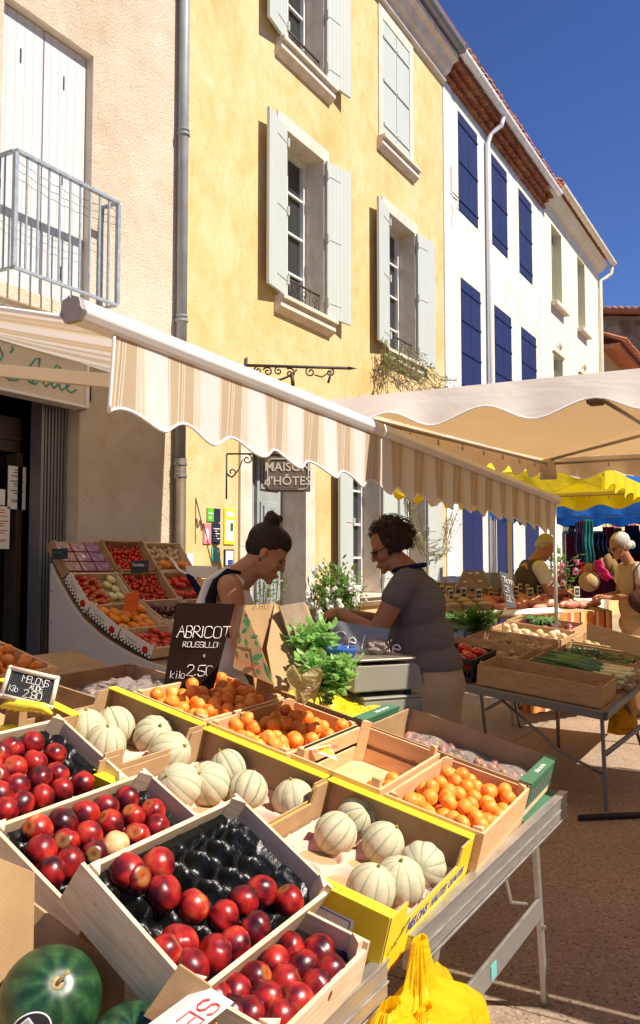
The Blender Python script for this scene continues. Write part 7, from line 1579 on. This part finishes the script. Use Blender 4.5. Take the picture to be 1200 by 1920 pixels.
# girl in the tank top, profile to the right, head bent
gO = Vector((3.14, 2.36, 0))+RT*.045; gr_ = thing('person', 'young woman with a dark hair bun and white tank top bending over the counter', 'person', place(gO, -60.1))
Mh = Matrix.Translation((.188, 0, 1.538)) @ Matrix.Rotation(R(30), 4, 'Y')
mb = MB(); head(mb, Mh); capsule(mb, (.05, 0, 1.39), .056, (.13, 0, 1.465), .046); capsule(mb, (.045, 0, 1.43), .054, (.13, 0, 1.50), .047); capsule(mb, (.13, 0, 1.50), .047, (.155, 0, 1.53), .052)
mb.ell((.02, 0, 1.28), (.105, .15, .17)); mb.ell((0, 0, 1.08), (.09, .12, .16)); mb.ell((-.01, 0, .92), (.12, .155, .13)); capsule(mb, (.035, -.145, 1.395), .055, (.035, .145, 1.395), .055)
for s_ in (-1, 1):
    capsule(mb, (.045, s_*.165, 1.385), .056, (.10, s_*.20, 1.14), .040); capsule(mb, (.10, s_*.20, 1.12), .040, (.33, s_*.12, 1.08), .026); hand(mb, (.33, s_*.12, 1.08), (1, -s_*.2, -.25), (0, -s_, .2), .5)
legs(mb, (-.01, 0, .88), (-.02, 0, .06), .085, .045, .09); blob(mb, 'body', 'skin_tan', gr_, .0055, 4)
face_bits(gr_, Mh)
hb_ = MB(); e = lambda c, r: hb_.ell(Mh @ Vector(c), r, Mh.to_3x3().to_4x4(), nu=20, nv=14)
e((-.020, 0, .058), (.098, .081, .088)); e((.010, 0, .075), (.078, .070, .066)); e((-.045, 0, .02), (.066, .070, .065)); e((-.052, 0, .150), (.040, .042, .036)); e((-.070, 0, .165), (.022, .03, .025)); e((-.03, .02, .172), (.02, .02, .018))
hb_.build; ho = blob(hb_, 'hair', 'hair_dark', gr_, .006, 3)
wsp = MB(); rgx = random.Random(8)
for i in range(60):
    a = Vector((-.07+rgx.uniform(-.02, .03), rgx.uniform(-.05, .05), rgx.uniform(-.03, .02))) if i < 30 else Vector((-.055, rgx.uniform(-.03, .03), .165)); d = Vector((rgx.uniform(-1, .2), rgx.gauss(0, .5), rgx.uniform(-.6, .7))).normalized()*rgx.uniform(.02, .05)
    wsp.tube([Mh @ a, Mh @ (a+d*.6+Vector((0, 0, .004))), Mh @ (a+d)], .0006, 3)
wsp.build('loose_hair', MAT['hair_dark'], gr_)
MB().ell(Mh @ Vector((-.005, -.086, -.032)), .006).build('earring', MAT['black'], gr_)
tk = MB(); tk.ell((.015, 0, 1.27), (.125, .152, .165)); tk.ell((.0, 0, 1.06), (.102, .135, .17)); tk.ell((.10, 0, 1.26), (.045, .11, .07)); tk.ell((-.01, 0, .93), (.13, .165, .10))
for s_ in (-1, 1): capsule(tk, (.08, s_*.085, 1.41), .022, (.02, s_*.09, 1.465), .022); capsule(tk, (.02, s_*.09, 1.465), .022, (-.055, s_*.10, 1.41), .028); capsule(tk, (-.055, s_*.10, 1.41), .028, (-.085, s_*.12, 1.30), .034)
blob(tk, 'tank_top', 'tank', gr_, .008, 4)
for s_ in (-1, 1):
    bb = MB().tube([(.085, s_*.115, 1.455), (.03, s_*.128, 1.465), (-.020, s_*.150, 1.415), (-.042, s_*.160, 1.34), (-.035, s_*.165, 1.27), (.0, s_*.162, 1.21), (.05, s_*.15, 1.19)], [.008, .012, .018, .024, .026, .024, .02], 10); bb.build('bra_band', MAT['black_cloth'], gr_, smooth=True)
tr = MB(); tr.ell((-.01, 0, .88), (.135, .17, .12)); legs(tr, (-.01, 0, .86), (-.02, 0, .10), .10, .065, .09); blob(tr, 'trousers', 'black_cloth', gr_, .012, 3); shoes(gr_, -.02, .09)
# woman in the striped jersey, seen from behind, working to the left
wO = Vector((4.11, 1.70, 0))-RT*.02; wm_ = thing('person', 'woman with curly brown hair and striped jersey standing at the scale', 'person', place(wO, 104))
Mh = Matrix.Translation((.198, 0, 1.575)) @ Matrix.Rotation(R(16), 4, 'Z') @ Matrix.Rotation(R(22), 4, 'Y')
mb = MB(); head(mb, Mh, 1.0); capsule(mb, (.09, 0, 1.44), .066, (.19, 0, 1.53), .060); mb.ell((.05, 0, 1.25), (.13, .17, .18)); mb.ell((.02, 0, 1.05), (.14, .16, .15)); mb.ell((-.02, 0, .93), (.14, .18, .13)); capsule(mb, (.09, -.15, 1.40), .06, (.09, .15, 1.40), .06)
for s_, el, wr_ in ((1, (.22, .25, 1.15), (.43, .15, 1.245)), (-1, (.20, -.22, 1.16), (.43, -.02, 1.23))):
    capsule(mb, (.10, s_*.185, 1.385), .062, el, .046); capsule(mb, el, .048, wr_, .028); hand(mb, wr_, (1, -s_*.35, -.12), (0.1, -s_, .6), .75)
legs(mb, (-.01, 0, .88), (0, 0, .06), .09, .05); blob(mb, 'body', 'skin_brown', wm_, .0058, 4); face_bits(wm_, Mh, 1.0)
hb_ = MB(); rgx = random.Random(4)
hb_.ell(Mh @ Vector((-.030, 0, .05)), (.098, .088, .092), Mh.to_3x3().to_4x4(), nu=20, nv=14)
for i in range(170):
    d = Vector((rgx.gauss(-.15, 1), rgx.gauss(0, 1), rgx.gauss(.25, 1))).normalized()
    if d.x > .45 and d.z < .45: continue
    if d.z < -.75: continue
    p = Vector((-.030, 0, .048))+Vector((d.x*.100, d.y*.092, d.z*.098)); hb_.ell(Mh @ p, rgx.uniform(.013, .024), nu=8, nv=6)
blob(hb_, 'hair', 'hair_curly', wm_, .005, 1, .4)
cu_ = MB()
for i in range(420):
    d = Vector((rgx.gauss(-.15, 1), rgx.gauss(0, 1), rgx.gauss(.25, 1))).normalized()
    if (d.x > .45 and d.z < .42) or d.z < -.75: continue
    p = Vector((-.030, 0, .048))+Vector((d.x*.116, d.y*.108, d.z*.114)); a_ = d.orthogonal().normalized(); b_ = d.cross(a_); r0_ = rgx.uniform(.006, .013); ph_ = rgx.uniform(0, 6.28)
    cu_.tube([Mh @ (p+a_*r0_*math.cos(ph_+k*.9)+b_*r0_*math.sin(ph_+k*.9)+d*.0022*k) for k in range(8)], .0012, 3)
cu_.build('curls', MAT['hair_curly'], wm_)
gl_ = MB(); c = lambda p: Mh @ Vector(p)
for s_ in (-1, 1): gl_.ell(c((.098, .034*s_, .004)), (.004, .024, .018), Mh.to_3x3().to_4x4(), nu=12, nv=8); gl_.tube([c((.096, .056*s_, .010)), c((.03, .076*s_, .012)), c((-.01, .079*s_, .012))], .0032, 6)
gl_.build('glasses', MAT['glasses'], wm_, smooth=True)
sh = MB(); sh.ell((.055, 0, 1.27), (.150, .190, .18)); sh.ell((.035, 0, 1.10), (.172, .188, .17)); sh.ell((.0, 0, .985), (.180, .205, .13)); capsule(sh, (.085, -.14, 1.405), .072, (.085, .14, 1.405), .072); sh.ell((.085, 0, 1.43), (.08, .11, .06)); sh.ell((.13, 0, 1.25), (.11, .15, .10))
for s_, el in ((1, (.135, .208, 1.325)), (-1, (.135, -.208, 1.325))): capsule(sh, (.095, s_*.18, 1.385), .073, el, .068)
blob(sh, 'jersey', 'shirt', wm_, .008, 5)
MB().tube([(.095+.082*math.cos(t*.449)*1.0, .085*math.sin(t*.449), 1.475-.015*math.cos(t*.449)) for t in range(15)], .012, 8).build('collar', MAT['navy_cloth'], wm_, smooth=True)
tr = MB(); tr.ell((-.005, 0, .93), (.175, .205, .16)); tr.ell((-.06, 0, .88), (.13, .19, .13)); legs(tr, (-.02, 0, .86), (-.01, 0, .09), .148, .125, .085); blob(tr, 'trousers', 'trousers', wm_, .010, 5); shoes(wm_)
wtc = MB().tube([Vector((.415, .155, 1.24))+Vector((.012*math.sin(t*.52), .030*math.cos(t*.52), .030*math.sin(t*.52))) for t in range(13)], .004, 6); wtc.build('watch', MAT['steel'], wm_, smooth=True)
# man in the olive vest
mO = dep(981, 1055, 8.8); mO.z = 0; mn = thing('person', 'man with sandy grey hair in an olive vest leaning over the meat stall', 'person', place(mO, -52))
Mh = Matrix.Translation((.235, 0, 1.655)) @ Matrix.Rotation(R(36), 4, 'Y')
mb = MB(); head(mb, Mh, 1.04); capsule(mb, (.11, 0, 1.50), .065, (.21, 0, 1.61), .062); mb.ell((.06, 0, 1.32), (.14, .18, .19)); mb.ell((0, 0, 1.10), (.14, .16, .18)); mb.ell((-.02, 0, .98), (.14, .17, .13)); capsule(mb, (.09, -.17, 1.46), .065, (.09, .17, 1.46), .065)
for s_ in (-1, 1): capsule(mb, (.10, s_*.20, 1.45), .062, (.16, s_*.26, 1.22), .046); capsule(mb, (.16, s_*.26, 1.22), .045, (.40, s_*.10, 1.20), .03); hand(mb, (.40, s_*.10, 1.20), (1, -s_*.3, -.2), (0, -s_, .4), .6)
legs(mb, (-.01, 0, .92), (-.02, 0, .06), .09, .05); blob(mb, 'body', 'skin_brown', mn, .009, 3); face_bits(mn, Mh, 1.04, False)
hb_ = MB(); hb_.ell(Mh @ Vector((-.025, 0, .060)), (.094, .080, .086), Mh.to_3x3().to_4x4()); hb_.ell(Mh @ Vector((-.05, 0, .0)), (.060, .074, .06), Mh.to_3x3().to_4x4()); blob(hb_, 'hair', 'hair_blond', mn, .009, 2)
sh = MB(); sh.ell((.06, 0, 1.31), (.158, .188, .19)); sh.ell((.01, 0, 1.10), (.162, .185, .22)); capsule(sh, (.085, -.13, 1.47), .068, (.085, .13, 1.47), .068); blob(sh, 'vest', 'olive_cloth', mn, .011, 4)
sl2 = MB()
for s_ in (-1, 1): sl2 = MB(); capsule(sl2, (.10, s_*.185, 1.45), .076, (.14, s_*.24, 1.33), .070); blob(sl2, 'tee_sleeve', 'tee', mn, .010, 3)
tr = MB(); tr.ell((-.01, 0, .94), (.16, .19, .14)); legs(tr, (-.01, 0, .88), (-.02, 0, .07), .10, .07); blob(tr, 'trousers', 'khaki', mn, .014, 3); shoes(mn, -.02)
ppr = thing('paper_bag', 'small brown paper held by the man in the olive vest', 'paper', mn.matrix_basis @ place((.50, .02, 1.17))); MB().box((-.05, -.05, 0), (.05, .05, .06)).build('paper', MAT['card'], ppr, bevel=.01)
# grey haired woman at the right edge
fO = dep(1190, 1055, 8.5); fO.z = 0; fw = thing('person', 'grey haired woman with sunglasses and khaki waistcoat carrying a brown bag', 'person', place(fO, 128))
Mh = Matrix.Translation((.155, 0, 1.655)) @ Matrix.Rotation(R(20), 4, 'Y')
mb = MB(); head(mb, Mh, 1.0); capsule(mb, (.05, 0, 1.48), .056, (.12, 0, 1.60), .052); mb.ell((.03, 0, 1.30), (.12, .16, .18)); mb.ell((0, 0, 1.10), (.12, .14, .16)); mb.ell((-.01, 0, .96), (.14, .17, .13)); capsule(mb, (.04, -.15, 1.44), .055, (.04, .15, 1.44), .055)
for s_ in (-1, 1): capsule(mb, (.045, s_*.175, 1.43), .055, (.05, s_*.215, 1.18), .044); capsule(mb, (.05, s_*.215, 1.18), .043, (.30, s_*.10, 1.16), .028); hand(mb, (.30, s_*.10, 1.16), (1, -s_*.3, .1), (0, -s_, .4), .6)
legs(mb, (-.01, 0, .92), (-.02, 0, .06), .09, .05); blob(mb, 'body', 'skin_brown', fw, .009, 3); face_bits(fw, Mh, 1.0, False)
hb_ = MB(); hb_.ell(Mh @ Vector((-.028, 0, .058)), (.100, .086, .092), Mh.to_3x3().to_4x4()); hb_.ell(Mh @ Vector((-.06, 0, .0)), (.060, .076, .06), Mh.to_3x3().to_4x4()); hb_.ell(Mh @ Vector((-.13, 0, -.02)), (.035, .035, .045), Mh.to_3x3().to_4x4()); blob(hb_, 'hair', 'hair_grey', fw, .009, 2)
gl_ = MB(); c = lambda p: Mh @ Vector(p)
for s_ in (-1, 1): gl_.ell(c((.095, .034*s_, .004)), (.006, .026, .020), Mh.to_3x3().to_4x4(), nu=12, nv=8); gl_.tube([c((.094, .056*s_, .010)), c((-.01, .081*s_, .012))], .004, 6)
gl_.build('glasses', MAT['glasses'], fw, smooth=True)
sh = MB(); sh.ell((.03, 0, 1.31), (.14, .175, .18)); sh.ell((.0, 0, 1.08), (.16, .185, .20)); sh.ell((-.01, 0, .90), (.17, .20, .14)); capsule(sh, (.04, -.13, 1.45), .064, (.04, .13, 1.45), .064); blob(sh, 'waistcoat', 'khaki', fw, .012, 4)
sl2 = MB()
for s_ in (-1, 1): capsule(sl2, (.04, s_*.165, 1.43), .070, (.045, s_*.205, 1.33), .066)
sl2.ell((-.05, 0, 1.36), (.09, .15, .12)); blob(sl2, 'blouse', 'beige_light', fw, .010, 3)
tr = MB(); tr.ell((-.01, 0, .92), (.15, .19, .14)); legs(tr, (-.01, 0, .86), (-.02, 0, .07), .105, .08); blob(tr, 'trousers', 'beige_light', fw, .014, 4); shoes(fw, -.02, .1, 'wood_dark')
hbg = thing('shoulder_bag', 'brown woven shoulder bag on the arm of the grey haired woman', 'bag', fw.matrix_basis @ place((.03, .27, 1.0)))
MB().ell((0, 0, .13), (.19, .07, .13), nu=20, nv=12, fn=lambda p: Vector((p.x*(1+.1*p.z), p.y, p.z))).build('bag_body', MAT['bag_brown'], hbg, smooth=True); MB().tube([(.12, 0, .22), (.10, -.05, .42), (.02, -.07, .50), (-.06, -.04, .42), (-.10, 0, .22)], .010, 8).build('strap', MAT['bag_brown'], hbg, smooth=True)
